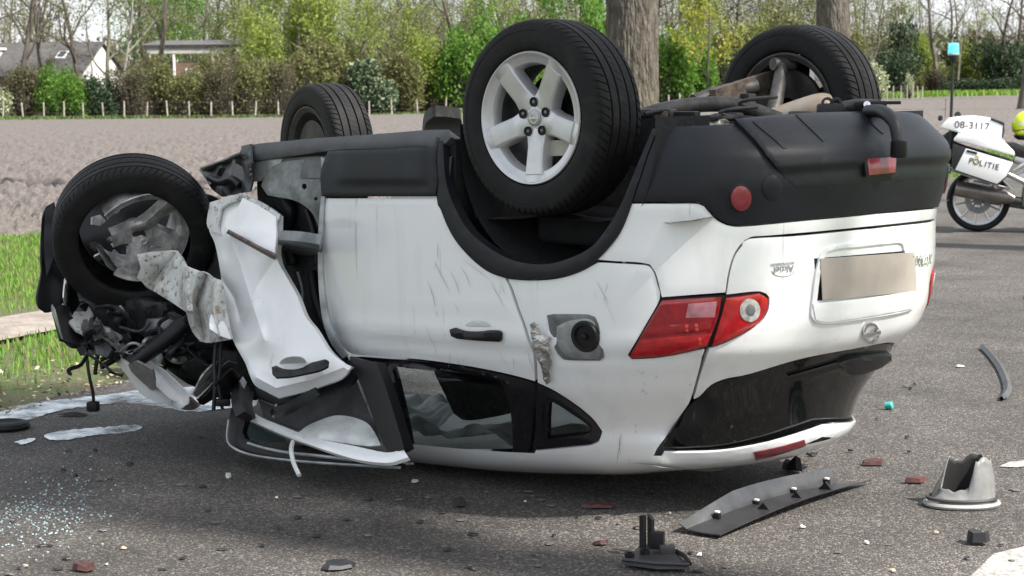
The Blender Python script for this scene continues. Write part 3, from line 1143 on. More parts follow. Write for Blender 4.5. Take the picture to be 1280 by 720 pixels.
def house(px, depth, rz, L, W, eave, ridge, label, gable):
    """ridge along local x; returns the root"""
    p = gp(px, depth)
    h = empty("house", tuple(p), rz, label, "house")
    V, F = [], []
    box_data(V, F, (0, 0, eave / 2), (L, W, eave))
    mesh("wall", V, F, BRICKW, h)
    for sx in (-1, 1):
        x = sx * (L / 2 + .01)
        mesh("gable", [(x - .12, -W / 2 - .02, .2), (x - .12, W / 2 + .02, .2), (x - .12, W / 2 + .02, eave), (x - .12, 0, ridge - .1), (x - .12, -W / 2 - .02, eave),
                       (x + .12, -W / 2 - .02, .2), (x + .12, W / 2 + .02, .2), (x + .12, W / 2 + .02, eave), (x + .12, 0, ridge - .1), (x + .12, -W / 2 - .02, eave)],
             [(0, 1, 2, 3, 4), (9, 8, 7, 6, 5), (0, 5, 6, 1), (1, 6, 7, 2), (4, 9, 5, 0)], gable, h)
    o = .35
    sl = (ridge - eave) / (W / 2)
    roofs = []
    for sy in (-1, 1):
        y0, z0 = sy * (W / 2 + o), eave - sl * o
        a = L / 2 + .25
        V = [(-a, y0, z0), (a, y0, z0), (a, 0, ridge), (-a, 0, ridge)]
        V += [(x, y, z + .18) for x, y, z in V]
        F = [(0, 3, 2, 1), (4, 5, 6, 7), (0, 1, 5, 4), (1, 2, 6, 5), (2, 3, 7, 6), (3, 0, 4, 7)]
        roofs.append(mesh("roof", V, F, TILE, h))
    for sx in (-1, 1):
        for sy in (-1, 1):
            a = np.array([sx * (L / 2 + .27), sy * (W / 2 + o), eave - sl * o + .05])
            b = np.array([sx * (L / 2 + .27), 0, ridge + .05])
            tube("bargeboard", [a, b], .09, mat("dark_board", (.06, .055, .05), rough=.6), h, seg=4)
    return h, roofs


# left house: long tiled roof, white gable on its right end
hs, roofs = house(40, 141, PHI - .30, 12.6, 6.4, 3.05, 5.35, "house with long grey tiled roof and white gable", PLASTER)


def on_roof(h, x, t, W=6.4, eave=3.05, ridge=5.35, lift=.2):
    """point on the camera-side roof slope, t=0 eave to 1 ridge"""
    return np.array([x, -W / 2 * (1 - t), eave + (ridge - eave) * t + lift])


q = on_roof(hs, 3.9, .56)
V, F = box_data([], [], q, (.75, .9, .10), np.array([[1, 0, 0], [0, .81, -.58], [0, .58, .81]]))
mesh("skylight", V, F, WPAINT, hs)
V, F = box_data([], [], q + np.array([0, -.03, .05]), (.52, .66, .10), np.array([[1, 0, 0], [0, .81, -.58], [0, .58, .81]]))
mesh("skylight_pane", V, F, PANE, hs)
q = on_roof(hs, -2.6, .35)
dm = box("dormer", q + np.array([-.4, .2, .45]), (3.2, 1.8, 1.0), WPAINT, hs)
box("dormer_window", q + np.array([-.4, -.72, .42]), (2.6, .06, .6), PANE, dm)
box("dormer_roof", q + np.array([-.4, .15, 1.0]), (3.6, 2.2, .14), WPAINT, dm)
# low house to its right: dark flat-pitched roof, white fascia, white posts
p = gp(262, 143)
h2 = empty("house", tuple(p), PHI - .06, "low brown house with white fascia and posts under a dark roof", "house")
box("wall", (0, 1.0, 2.0), (8.5, 5.0, 4.0), BRICKW, h2)
box("fascia", (-1.2, -1.75, 4.85), (5.8, .12, .42), mat('fascia_paint', (.48, .47, .44), rough=.6, var=.2, vscale=2), h2)
mesh("roof", [(-4.6, -1.9, 5.06), (4.9, -1.9, 5.06), (4.9, 3.8, 5.55), (-4.6, 3.8, 5.55), (-4.6, -1.9, 5.30), (4.9, -1.9, 5.30), (4.9, 3.8, 5.8), (-4.6, 3.8, 5.8)], [(0, 3, 2, 1), (4, 5, 6, 7), (0, 1, 5, 4), (1, 2, 6, 5), (2, 3, 7, 6), (3, 0, 4, 7)], TILE, h2)
for x in (-3.9, -2.05, .95):
    box("post", (x, -1.7, 2.3), (.16, .16, 4.6), WPAINT, h2)
for x in (-3.0, -.6, 2.2):
    w = box("window", (x, -1.52, 2.9), (1.3, .06, 1.2), WPAINT, h2)
    box("pane", (x, -1.56, 2.9), (1.1, .04, 1.0), PANE, w)
hs3, _ = house(556, 205, PHI + .15, 11.0, 7.0, 5.6, 8.9, "distant house with brown tiled roof half hidden by bare trees", BRICKW)

# ---- thick roadside trunks
def oak(px, depth, dia, label, seed, height=7.5, at_xy=None, leaf=1, crown=9, cr=.6, lsz=.07):
    p = gp(px, depth) if at_xy is None else np.array([*at_xy, 0.0])
    na, nz = (320, 230) if at_xy is None else (60, 80)
    e = empty("roadside_tree", (p[0], p[1], 0), 0, label, "tree")
    th = np.linspace(0, 2 * math.pi, na, endpoint=False)
    z = np.linspace(-.1, height, nz)
    T, Zz = np.meshgrid(th, z)
    base = dia / 2 * (1 + .22 * np.exp(-np.maximum(Zz, 0) / .5) - .018 * Zz)
    cs, sn = np.cos(T), np.sin(T)
    q = np.stack([cs * 8.5, sn * 8.5, Zz * 3.4 + seed], -1)
    wob = np.stack([cs * 4, sn * 4, Zz * 5 + seed], -1)
    n1 = vnoise(q + .6 * vnoise(wob)[..., None])
    rid = 1 - np.abs(n1) * 2.2
    R_ = base + .011 * np.maximum(rid, -.8) + .02 * vnoise(np.stack([cs * 1.3, sn * 1.3, Zz * .8 + seed], -1)) + .008 * vnoise(q * 2.3)
    X, Y = R_ * cs, R_ * sn
    idx = np.arange(na * nz).reshape(nz, na)
    nx = np.roll(idx, -1, 1)
    F = np.stack([idx[:-1], nx[:-1], nx[1:], idx[1:]], -1).reshape(-1, 4)
    t = np_mesh("trunk", np.stack([X, Y, Zz], -1).reshape(-1, 3), F, OAKB, e, smooth=True)
    limbs, tips = grow(seed, H=crown, R0=dia * .38, first=.1, levels=4, spread=cr, kids=(8, 5, 4, 3), gnarl=.16)
    V, F = limb_mesh(limbs, 0, 9, flare=False)
    V = V + np.array([0, 0, height - .4])
    V2, F2, k = leaf_arrays(np.array(tips) + np.array([0, 0, height - .4]), lsz, leaf, .25)
    c = np_mesh("crown", np.concatenate([V, V2]), np.concatenate([F, F2 + len(V)]), [OAKB] + LEAFSETS["olive"], e, idx=np.concatenate([np.zeros(len(F), int), 1 + RNG.integers(0, 3, k)]))
    return e


OAKB = mat("oak_bark", (.15, .13, .108), rough=.95, col2=(.06, .05, .041), vscale=14, stretch=(1, 1, .28), bump=1.0, bscale=34)
for _n in OAKB.node_tree.nodes:
    if _n.type == 'BUMP':
        _n.inputs['Distance'].default_value = .06
add_layer(OAKB, (.13, .14, .085), 1.6, .5, .75, strength=.4)
oak(791, 26.0, .74, "thick rough-barked tree trunk behind the upturned rear wheel", 41)
oak(1040, 38.0, .70, "thick tree trunk behind the far raised wheel", 42)

# trees on the other side of the road, right of the view: their shade falls across the scene
oak(0, 0, .62, "roadside tree on the camera side whose crown shades the crushed front", 43, height=10.0, at_xy=(9.6, .75), leaf=9, crown=5.6, cr=.7, lsz=.13)
oak(0, 0, .60, "roadside tree opposite the motorcycle, its trunk shadow crossing the road", 44, height=7.5, at_xy=(1.2, 11.75), leaf=2)

# the other side of the road, outside the picture: grass verge, meadow and more of the wood
V, F = [], []
sv = list(np.arange(-60, 40, 4)) + list(np.arange(40, 320, 20))
for s in sv:
    for n in (-7.3, -7.8, -9.5, -13, -20, -40, -120):
        V.append(rd(s, n, -.01 + .05 * min(1, max(0, -7.3 - n))))
for i in range(len(sv) - 1):
    for j in range(6):
        a = i * 7 + j
        F.append((a, a + 1, a + 8, a + 7))
tag(mesh("meadow", V, F, mat("meadow_grass", (.10, .16, .04), rough=1, var=.4, vscale=2, col2=(.07, .10, .03), bump=.4, bscale=25)), kind="structure")
s_ = RNG.uniform(-12, 45, 16000)
n_ = -7.4 - np.abs(RNG.normal(0, 2.5, 16000))
P = E0[None] + ED[None] * s_[:, None] + EN[None] * n_[:, None]
blade_field("meadow_blades", np.concatenate([P, np.full((16000, 1), .02)], 1), .10, .012, GR, label="green grass of the verge on the camera side of the road", cat="grass")
for i in range(26):
    rr = random.Random(8000 + i)
    px = 1330 + 22 * i
    key = rr.choice(["bush_olive", "bush_dark", "bush_lime", "bush_brown"])
    put_bush(key, px, rr.uniform(180, 200), {"bush_brown": "brown twiggy shrub in the hedge behind the ploughed field", "bush_olive": "olive green shrub in the hedge behind the ploughed field", "bush_lime": "pale green shrub in the hedge behind the ploughed field", "bush_dark": "dark evergreen shrub in the hedge behind the ploughed field"}[key],
             rr.uniform(36, 60), rr.uniform(30, 70), 117, {"bush_brown": "brown hedge shrubs", "bush_olive": "olive hedge shrubs", "bush_lime": "pale green hedge shrubs", "bush_dark": "dark hedge shrubs"}[key])
    if i % 2 == 0:
        key = rr.choice(["bareA", "bareB", "bareC", "oliveA"])
        put_tree(key, "tree", px + 9, rr.uniform(190, 210), G2[key][0], G2[key][1], rr.uniform(1.0, 1.25))
# ================================================================== the overturned car
# Car frame = world frame: X to the rear, Y to the far side, Z up. The roof lies on the road.
PITCH = .034
Wt = _Smooth([(-.2, .0), (.045, .0), (.05, .2), (.065, .45), (.10, .58), (.15, .655), (.22, .70), (.35, .765), (.47, .825), (.53, .848),
              (.575, .868), (.63, .884), (.70, .890), (.85, .893), (1.05, .893), (1.2, .888), (1.32, .878), (1.38, .865), (1.43, .835), (1.475, .79)])
Rt = _Smooth([(.0, .0), (.045, .0), (.06, .25), (.08, .40), (.10, .50), (.13, .575), (.17, .635), (.22, .66), (.25, .65), (.28, .60), (.35, .635), (.45, .695), (.55, .765),
              (.62, .825), (.68, .85), (.78, .862), (.9, .872), (1.0, .872), (1.06, .878), (1.12, .90), (1.2, .92), (1.28, .91),
              (1.34, .85), (1.40, .77), (1.475, .56)])
Nt = _Smooth([(.0, 2.0), (.27, 2.05), (.5, 2.5), (.9, 2.8), (1.2, 2.8), (1.5, 2.6)])
RC = _Smooth([(-3, -.05), (-1.2, -.04), (-.6, -.022), (-.3, .0), (-.1, .022), (.1, .042), (.3, .056), (.5, .05), (.9, .05)])


def body_point(zb, t):
    W, Rr, n = Wt(zb), Rt(zb), Nt(zb)
    if t < 0:
        x, y = t * 2.4, -W
    else:
        a = (t if t <= 1 else 2 - t) * math.pi / 2
        x = Rr * max(math.sin(a), 0) ** (2 / n)
        y = -W * max(math.cos(a), 0) ** (2 / n)
        if t > 1:
            y = -y
    z = zb + PITCH * x + RC(x) * max(0, 1 - zb / .5)
    return (x, y, z)


def _base_grid(z0, z1, nz, ts):
    V, F = [], []
    for i in range(nz + 1):
        zb = z0 + (z1 - z0) * i / nz
        for t in ts:
            V.append(body_point(zb, t))
    k = len(ts)
    for i in range(nz):
        for j in range(k - 1):
            F.append((i * k + j, i * k + j + 1, (i + 1) * k + j + 1, (i + 1) * k + j))
    return V, F


_ts = list(np.linspace(-1, 0, 40)[:-1]) + list(np.linspace(0, 2, 121))
_bv, _bf = _base_grid(.046, 1.475, 112, _ts)
BASE = BVHTree.FromPolygons([Vector(v) for v in _bv], _bf)
_CV = Vector(CAM)
_Rt = Rt
Rt = _Smooth([(.0, .60), (.2, .63), (.28, .642), (.35, .658), (.45, .695), (.55, .76), (.62, .82), (.7, .85)])
_gv, _gf = _base_grid(.12, .70, 40, list(np.linspace(0, 2, 121)))
GLASSB = BVHTree.FromPolygons([Vector(v) for v in _gv], _gf)
Rt = _Smooth([(.0, .0), (.045, .0), (.06, .25), (.08, .40), (.10, .50), (.13, .575), (.17, .635), (.22, .66), (.30, .668), (.40, .69)])
_gv, _gf = _base_grid(.046, .38, 44, list(np.linspace(0, 2, 161)))
LIPB = BVHTree.FromPolygons([Vector(v) for v in _gv], _gf)
Rt = _Rt


def hit(px, py, cx=None, cy=None, tree=None):
    for k in range(60):
        d = Vector(ray(px, py)).normalized()
        loc, nor, i, dist = (tree or BASE).ray_cast(_CV, d)
        if loc is not None and not (px > 800 and dist > 7.6):
            if nor.dot(d) > 0:
                nor = -nor
            return loc, nor
        if cx is None:
            return None
        px += (cx - px) * .01
        py += (cy - py) * .01
    return None


def dense(pts, step=6.0, corner=38):
    """closed outline: catmull-rom through gentle vertices, hard corners kept"""
    P = [np.array(p[:2], float) for p in pts]
    n = len(P)
    hard = []
    for i in range(n):
        a, b = P[i] - P[i - 1], P[(i + 1) % n] - P[i]
        ang = math.degrees(math.acos(max(-1, min(1, a @ b / (np.linalg.norm(a) * np.linalg.norm(b) + 1e-9)))))
        hard.append(ang > corner)
    out = []
    for i in range(n):
        p1, p2 = P[i], P[(i + 1) % n]
        p0 = P[i - 1] if not hard[i] else p1 - (p2 - p1)
        p3 = P[(i + 2) % n] if not hard[(i + 1) % n] else p2 + (p2 - p1)
        L = np.linalg.norm(p2 - p1)
        m_ = max(1, int(round(L / step)))
        for k in range(m_):
            t = k / m_
            if hard[i] and hard[(i + 1) % n]:
                out.append(p1 + (p2 - p1) * t)
            else:
                out.append(.5 * ((2 * p1) + (-p0 + p2) * t + (2 * p0 - 5 * p1 + 4 * p2 - p3) * t * t + (-p0 + 3 * p1 - 3 * p2 + p3) * t ** 3))
    return out


def area2(P):
    return sum(P[i - 1][0] * P[i][1] - P[i][0] * P[i - 1][1] for i in range(len(P)))


def inset_poly(P, d):
    s = 1 if area2(P) > 0 else -1
    out = []
    n = len(P)
    for i in range(n):
        a, b = P[i] - P[i - 1], P[(i + 1) % n] - P[i]
        a = a / (np.linalg.norm(a) + 1e-9)
        b = b / (np.linalg.norm(b) + 1e-9)
        na, nb = np.array([-a[1], a[0]]), np.array([-b[1], b[0]])
        m_ = na + nb
        L = np.linalg.norm(m_)
        if L < .3:
            out.append(P[i] + s * d * na)
            continue
        m_ /= L
        out.append(P[i] + s * m_ * min(d / max(m_ @ na, .4), 2.5 * d))
    return out


def inside(P, x, y):
    c = False
    for i in range(len(P)):
        a, b = P[i - 1], P[i]
        if (a[1] > y) != (b[1] > y) and x < a[0] + (y - a[1]) / (b[1] - a[1]) * (b[0] - a[0]):
            c = not c
    return c


def fill_poly(P, grid, holes=None, lines=None):
    """triangulate outline P with interior points; returns pts, faces, boundary count"""
    A = np.array(P)
    B = np.roll(A, -1, 0)
    lo, hi = A.min(0), A.max(0)
    pts = []
    y = lo[1] + grid * .5
    row = 0
    while y < hi[1]:
        x = lo[0] + grid * (.25 if row % 2 else .75)
        while x < hi[0]:
            q = np.array([x, y])
            c = ((A[:, 1] > y) != (B[:, 1] > y))
            if c.any():
                xi = A[c, 0] + (y - A[c, 1]) / (B[c, 1] - A[c, 1]) * (B[c, 0] - A[c, 0])
                if (xi > x).sum() % 2:
                    ab = B - A
                    tt = np.clip(((q - A) * ab).sum(1) / ((ab ** 2).sum(1) + 1e-9), 0, 1)
                    if np.linalg.norm(A + ab * tt[:, None] - q, axis=1).min() > grid * .45:
                        pts.append(q)
            x += grid
        y += grid * .87
        row += 1
    allp = [Vector(p) for p in P]
    n = len(P)
    ed = []
    for h in holes or []:
        b = len(allp)
        allp += [Vector(p) for p in h]
        ed += [(b + i, b + (i + 1) % len(h)) for i in range(len(h))]
    for h in lines or []:
        b = len(allp)
        h = [np.array(q, float) for q in h]
        g_ = []
        for q0, q1 in zip(h[:-1], h[1:]):
            m_ = max(1, int(np.linalg.norm(q1 - q0) / grid))
            g_ += [q0 + (q1 - q0) * k / m_ for k in range(m_)]
        g_.append(h[-1])
        allp += [Vector(q) for q in g_]
        ed += [(b + i, b + i + 1) for i in range(len(g_) - 1)]
        ga = np.array(g_)
        pts = [q for q in pts if np.linalg.norm(ga - q, axis=1).min() > grid * .5]
    allp += [Vector(p) for p in pts]
    vs, es, fs, _, _, _ = delaunay_2d_cdt(allp, ed, [list(range(n))], 1, 1e-4)
    vs = [np.array(v) for v in vs]
    fs = [tuple(f) for f in fs]
    for h in holes or []:
        fs = [f for f in fs if not inside(h, *(sum(vs[i] for i in f) / len(f)))]
    return vs, fs, n


def skin(name, pts, m, parent, place, thick=.012, gap=.7, grid=7.0, step=6.0, mirror=None, roll=.002, sharp=35, corner=38, holes=None, lines=None):
    """sheet with outline pts (photo pixels), each point placed in space by place(px,py)->(P, N)"""
    P = dense(pts, step, corner)
    if gap:
        P = inset_poly(P, gap)
    vs, fs, nb = fill_poly(P, grid, [dense(h, step, corner) for h in holes] if holes else None, lines)
    c = np.mean(P, 0)
    bm = bmesh.new()
    nrm = []
    bv = []
    for v in vs:
        loc, nor = place(v[0], v[1], c[0], c[1])
        bv.append(bm.verts.new(loc))
        nrm.append(Vector(nor))
    for f in fs:
        try:
            bm.faces.new([bv[i] for i in f])
        except ValueError:
            pass
    if not holes:
        bmesh.ops.holes_fill(bm, edges=[e for e in bm.edges if e.is_boundary], sides=4)
    for v in [v for v in bm.verts if not v.link_faces]:
        bm.verts.remove(v)
    bmesh.ops.recalc_face_normals(bm, faces=bm.faces[:])
    bm.normal_update()
    if bm.faces:
        s = sum((f.normal.dot(_CV - f.calc_center_median()) > 0) * f.calc_area() for f in bm.faces)
        if s < .5 * sum(f.calc_area() for f in bm.faces):
            bmesh.ops.reverse_faces(bm, faces=bm.faces[:])
            bm.normal_update()
    # rolled edge and a turned-in flange
    edge = [e for e in bm.edges if e.is_boundary]
    if thick:
        vn = {v: v.normal.copy() for v in bm.verts}
        ring = {}
        bvs = set(v for e in edge for v in e.verts)
        for v in bvs:
            ring[v] = bm.verts.new(v.co - vn[v] * thick)
        for e in edge:
            a, b = e.verts
            f = e.link_faces[0]
            # keep winding opposite to the neighbouring face
            lp = [l for l in f.loops if l.edge == e][0]
            if lp.vert == a:
                q = (b, a, ring[a], ring[b])
            else:
                q = (a, b, ring[b], ring[a])
            try:
                bm.faces.new(q)
            except ValueError:
                pass
        if roll:
            for v in bvs:
                v.co -= vn[v] * roll
    if mirror == 'sym':
        geom = bm.verts[:] + bm.edges[:] + bm.faces[:]
        bmesh.ops.bisect_plane(bm, geom=geom, plane_co=(0, 0, 0), plane_no=(0, 1, 0), clear_outer=True)
        geom = bm.verts[:] + bm.edges[:] + bm.faces[:]
        d = bmesh.ops.duplicate(bm, geom=geom)
        nv = [g for g in d["geom"] if isinstance(g, bmesh.types.BMVert)]
        nf = [g for g in d["geom"] if isinstance(g, bmesh.types.BMFace)]
        for v in nv:
            v.co.y = -v.co.y
        bmesh.ops.reverse_faces(bm, faces=nf)
        bmesh.ops.remove_doubles(bm, verts=bm.verts[:], dist=.0006)
    o = bm_obj(name, bm, m, parent, smooth=True, sharp=sharp)
    if mirror == 'copy':
        mirror_copy(o, parent)
    return o


def mirror_copy(o, parent, name=None):
    bm = bmesh.new()
    bm.from_mesh(o.data)
    for v in bm.verts:
        v.co.y = -v.co.y
    bmesh.ops.reverse_faces(bm, faces=bm.faces[:])
    me = bpy.data.meshes.new(o.name.split('.')[0])
    bm.to_mesh(me)
    bm.free()
    me.polygons.foreach_set("use_smooth", [True] * len(me.polygons))
    me.set_sharp_from_angle(angle=math.radians(35))
    for mm in o.data.materials:
        me.materials.append(mm)
    return link(name or o.name.split('.')[0], me, None, parent)


def on_body(off=0.0, relief=None, tree=None):
    def f(px, py, cx, cy):
        h = hit(px, py, cx, cy, tree)
        if h is None:
            return Vector(on_y(px, py, -.85)), Vector((0, -1, 0))
        loc, nor = h
        o = off + (relief(px, py, loc) if relief else 0)
        return loc + nor * o, nor
    return f


def panel(name, pts, m, parent, off=0.0, relief=None, tree=None, **kw):
    return skin(name, pts, m, parent, on_body(off, relief, tree), **kw)


def seg_dist(px, py, line):
    best = 1e9
    for (x0, y0), (x1, y1) in zip(line[:-1], line[1:]):
        dx, dy = x1 - x0, y1 - y0
        t = max(0, min(1, ((px - x0) * dx + (py - y0) * dy) / (dx * dx + dy * dy + 1e-9)))
        best = min(best, math.hypot(px - x0 - t * dx, py - y0 - t * dy))
    return best


def depth_place(ctrl, amp=0.0, sc=8.0, seed=0.0, fold=0.0, creases=()):
    """free sheet: distance from the lens interpolated between control points, plus crumple"""
    cpx = np.array([c[:2] for c in ctrl], float) / 100.0
    cd = np.array([c[2] for c in ctrl], float)
    nc_ = len(cd)
    # thin-plate interpolation of the control distances (plane for three points or fewer)
    ker = lambda r2: np.where(r2 > 1e-12, r2 * np.log(np.maximum(r2, 1e-12)) * .5, 0.0)
    A_ = np.zeros((nc_ + 3, nc_ + 3))
    A_[:nc_, :nc_] = ker(((cpx[:, None] - cpx[None]) ** 2).sum(-1)) + 1e-3 * np.eye(nc_)
    A_[:nc_, nc_:] = np.c_[np.ones(nc_), cpx]
    A_[nc_:, :nc_] = A_[:nc_, nc_:].T
    sol = np.linalg.lstsq(A_, np.r_[cd, 0, 0, 0], rcond=1e-6)[0]
    rg = np.random.default_rng(int(seed * 10) + 1)
    dirs = rg.normal(size=(3, 3))
    dirs /= np.linalg.norm(dirs, axis=1)[:, None]

    def f(px, py, cx, cy):
        q_ = np.array([px, py]) / 100.0
        d = float(sol[:nc_] @ ker(((cpx - q_) ** 2).sum(1)) + sol[nc_] + sol[nc_ + 1:] @ q_)
        for ln, ca, cw in creases:
            d += ca * math.exp(-seg_dist(px, py, ln) / cw)
        P = at(px, py, d)
        if amp:
            # sheet-metal crumple: triangle waves (sharp creases) bent by a little noise
            n = vnoise(P[None] + seed, sc * .5)[0]
            Q = P + .05 * vnoise(P[None] + seed + 3, sc * .8)[0]
            s_ = 0.0
            for k_ in range(3):
                dv = dirs[k_]
                x_ = (Q @ dv) * sc * (.42 + .27 * k_) + seed
                s_ += (abs((x_ % 1.0) * 2 - 1) - .5) * (1, .8, .5)[k_]
            P = at(px, py, d + amp * (n * .35 + fold * s_ * .75))
        return Vector(P), Vector(CAM - P).normalized()
    return f


# ------------------------------------------------------------------ car materials
def paint_mat():
    m = mat("white_paint", (.86, .875, .875), rough=.25, coat=.9, spec=.5)
    # road dirt and scrape streaks running down the flanks
    add_layer(m, (.44, .43, .39), 7.0, .54, .78, stretch=(1, 1, .25), rough=.5, strength=.24)
    add_layer(m, (.20, .195, .18), 40.0, .635, .70, stretch=(1, 1, .03), rough=.6, strength=.42)
    add_layer(m, (.33, .30, .25), 90.0, .68, .75, strength=.45)
    return m


PAINT = paint_mat()
GREYPL = mat("dark_plastic", (.0125, .0145, .0185), rough=.43, var=.3, vscale=5, bump=.10, bscale=500, spec=.32)
add_layer(GREYPL, (.11, .105, .10), 14.0, .60, .80, rough=.6, strength=.25)
BLACK = mat("black_plastic", (.007, .007, .0085), rough=.48, var=.2, vscale=10, spec=.35)
GLOSSB = mat("black_gloss", (.006, .006, .008), rough=.09, coat=.5)
RUBBER = mat("tyre_rubber", (.0085, .0085, .009), rough=.68, var=.35, vscale=16, bump=.12, bscale=120, spec=.3)
add_layer(RUBBER, (.055, .051, .046), 9.0, .54, .76, strength=.4)
ALLOY = mat("alloy", (.58, .58, .585), rough=.34, metal=.55, var=.10, vscale=8)
add_layer(ALLOY, (.28, .25, .21), 24.0, .60, .80, rough=.6, strength=.45)
METALD = mat("dull_metal", (.21, .22, .225), rough=.45, metal=.55, var=.4, vscale=10, bump=.1, bscale=30)
METALG = mat("galvanised_metal", (.36, .38, .385), rough=.38, metal=.5, var=.35, vscale=9, bump=.1, bscale=25)
UNDER = mat("underbody", (.035, .033, .032), rough=.7, var=.5, vscale=9, bump=.25, bscale=40)
add_layer(UNDER, (.15, .125, .10), 12.0, .55, .75, strength=.55)
RUST = mat("rusty_steel", (.17, .135, .11), rough=.7, metal=.2, var=.5, vscale=22, col2=(.07, .05, .04), bump=.2, bscale=60)
PIPE = mat("dull_pipe", (.085, .08, .076), rough=.55, metal=.35, var=.4, vscale=25, bump=.1, bscale=60)
MUFF = mat("muffler_steel", (.44, .40, .34), rough=.5, metal=.25, var=.35, vscale=7, col2=(.34, .25, .18))
FABRIC = mat("airbag_fabric", (.76, .79, .77), rough=.9, var=.25, vscale=8, bump=.4, bscale=18)
SEATM = mat("seat_cloth", (.016, .016, .018), rough=.95, var=.3, vscale=30)
LINER = mat("headliner", (.50, .51, .49), rough=.95, var=.2, vscale=6)
CHROME = mat("chrome", (.75, .75, .76), rough=.12, metal=1.0)
SCRAPED = mat("crumpled_paint", (.60, .61, .59), rough=.42, coat=.3, var=.2, vscale=9)
add_layer(SCRAPED, (.23, .17, .10), 16.0, .53, .66, rough=.7, strength=.8)
add_layer(SCRAPED, (.06, .055, .05), 34.0, .56, .66, rough=.7, strength=.8)


def lens_red(name, col, rough=.12):
    return mat(name, col, rough=rough, coat=.8, var=.30, vscale=26, spec=.6)


LAMP = lens_red("lamp_red", (.27, .003, .010))
LAMP2 = lens_red("lamp_red_bright", (.44, .010, .014))
LAMPP = lens_red("lamp_pink", (.48, .20, .24))
FOGR = lens_red("fog_red", (.24, .022, .035), rough=.3)
CLEARL = mat("clear_lens", (.62, .62, .60), rough=.12, coat=.8, metal=.3, var=.4, vscale=40)


def glass_mat(name, tint, rough=0.02, fac=.28):
    """thin pane: mostly transparent, tinted, with a real reflection"""
    m = bpy.data.materials.new(name)
    m.use_nodes = True
    nt = m.node_tree
    nt.nodes.clear()
    out = nt.nodes.new("ShaderNodeOutputMaterial")
    tr = nt.nodes.new("ShaderNodeBsdfTransparent")
    tr.inputs["Color"].default_value = (*tint, 1)
    gl = nt.nodes.new("ShaderNodeBsdfGlossy")
    gl.inputs["Roughness"].default_value = rough
    gl.inputs["Color"].default_value = (.9, .95, .95, 1)
    fr = nt.nodes.new("ShaderNodeFresnel")
    fr.inputs["IOR"].default_value = 1.5
    mx = nt.nodes.new("ShaderNodeMixShader")
    nt.links.new(fr.outputs["Fac"], mx.inputs["Fac"])
    nt.links.new(tr.outputs["BSDF"], mx.inputs[1])
    nt.links.new(gl.outputs["BSDF"], mx.inputs[2])
    nt.links.new(mx.outputs["Shader"], out.inputs["Surface"])
    return m


GLASS = glass_mat("window_glass", (.90, .96, .945))
GLASSD = glass_mat("privacy_glass", (.16, .19, .185))
DIRTG = mat("rear_glass", (.004, .005, .005), rough=.08, spec=.45)
add_layer(DIRTG, (.12, .115, .10), 70.0, .60, .78, rough=.6, strength=.30)
add_layer(DIRTG, (.20, .19, .16), 220.0, .66, .74, rough=.7, strength=.5)

car = empty("overturned_car", (0, 0, 0), label="white off-road car lying overturned on its roof with a crushed front", cat="car")
B = car

# ---------------------------------------------------------------- outer panels of the flank
arch_out = [(548, 247), (553, 262), (561, 282), (571, 300), (585, 317), (600, 331), (615, 341), (632, 347), (650, 349.5), (672, 350), (700, 347),
            (725, 339), (745, 327), (762, 310), (775, 292), (785, 270), (791, 253)]
arch_in = [(556, 168), (557, 190), (560, 226), (569, 254), (587, 286), (612, 308), (644, 325), (681, 330), (712, 323), (741, 308),
           (762, 282), (778, 254), (791, 223), (800, 201), (816, 163)]


def crease(px, py, P):
    # shallow pressed line above the window belt and a soft dent in the door
    z = P.z - PITCH * P.x
    return -.006 * math.exp(-((z - .60) / .018) ** 2) + .004 * math.exp(-((z - .66) / .03) ** 2)


def door_relief(px, py, P):
    return crease(px, py, P) - .012 * math.exp(-(((px - 425) / 20) ** 2)) * (1 if 280 < py < 420 else .4) \
        - .004 * math.exp(-(((px - 470) / 14) ** 2 + ((py - 300) / 40) ** 2))


rear_door = panel("rear_door", [(405, 247), (476, 247), (548, 247)] + arch_out[1:8] + [(638, 362), (646, 386), (656, 412), (664, 436), (668, 455), (669, 478)]
                  + [(640, 470), (600, 461.5), (560, 455), (520, 450), (480, 447), (440, 444), (430, 438), (419, 424), (409, 400), (404, 365), (402, 325), (402, 285)],
                  PAINT, B, relief=door_relief, thick=.03, gap=1.0, mirror='copy')
quarter = panel("rear_quarter_panel",
                [(633, 348)] + arch_out[8:12] + [(741, 330.5), (747, 327.5), (770, 328.5), (798, 330), (811, 332), (818, 341), (822, 355), (825, 374), (805, 411), (785, 445), (790, 450),
                 (824, 448), (858, 442), (882, 437), (874, 465), (864, 500), (855, 515), (834, 545), (820, 565), (815, 583), (780, 585.5), (740, 587), (700, 587), (668, 586.5), (662, 583), (666, 573), (668, 564),
                 (690, 562), (720, 559), (737, 557), (748, 552), (752, 540), (741, 525), (725, 511), (708, 499), (690, 488), (671, 479),
                 (670, 455), (666, 436), (658, 412), (648, 386), (640, 362)],
                PAINT, B, relief=crease, thick=.018, gap=.8, mirror='copy', corner=44)
bumper_white = panel("bumper", [(746, 325)] + [(762, 308.5), (775, 291), (784, 271), (790, 254), (835, 254), (874, 254.5), (884, 262), (897, 275), (914, 282), (936, 282),
                     (999, 276), (1092, 267), (1176, 254), (1190, 262), (1175, 272), (1144, 277), (1100, 282), (1030, 289), (960, 295), (938, 297), (926, 306), (917, 320), (911, 340), (907, 366),
                     (866, 369), (827, 372), (823, 355), (819, 341), (812, 331), (798, 328.5), (770, 327)],
                     PAINT, B, off=.004, thick=.03, gap=.7, mirror='sym', corner=44)
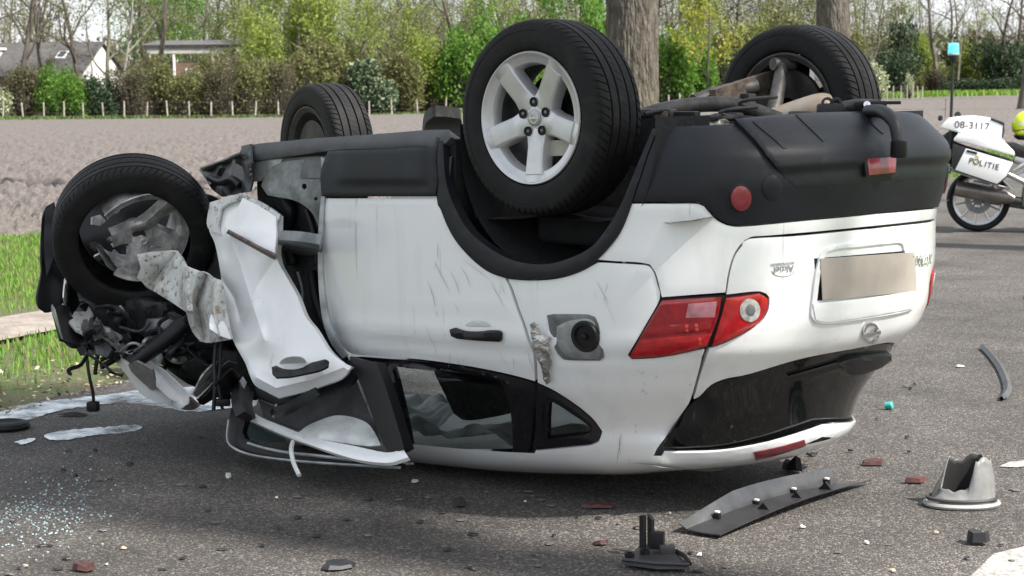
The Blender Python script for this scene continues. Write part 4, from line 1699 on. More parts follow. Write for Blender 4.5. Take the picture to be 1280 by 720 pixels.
bumper_black = panel("bumper_cladding", [(791, 252.5), (800, 226), (812, 190), (824, 161), (850, 159), (880, 158), (913, 156), (960, 151), (1024, 147), (1080, 146), (1124, 147), (1150, 155), (1190, 185), (1200, 230), (1190, 252),
                      (1176, 253), (1092, 266), (999, 275), (936, 281), (914, 281), (897, 274), (884, 261), (874, 253.5), (835, 253)],
                     GREYPL, B, off=.008, thick=.03, gap=.6, mirror='sym', corner=44)
valance = panel("bumper_valance", [(916, 155), (936, 175), (952, 193), (968, 212), (981, 229), (993, 237), (1011, 238.5), (1050, 235), (1092, 231.5), (1130, 227), (1152, 223.5), (1163, 216), (1190, 200), (1180, 185), (1150, 155), (1124, 147),
                 (1080, 146), (1024, 147), (960, 151)], GREYPL, B, off=.026,
                relief=lambda px, py, P: .018 * (1 / (1 + math.exp(-(py - (213 - (px - 986) * .075)) / 1.6))) * -1 + .0, thick=.02, gap=.5, grid=3.2, step=4, mirror='sym', roll=.004)
for _r in ([(938, 160), (943, 159), (979, 190), (975, 191)], [(991, 152), (996, 152), (1027, 182), (1024, 184)], [(1071, 150), (1076, 150), (1101, 173), (1098, 175)]):
    panel('valance_rib', _r, GREYPL, B, off=.031, thick=.012, gap=0, grid=3, roll=.002)
arch_trim = panel("wheel_arch_trim", arch_out[:] + [(800, 226), (812, 190), (824, 161)] + arch_in[::-1][0:] + [(545, 170)], GREYPL, B, off=.014, thick=.045, gap=.3, grid=6, mirror='copy', corner=50, roll=.004)
sill = panel("sill_cladding", [(405, 246), (404, 215), (413, 189), (480, 187), (544, 184), (552, 176), (549, 200), (551, 225), (548, 246)], GREYPL, B, off=.018,
             relief=lambda px, py, P: .008 * (1 / (1 + math.exp((px - 537) / 2.5))) * (1 / (1 + math.exp((py - 228) / 1.8))) * (1 / (1 + math.exp(-(px - 428) / 3))), thick=.04, gap=.5, grid=3.5, step=4, mirror='copy', roll=.003)
tailgate = panel("tailgate", [(936, 298), (999, 294), (1092, 285), (1163, 281), (1190, 290), (1190, 330), (1180, 394), (1160, 415), (1128, 432),
                 (1095, 434), (1061, 438), (999, 450), (936, 468.5), (908, 474), (889, 482), (875, 496), (866, 500), (876, 465), (886, 436), (908, 428), (930, 417), (950, 403), (960, 386), (961, 372), (950, 365), (907, 369), (912, 340), (918, 320), (927, 307)],
                 PAINT, B, off=.002, relief=lambda px, py, P: -.004 * math.exp(-(((P.z - PITCH * P.x) - .66) / .03) ** 2), thick=.03, gap=.9, mirror='sym', corner=44)
rear_glass = panel("rear_window", [(889, 482), (936, 469.5), (999, 451), (1061, 439), (1127, 433), (1150, 440), (1110, 485), (1070, 512), (1030, 528), (999, 539), (955, 552), (905, 561), (860, 563.5), (827, 563), (835, 546), (857, 515), (874, 497)],
                   DIRTG, B, off=-.004, tree=GLASSB, thick=.008, gap=.4, mirror='sym')
spoiler = panel("roof_spoiler", [(830, 565), (860, 565), (905, 563), (955, 554), (999, 541), (1030, 530), (1070, 514), (1076, 517), (1040, 540), (999, 558), (960, 568), (936, 573.5), (905, 578), (874, 581), (845, 582), (826, 580), (824, 574)],
                PAINT, B, off=.004, tree=LIPB, thick=.012, gap=.6, grid=5, mirror='sym', corner=44)
brake = panel("high_brake_lamp", [(941, 564), (975, 557), (1004, 549), (1006, 556), (975, 566), (944, 574)], mat("brake_lamp_red", (.16, .012, .02), rough=.15, coat=.8), B, off=.010, tree=LIPB, thick=.02, gap=.1, grid=4)

panel("rear_wiper", [(1046, 453), (1061, 447), (1090, 443), (1111, 441), (1117, 446), (1100, 456), (1074, 466), (1061, 467), (1052, 461)], BLACK, B, off=.022, tree=GLASSB, thick=.03, gap=0, grid=4, roll=.008)
panel("wiper_blade", [(985, 470), (1048, 452), (1052, 457), (990, 475)], BLACK, B, off=.012, tree=GLASSB, thick=.012, gap=0, grid=4, roll=.002)
# window frames (gloss black) and panes
fr_out = [(437, 446), (480, 449), (520, 452), (560, 457), (600, 463.5), (640, 472), (668, 480), (667, 510), (664, 540), (660, 569), (640, 571), (580, 571), (512, 571), (500, 560), (483, 520), (462, 480)]


def ring_panel(name, outer, inner, m, parent, off, thick, mirror=None, grid=6):
    """frame: outer outline with one inner opening"""
    return skin(name, outer, m, parent, on_body(off), thick=thick, gap=0, grid=grid, mirror=mirror, holes=[inner])


gl_in = [(488, 458), (520, 462), (560, 466), (600, 469.5), (624, 474), (631, 492), (637, 515), (640, 545), (640, 568), (580, 569), (514, 569), (506, 530), (497, 490)]
ring_panel("rear_door_frame", fr_out, gl_in, GLOSSB, B, -.002, .03, mirror='copy')
panel("rear_door_window", inset_poly([np.array(p, float) for p in gl_in], -2), GLASS, B, off=-.012, thick=0, gap=0, mirror='copy')
q_out = [(671, 481), (690, 489.5), (708, 500.5), (725, 512.5), (740, 526), (751, 540), (748, 551), (737, 556), (720, 558), (690, 561), (668, 563), (669, 520)]
q_in = [(686, 502), (700, 509), (715, 519), (730, 529), (739, 537), (737, 542), (731, 544), (708, 547), (684, 549.5), (684, 525)]
ring_panel("quarter_window_frame", q_out, q_in, GLOSSB, B, -.002, .025, mirror='copy', grid=5)
panel("quarter_window", inset_poly([np.array(p, float) for p in q_in], -2), GLASS, B, off=-.01, thick=0, gap=0, mirror='copy')
panel("door_roof_rail", [(506, 572), (560, 573), (610, 573), (658, 571), (656, 577), (648, 581), (600, 582), (550, 581), (494, 579)], PAINT, B, off=.002, thick=.02, gap=.4, grid=4, mirror='copy')

# roof skin that lies on the road, and the headliner inside it
V, F = _base_grid(.0462, .185, 12, [-.72 + .04 * i for i in range(18)] + list(np.linspace(0, 2, 81)) )
nrow = 18 + 81
V2, F2 = [], []
for i in range(13):
    row = V[i * nrow:(i + 1) * nrow]
    V2 += row
    V2 += [(row[k][0], -row[k][1], row[k][2]) for k in range(17, -1, -1)]
k = nrow + 18
for i in range(12):
    for j in range(k - 1):
        F2.append((i * k + j, i * k + j + 1, (i + 1) * k + j + 1, (i + 1) * k + j))
mesh("roof", [(x, y, z) if z > .012 else (x, y, .012 + .1 * (z - .012)) for x, y, z in V2], F2, PAINT, B, smooth=True)
V, F = [], []
for i in range(25):
    for j in range(21):
        x = -1.62 + 2.0 * i / 24
        y = -.6 + 1.2 * j / 20
        V.append((x, y, .085 + RC(x) + .02 * vnoise(np.array([[x * 4, y * 4, 0]]))[0] + .05 * (abs(y) / .6) ** 4))
for i in range(24):
    for j in range(20):
        F.append((i * 21 + j, (i + 1) * 21 + j, (i + 1) * 21 + j + 1, i * 21 + j + 1))
mesh("headliner", V, F, LINER, B, smooth=True)

# ---------------------------------------------------------------- lamps
def lamp_bowl(px, py, P):
    return .004 * math.sin(px * .9)


panel("lamp_housing", [(826, 373), (904, 369), (907, 369), (950, 364), (962, 371), (961, 386), (951, 404), (930, 418), (908, 429), (884, 437), (824, 449), (788, 450.5), (784, 445), (806, 410)], BLACK, B, off=-.006, thick=.02, gap=.3)
tl = panel("tail_lamp", [(827, 375), (865, 372.5), (902, 370.5), (898, 395), (884, 433), (858, 440), (824, 446), (788, 448), (787, 444), (806, 411)], LAMP, B, off=.007, thick=.02, gap=.6, grid=5, roll=.004)
panel("lamp_lens", [(860, 379), (896, 376), (893, 396), (857, 397)], LAMPP, tl, off=.0095, thick=.004, gap=.2, grid=5)
panel("lamp_lens", [(800, 424), (888, 416), (883, 430), (858, 437), (824, 443), (791, 445)], LAMP2, tl, off=.0093, thick=.004, gap=.2, grid=5)
panel("lamp_lens", [(810, 408), (890, 401), (888, 413), (802, 421)], LAMP, tl, off=.0095, thick=.004, gap=.2, grid=5)
for (x0, y0) in ((856, 405), (868, 404), (872, 421)):
    panel("lamp_glint", [(x0, y0), (x0 + 4, y0), (x0 + 5, y0 + 9), (x0 + 1, y0 + 9)], mat("painted_glint", (.55, .07, .05), rough=.2), tl, off=.011, thick=.003, gap=0, grid=3)  # orange-red glints of the lens painted as small bright sheets
tl2 = panel("tail_lamp", [(907, 372), (930, 369), (949, 366), (959, 372), (959, 385), (949, 402), (929, 415.5), (908, 426), (889, 433), (900, 398)], LAMP2, B, off=.009, thick=.02, gap=.6, grid=5, roll=.004)
c = [(936 + 12.5 * math.cos(a), 387 + 14.5 * math.sin(a)) for a in np.linspace(0, 2 * math.pi, 20, endpoint=False)]
panel("reversing_lamp", c, CLEARL, tl2, off=.013, thick=.008, gap=0, grid=4, roll=.002)
c = [(936 + 7 * math.cos(a), 387 + 8.5 * math.sin(a)) for a in np.linspace(0, 2 * math.pi, 16, endpoint=False)]
panel("reversing_bulb", c, METALD, tl2, off=.0145, thick=.004, gap=0, grid=4)
for o in list(car.children):
    if o.name.split('.')[0] in ("tail_lamp", "lamp_housing"):
        mm = mirror_copy(o, car)
        for ch in o.children:
            mirror_copy(ch, mm)

# number-plate recess, plate, badges
rec = [(1012, 394), (1013, 378), (1017, 345), (1021, 325), (1027, 312), (1040, 306.5), (1090, 301), (1122, 298), (1131, 303), (1137, 330), (1143, 360), (1144, 378), (1138, 386), (1115, 392), (1070, 399), (1030, 404), (1016, 401)]
pl = [(1022, 323), (1139, 315), (1142, 364), (1025, 374)]
PLATE = mat("number_plate", (.44, .39, .345), rough=.5, col2=(.38, .34, .30), vscale=9)


def ring_on(name, outer, inner, m, off, grid=5, thick=.01):
    return ring_panel(name, outer, inner, m, B, off, thick, grid=grid)


# raised moulding round the plate
rin = inset_poly([np.array(p, float) for p in dense(rec, 5)], 5.5)
ring_on("plate_surround", rec, [tuple(p) for p in rin], PAINT, .012)
panel("plate_painted_shadow", [(1017, 323), (1137, 313), (1143, 364), (1021, 376)], BLACK, B, off=.004, thick=.003, gap=0)  # black sheet stands in for the shadow beside the plate
panel("number_plate", pl, PLATE, B, off=.014, thick=.004, gap=0, roll=0)
panel("plate_lamp_strip", [(1012, 378), (1068, 372.5), (1143, 362), (1143, 378), (1136, 385), (1070, 397), (1030, 402), (1016, 399)], PAINT, B, off=.016, thick=.012, gap=.6, grid=5)
panel("tailgate_gap_shade", [(1085, 281), (1150, 274), (1166, 270), (1164, 279), (1092, 284)], BLACK, B, off=-.001, thick=.004, gap=0, grid=4)  # black sheet stands in for the shade inside the open gap

for cx, cy, rx, ry, m, o, nm in ((925, 247, 15, 17.5, GREYPL, .012, "reflector_bezel"), (925, 247, 12.5, 15, FOGR, .019, "reflector"), (964, 234, 12.5, 15, GREYPL, .013, "tow_cover")):
    c = [(cx + rx * math.cos(a), cy + ry * math.sin(a)) for a in np.linspace(0, 2 * math.pi, 22, endpoint=False)]
    panel(nm, c, m, B, off=o, thick=.01, gap=0, grid=5, mirror='copy', roll=.003)
panel("fog_lamp_bezel", [(1073, 197.5), (1114, 195.5), (1113, 218), (1076, 221)], GREYPL, B, off=.027, thick=.012, gap=0, grid=5, roll=.003)
panel("fog_lamp", [(1076, 200), (1112, 197.5), (1110.5, 215.5), (1078, 218.5)], FOGR, B, off=.030, thick=.008, gap=0, grid=5, roll=.002)

# maker's badge: a ring with a bar, and the lettering, all upside down with the car
def badge(cx, cy, rx, ry, parent):
    o = [(cx + rx * math.cos(a), cy + ry * math.sin(a)) for a in np.linspace(0, 2 * math.pi, 26, endpoint=False)]
    i = [(cx + rx * .74 * math.cos(a), cy + ry * .74 * math.sin(a)) for a in np.linspace(0, 2 * math.pi, 26, endpoint=False)]
    r_ = ring_panel("badge_ring", o, i, CHROME, parent, .010, .008, grid=3)
    panel("badge_bar", [(cx - rx * 1.05, cy + .5), (cx + rx * 1.05, cy - 4.5), (cx + rx * 1.05, cy + .5), (cx - rx * 1.05, cy + 5)], CHROME, parent, off=.014, thick=.008, gap=0, grid=3)
    return r_


badge(1087.5, 415.5, 10, 13, B)


def letters(name, text, m, parent, mtx, depth=.002, font_scale=1.0):
    cu = bpy.data.curves.new(name, 'FONT')
    cu.body = text
    cu.extrude = depth
    cu.align_x = 'CENTER'
    cu.align_y = 'CENTER'
    cu.size = 1.0
    o = bpy.data.objects.new(name, cu)
    COL.objects.link(o)
    dg = bpy.context.evaluated_depsgraph_get()
    me = bpy.data.meshes.new_from_object(o.evaluated_get(dg))
    bpy.data.objects.remove(o)
    me.materials.clear()
    q = link(name, me, m, parent)
    me.transform(mtx)
    return q


def decal_mtx(px, py, w_px, right_px, up_px, off, size):
    """matrix that lays unit text on the body at a pixel; right/up given as pixel offsets"""
    p, n = hit(px, py)
    a, _ = hit(px + right_px[0], py + right_px[1])
    ex = (a - p).normalized()
    ez = n
    ey = ez.cross(ex).normalized()
    ex = ey.cross(ez).normalized()
    m_ = Matrix((ex * size, ey * size, ez)).transposed().to_4x4()
    m_.translation = p + n * off
    return m_


GREYT = mat("grey_print", (.30, .31, .31), rough=.5)
# text upside down: its reading direction runs to the left
letters("dealer_sticker", "Aktief", GREYT, B, decal_mtx(979, 336, 0, (-8, .8), None, .004, .034), .0006)
letters("dealer_sticker", "AUTOMOBIELEN", GREYT, B, decal_mtx(978, 329.5, 0, (-8, .8), None, .004, .013), .0006)
c = [(978 + 14 * math.cos(a), 338 + 7.5 * math.sin(a)) for a in np.linspace(.1, math.pi - .1, 14)]
tube("dealer_sticker", [hit(*q)[0] + hit(*q)[1] * .003 for q in c], .0012, GREYT, B, seg=5)
_bp, _bn = hit(1158, 323)
letters("model_badge", "X-TRAIL", CHROME, B, decal_mtx(1150, 324, 0, (-6, .6), None, .006, .055), .003)

# ---------------------------------------------------------------- door handle, fuel flap
def handle(pts, m, off=.03):
    return panel("door_handle", pts, m, B, off=off, thick=.02, gap=0, grid=4, roll=.006)


c = [(598 + 17 * math.cos(a), 409 + 9 * math.sin(a)) for a in np.linspace(math.pi, 2 * math.pi, 12)]
panel("handle_cup", c, mat("shaded_paint", (.62, .63, .63), rough=.4), B, off=.004, thick=.003, gap=0, grid=4)  # recess shade put into a greyer copy of the body white
hp = panel("door_handle", [(566, 411), (572, 409), (580, 412), (590, 413.5), (605, 413.5), (614, 412), (627, 412.5), (630, 415), (630, 423), (628, 426), (600, 424.5), (575, 422), (568, 419)], BLACK, B, off=.026, thick=.018, gap=0, grid=4, roll=.008, mirror='copy')
fuel_out = [(684, 394), (692, 392.5), (736, 393), (744, 396), (748, 404), (754, 436), (755, 446), (750, 450.5), (712, 450), (702, 447), (694, 436), (688, 418)]
panel("fuel_recess", fuel_out, METALD, B, off=.0035, thick=.002, gap=0, grid=5)
panel("fuel_bowl", [(697, 408), (712, 401), (735, 398), (744, 402), (752, 440), (748, 448), (716, 447), (704, 440), (697, 425)], METALG, B, off=.0065, thick=.002, gap=0, grid=5)
pc, pn = hit(733, 420)
lathe("fuel_cap", [(.0, .056), (.012, .056), (.018, .052), (.018, .040), (.008, .036), (.008, 0.0)], pn, np.array(pc), BLACK, B, seg=32)
lathe("fuel_cap_grip", [(.008, .012), (.02, .011), (.022, 0)], pn, np.array(pc), BLACK, B, seg=16)


def flap_place(px, py, cx, cy):
    h = hit(px, py, cx, cy)
    P = h[0] + h[1] * (.012 + .05 * (1 - (px - 672) / 22) * .6)
    n = vnoise(np.array([P]) * 60)[0]
    return P + h[1] * (.006 * n), h[1]


skin("fuel_flap", [(672, 404), (675, 401), (679, 403), (681, 414), (686, 419), (692, 421), (689, 427), (690, 440), (693, 452), (690, 460), (692, 474), (688, 478), (684, 470), (681, 452), (676, 436), (673, 420)], mat("torn_metal", (.55, .55, .54), rough=.25, metal=.8, var=.5, vscale=40, bump=.4, bscale=60), B, flap_place, thick=.006, gap=0, grid=3)

# scrape marks left by the roll: hair-thin abraded lines on door and quarter panel
V, F = [], []
for i in range(64):
    rr = random.Random(5200 + i)
    if i < 40:
        x0, y0 = rr.uniform(535, 640), rr.uniform(262, 455)
    else:
        x0, y0 = rr.uniform(650, 790), rr.uniform(335, 560)
    L_ = rr.uniform(8, 46)
    a_ = math.radians(rr.gauss(72, 12))
    pts_ = []
    for k in range(9):
        t = k / 8
        x = x0 + L_ * t * math.cos(a_) + 2.0 * math.sin(t * 3 + i)
        y = y0 + L_ * t * math.sin(a_)
        pts_.append((x, y))
    hw = rr.uniform(.15, .42)
    b_ = len(V)
    okk = True
    hs_ = []
    for k, (x, y) in enumerate(pts_):
        wv = hw * math.sin(math.pi * (k + .5) / 9)
        for sx in (-wv, wv):
            h_ = hit(x + sx, y)
            if h_ is None or h_[0].y > -.5:
                okk = False
                break
            hs_.append(h_[0] + h_[1] * (.0065 + crease(0, 0, h_[0])))
        if not okk:
            break
    # keep to painted metal
    if not okk or any(469 < y and x < 760 for x, y in pts_) or any(y < 350 and 548 < x < 800 and (x - 672) ** 2 / 128 ** 2 + (y - 215) ** 2 / 138 ** 2 < 1 for x, y in pts_) or any(680 < x < 760 and 385 < y < 455 for x, y in pts_) or any(560 < x < 636 and 395 < y < 430 for x, y in pts_) or any(x > 780 and y < 455 for x, y in pts_):
        continue
    V += [tuple(v) for v in hs_]
    for k in range(8):
        F.append((b_ + 2 * k, b_ + 2 * k + 1, b_ + 2 * k + 3, b_ + 2 * k + 2))
tag(mesh("scrape_marks", V, F, mat("abraded_paint", (.34, .335, .32), rough=.7), B), kind="stuff")
# ---------------------------------------------------------------- wheels (outward axis = local -Y)
def tyre_mesh():
    prof = [(.086, .2375), (.099, .238), (.107, .243), (.1108, .254), (.1125, .272), (.1125, .292), (.110, .308), (.1115, .3085), (.1105, .318), (.106, .330), (.098, .3385), (.088, .3435), (.0745, .3465)]
    for g in (.0665, .026):
        prof += [(g + .0045, .3485 if g < .05 else .3475), (g + .0035, .3395), (g - .0035, .3395), (g - .0045, .3490 if g < .05 else .3480)]
    prof += [(.0, .3498)]
    prof = prof + [(-a, r_) for a, r_ in prof[-2::-1]]
    pitch = 74
    offs = (0, .80, .83, .97)
    angs, slot = [], []
    for p in range(pitch):
        for k, o in enumerate(offs):
            angs.append(2 * math.pi * (p + o) / pitch)
            slot.append(k in (2, 3))
    n, s = len(prof), len(angs)
    A = np.array(angs)
    V = np.zeros((n, s, 3))
    for i, (y, r_) in enumerate(prof):
        rr = np.full(s, r_)
        ay = abs(y)
        if .073 < ay < .108 and r_ > .32:
            rr = np.where(slot, r_ - .0045, r_)
        elif .031 < ay < .062 or ay < .0215:
            rr = np.where(slot, r_ - .0015, r_)
        sh = y * 1.2 / .35 * .5                         # slanted sipes
        V[i, :, 0] = rr * np.cos(A + sh)
        V[i, :, 2] = rr * np.sin(A + sh)
        V[i, :, 1] = -y
    idx = np.arange(n * s).reshape(n, s)
    nx = np.roll(idx, -1, 1)
    F = np.stack([idx[:-1], nx[:-1], nx[1:], idx[1:]], -1).reshape(-1, 4)
    me = bpy.data.meshes.new("tyre")
    me.from_pydata(V.reshape(-1, 3).tolist(), [], F.tolist())
    me.polygons.foreach_set("use_smooth", [True] * len(me.polygons))
    me.update()
    me.set_sharp_from_angle(angle=math.radians(40))
    me.materials.append(RUBBER)
    return me


def rim_mesh(broken=False):
    V, F = [], []
    prof = [(.092, .196), (.098, .214), (.102, .222), (.109, .229), (.1095, .233), (.104, .236), (.09, .224), (-.09, .22), (-.104, .236), (-.106, .228), (-.09, .205), (-.02, .19), (.05, .188), (.085, .192), (.092, .196)]
    lathe_data([(a, r_) for a, r_ in prof], (0, -1, 0), (0, 0, 0), 64, V, F)
    lathe_data([(.04, .075), (.068, .073), (.0765, .064), (.0785, .05), (.0785, .0)], (0, -1, 0), (0, 0, 0), 40, V, F)
    for q in range(5):
        if broken and q == 3:
            continue
        a0 = math.radians(-90 + 72 * q)
        er = np.array([math.cos(a0), 0, math.sin(a0)])
        et = np.array([-math.sin(a0), 0, math.cos(a0)])
        out = np.array([0, -1.0, 0])
        st = [(.03, .050, .0740), (.052, .049, .0775), (.072, .044, .0795), (.10, .039, .084), (.14, .039, .092), (.175, .040, .0985), (.198, .0415, .1015), (.2005, .0415, .0975), (.226, .044, .1045)]
        b = len(V)
        for r_, w, y in st:
            for (u, dy) in ((-1.12, -.05), (-1.06, -.014), (-.95, -.003), (-.80, .001), (0, .0035), (.80, .001), (.95, -.003), (1.06, -.014), (1.12, -.05)):
                V.append(er * r_ + et * (u * w) + out * (y + dy))
        for i in range(len(st) - 1):
            for j in range(8):
                p = b + i * 9 + j
                F.append((p, p + 1, p + 10, p + 9))
    me = bpy.data.meshes.new("rim")
    me.from_pydata([tuple(v) for v in V], [], F)
    bm = bmesh.new()
    bm.from_mesh(me)
    bmesh.ops.recalc_face_normals(bm, faces=bm.faces[:])
    if broken:
        def lost(f):
            c_ = f.calc_center_median()
            a_ = math.degrees(math.atan2(c_.z, c_.x)) % 360
            return math.hypot(c_.x, c_.z) > .15 and (150 + 7 * math.sin(c_.y * 60) < a_ < 232 + 9 * math.sin(c_.y * 45))
        bmesh.ops.delete(bm, geom=[f for f in bm.faces if lost(f)], context='FACES')
        for v in bm.verts:
            a_ = math.atan2(v.co.z, v.co.x)
            v.co.y += .02 * math.sin(a_ * 2 + 1)
    bm.to_mesh(me)
    bm.free()
    me.polygons.foreach_set("use_smooth", [True] * len(me.polygons))
    me.set_sharp_from_angle(angle=math.radians(28))
    me.materials.append(SCUFFED if broken else ALLOY)
    me.materials.append(mat("rim_grime", (.045, .042, .04), rough=.7, var=.4, vscale=20))
    # the hidden inner barrel carries brake dust and road grime
    me.polygons.foreach_set("material_index", [1 if (not broken and p.center.y > -.02 and math.hypot(p.center.x, p.center.z) > .15) else 0 for p in me.polygons])
    return me


SCUFFED = mat("scuffed_alloy", (.55, .545, .54), rough=.5, metal=.5, var=.5, vscale=14)
add_layer(SCUFFED, (.05, .047, .044), 9.0, .50, .70, strength=.7)
TYRE, RIM, RIMB = tyre_mesh(), rim_mesh(), rim_mesh(True)
DISC = mat("brake_disc", (.04, .036, .033), rough=.5, metal=.6, var=.4, vscale=14)
HOLESHADE = mat("recess_shade", (.008, .008, .008), rough=.8)  # near-black colour for the shade in the wheel bolt recesses


def set_wheel(centre, out_dir, spin=0.0, rim=True, face=True, shield=True):
    """out_dir: unit vector of the outer face"""
    n = np.asarray(out_dir, float)
    n /= np.linalg.norm(n)
    y = -n
    x = np.cross(y, (0, 0, 1.0))
    x /= np.linalg.norm(x)
    z = np.cross(x, y)
    c, s = math.cos(spin), math.sin(spin)
    x2, z2 = x * c + z * s, z * c - x * s
    M = Matrix(((x2[0], y[0], z2[0], centre[0]), (x2[1], y[1], z2[1], centre[1]), (x2[2], y[2], z2[2], centre[2]), (0, 0, 0, 1)))
    V, F = [], []
    if shield:
        lathe_data([(-.02, .0), (-.02, .145), (-.032, .145), (-.032, .0)], (0, -1, 0), (0, 0, 0), 36, V, F)
    lathe_data([(-.06, .05), (.04, .05), (.045, .0)], (0, -1, 0), (0, 0, 0), 24, V, F)
    if shield:
        lathe_data([(-.04, .06), (-.05, .165), (-.075, .165), (-.085, .05)], (0, -1, 0), (0, 0, 0), 30, V, F)
    w = mesh("wheel", V, F, DISC, B, smooth=True, sharp=35)
    w.matrix_world = M
    link("tyre", TYRE, RUBBER, w)
    if rim:
        link("rim", RIM, ALLOY, w)
    if face:
        for q in range(5):
            a = math.radians(-54 + 72 * q)
            p = np.array([math.cos(a) * .0565, 0, math.sin(a) * .0565])
            lathe("lug_hole_shade", [(.06, .0175), (.0845, .0172), (.0845, .0155), (.0812, .0145), (.0812, 0)], (0, -1, 0), p, HOLESHADE, w, seg=18)  # disc set proud, its dark colour standing in for the hole's shade
            lathe("wheel_nut", [(.055, .0065), (.0822, .0065), (.0828, .005), (.0828, 0)], (0, -1, 0), p, METALD, w, seg=6)
        lathe("hub_cap", [(.07, .031), (.083, .030), (.085, .027), (.0845, .0)], (0, -1, 0), (0, 0, 0), METALG, w, seg=32)
        V, F = [], []
        lathe_data([(.0845, .0205), (.0862, .020), (.0862, .0155), (.0845, .015)], (0, -1, 0), (0, 0, 0), 28, V, F)
        box_data(V, F, (0, -.0858, 0), (.046, .002, .007))
        mesh("hub_badge", V, F, CHROME, w)
    V, F = box_data([], [], (.09, -.02, -.11), (.11, .06, .055), rotz(0))
    mesh("brake_caliper", V, F, mat("caliper", (.42, .40, .35), rough=.5, var=.3), w)
    return w


ZW = 1.343 + .096
set_wheel((.0, -.760, ZW), (.02, -1, .0), spin=math.radians(3))
set_wheel((.0, .765, ZW + .012), (0, 1, .02), spin=.5, face=False)
wf = at(408, 190, 9.4)
set_wheel(wf, -(-CF * math.cos(math.radians(58)) - RH * math.sin(math.radians(58))) * np.array([1, 1, 0]) + np.array([0, 0, .02]), spin=.3, face=False)
# burst front wheel pushed back and turned towards the road
nf = -(ray(168, 292)) + np.array([0, 0, -.46])
c0 = at(168, 292, 8.02)
wn_ = set_wheel(c0, nf, spin=.2, rim=False, face=False, shield=False)
rimo = link("rim", RIMB, ALLOY, wn_)
rimo.matrix_local = Matrix.Translation((.015, .02, .03)) @ Matrix.Rotation(math.radians(16), 4, 'Z') @ Matrix.Rotation(math.radians(10), 4, 'X') @ Matrix.Rotation(.35, 4, 'Y') @ Matrix.Scale(.93, 4)

# ---------------------------------------------------------------- wheel houses
for s in (-1, 1):
    V, F = [], []
    seg = 28
    rings = ((.835, .452), (.80, .450), (.62, .44), (.50, .42), (.47, .30), (.46, .0))
    for i, (y, r_) in enumerate(rings):
        arc = [(-r_ * 1.03, .075)] + [(r_ * 1.03 * math.cos(math.pi + math.pi * k / seg), r_ * 1.02 * math.sin(math.pi + math.pi * k / seg)) for k in range(seg + 1)] + [(r_ * 1.03, .075)]
        for u, v in arc:
            V.append((.085 + u, s * y, 1.355 + v + PITCH * u))
    n_ = seg + 3
    for i in range(5):
        for k in range(n_ - 1):
            p = i * n_ + k
            F.append((p, p + 1, p + n_ + 1, p + n_))
    mesh("wheel_house", V, F, mat("wheel_liner", (.010, .010, .011), rough=.8, var=.3, vscale=14, bump=.3, bscale=40), B, smooth=True, sharp=40)

for s in (-1, 1):
    box('wheel_house_wall', (-.405, s * .64, 1.19), (.03, .42, .34), _mats['wheel_liner'], B)
# ---------------------------------------------------------------- underbody, now facing the sky
def zf(x):
    return 1.33 + .096 * 0 + PITCH * x


V, F = [], []
nx_, ny_ = 40, 22
for i in range(nx_ + 1):
    for j in range(ny_ + 1):
        x = -1.75 + 2.45 * i / nx_
        y = -.80 + 1.6 * j / ny_
        z = zf(x) + .012 * vnoise(np.array([[x * 7, y * 7, 1]]))[0] - .05 * math.exp(-(y / .16) ** 2) + (.02 if abs(abs(y) - .42) < .06 else 0)
        if x > -.40 and abs(y) > .45:
            z -= .25
        V.append((x, y, z))
for i in range(nx_):
    for j in range(ny_):
        a = i * (ny_ + 1) + j
        F.append((a, a + ny_ + 1, a + ny_ + 2, a + 1))
mesh("floor_pan", V, F, UNDER, B, smooth=True, sharp=30)
# rocker: grey lower sill running the length of the doors, with its top flange
panel("rocker_panel", [(303, 183), (345, 178), (420, 172), (480, 168), (530, 164), (562, 163), (566, 172), (548, 183), (480, 186), (420, 188), (360, 196), (312, 202), (303, 196)],
      mat("rocker_grey", (.07, .072, .076), rough=.5, var=.3, vscale=6, bump=.15, bscale=14), B, off=.012, thick=.10, gap=0, grid=6, roll=.006)
for s in (-1, 1):
    V, F = [], []
    for i in range(30):
        x = -1.72 + 1.32 * i / 29
        zz = zf(x) + .01 * vnoise(np.array([[x * 5, s, 2]]))[0]
        for (yy, dz) in ((-.875, -.10), (-.86, -.015), (-.80, .012), (-.74, .01), (-.735, .045), (-.725, .045), (-.72, -.02)):
            V.append((x, -s * yy if s > 0 else yy, zz + dz))
    for i in range(29):
        for j in range(6):
            p = i * 7 + j
            F.append((p, p + 1, p + 8, p + 7))
    mesh("sill_flange", V, F, mat("sill_metal", (.13, .13, .13), rough=.5, metal=.3, var=.4, vscale=8), B, smooth=True, sharp=25)

# exhaust, suspension and tow bar on the rear underside
def pth(*pts):
    return [at(*p) for p in pts]


tube("exhaust_pipe", pth((800, 146, 7.0), (830, 137, 7.05), (870, 131, 7.15), (915, 131, 7.2), (945, 139, 7.2), (975, 150, 7.2)), .030, PIPE, B, seg=12, per=5)
tube("exhaust_pipe", pth((868, 128, 7.5), (900, 117, 7.55), (945, 108, 7.6)), .034, PIPE, B, seg=12, per=4)
tube("muffler", pth((905, 157, 7.35), (960, 148, 7.35), (1020, 137, 7.3), (1036, 136, 7.3)), [.012, .035, .062, .058], MUFF, B, seg=20, per=5)
V, F = [], []
a, b = at(892, 126, 7.45), at(985, 93, 7.75)
d, e1, e2 = frame(b - a)
box_data(V, F, (a + b) / 2, (.09, .035, np.linalg.norm(b - a)), np.stack([e2, e1, d], 1), taper=.85)
mesh("trailing_arm", V, F, RUST, B)
tube("shock_absorber", pth((978, 78, 7.55), (976, 92, 7.55), (972, 115, 7.5), (966, 146, 7.45)), [.022, .026, .030, .032], PIPE, B, seg=14, per=3)
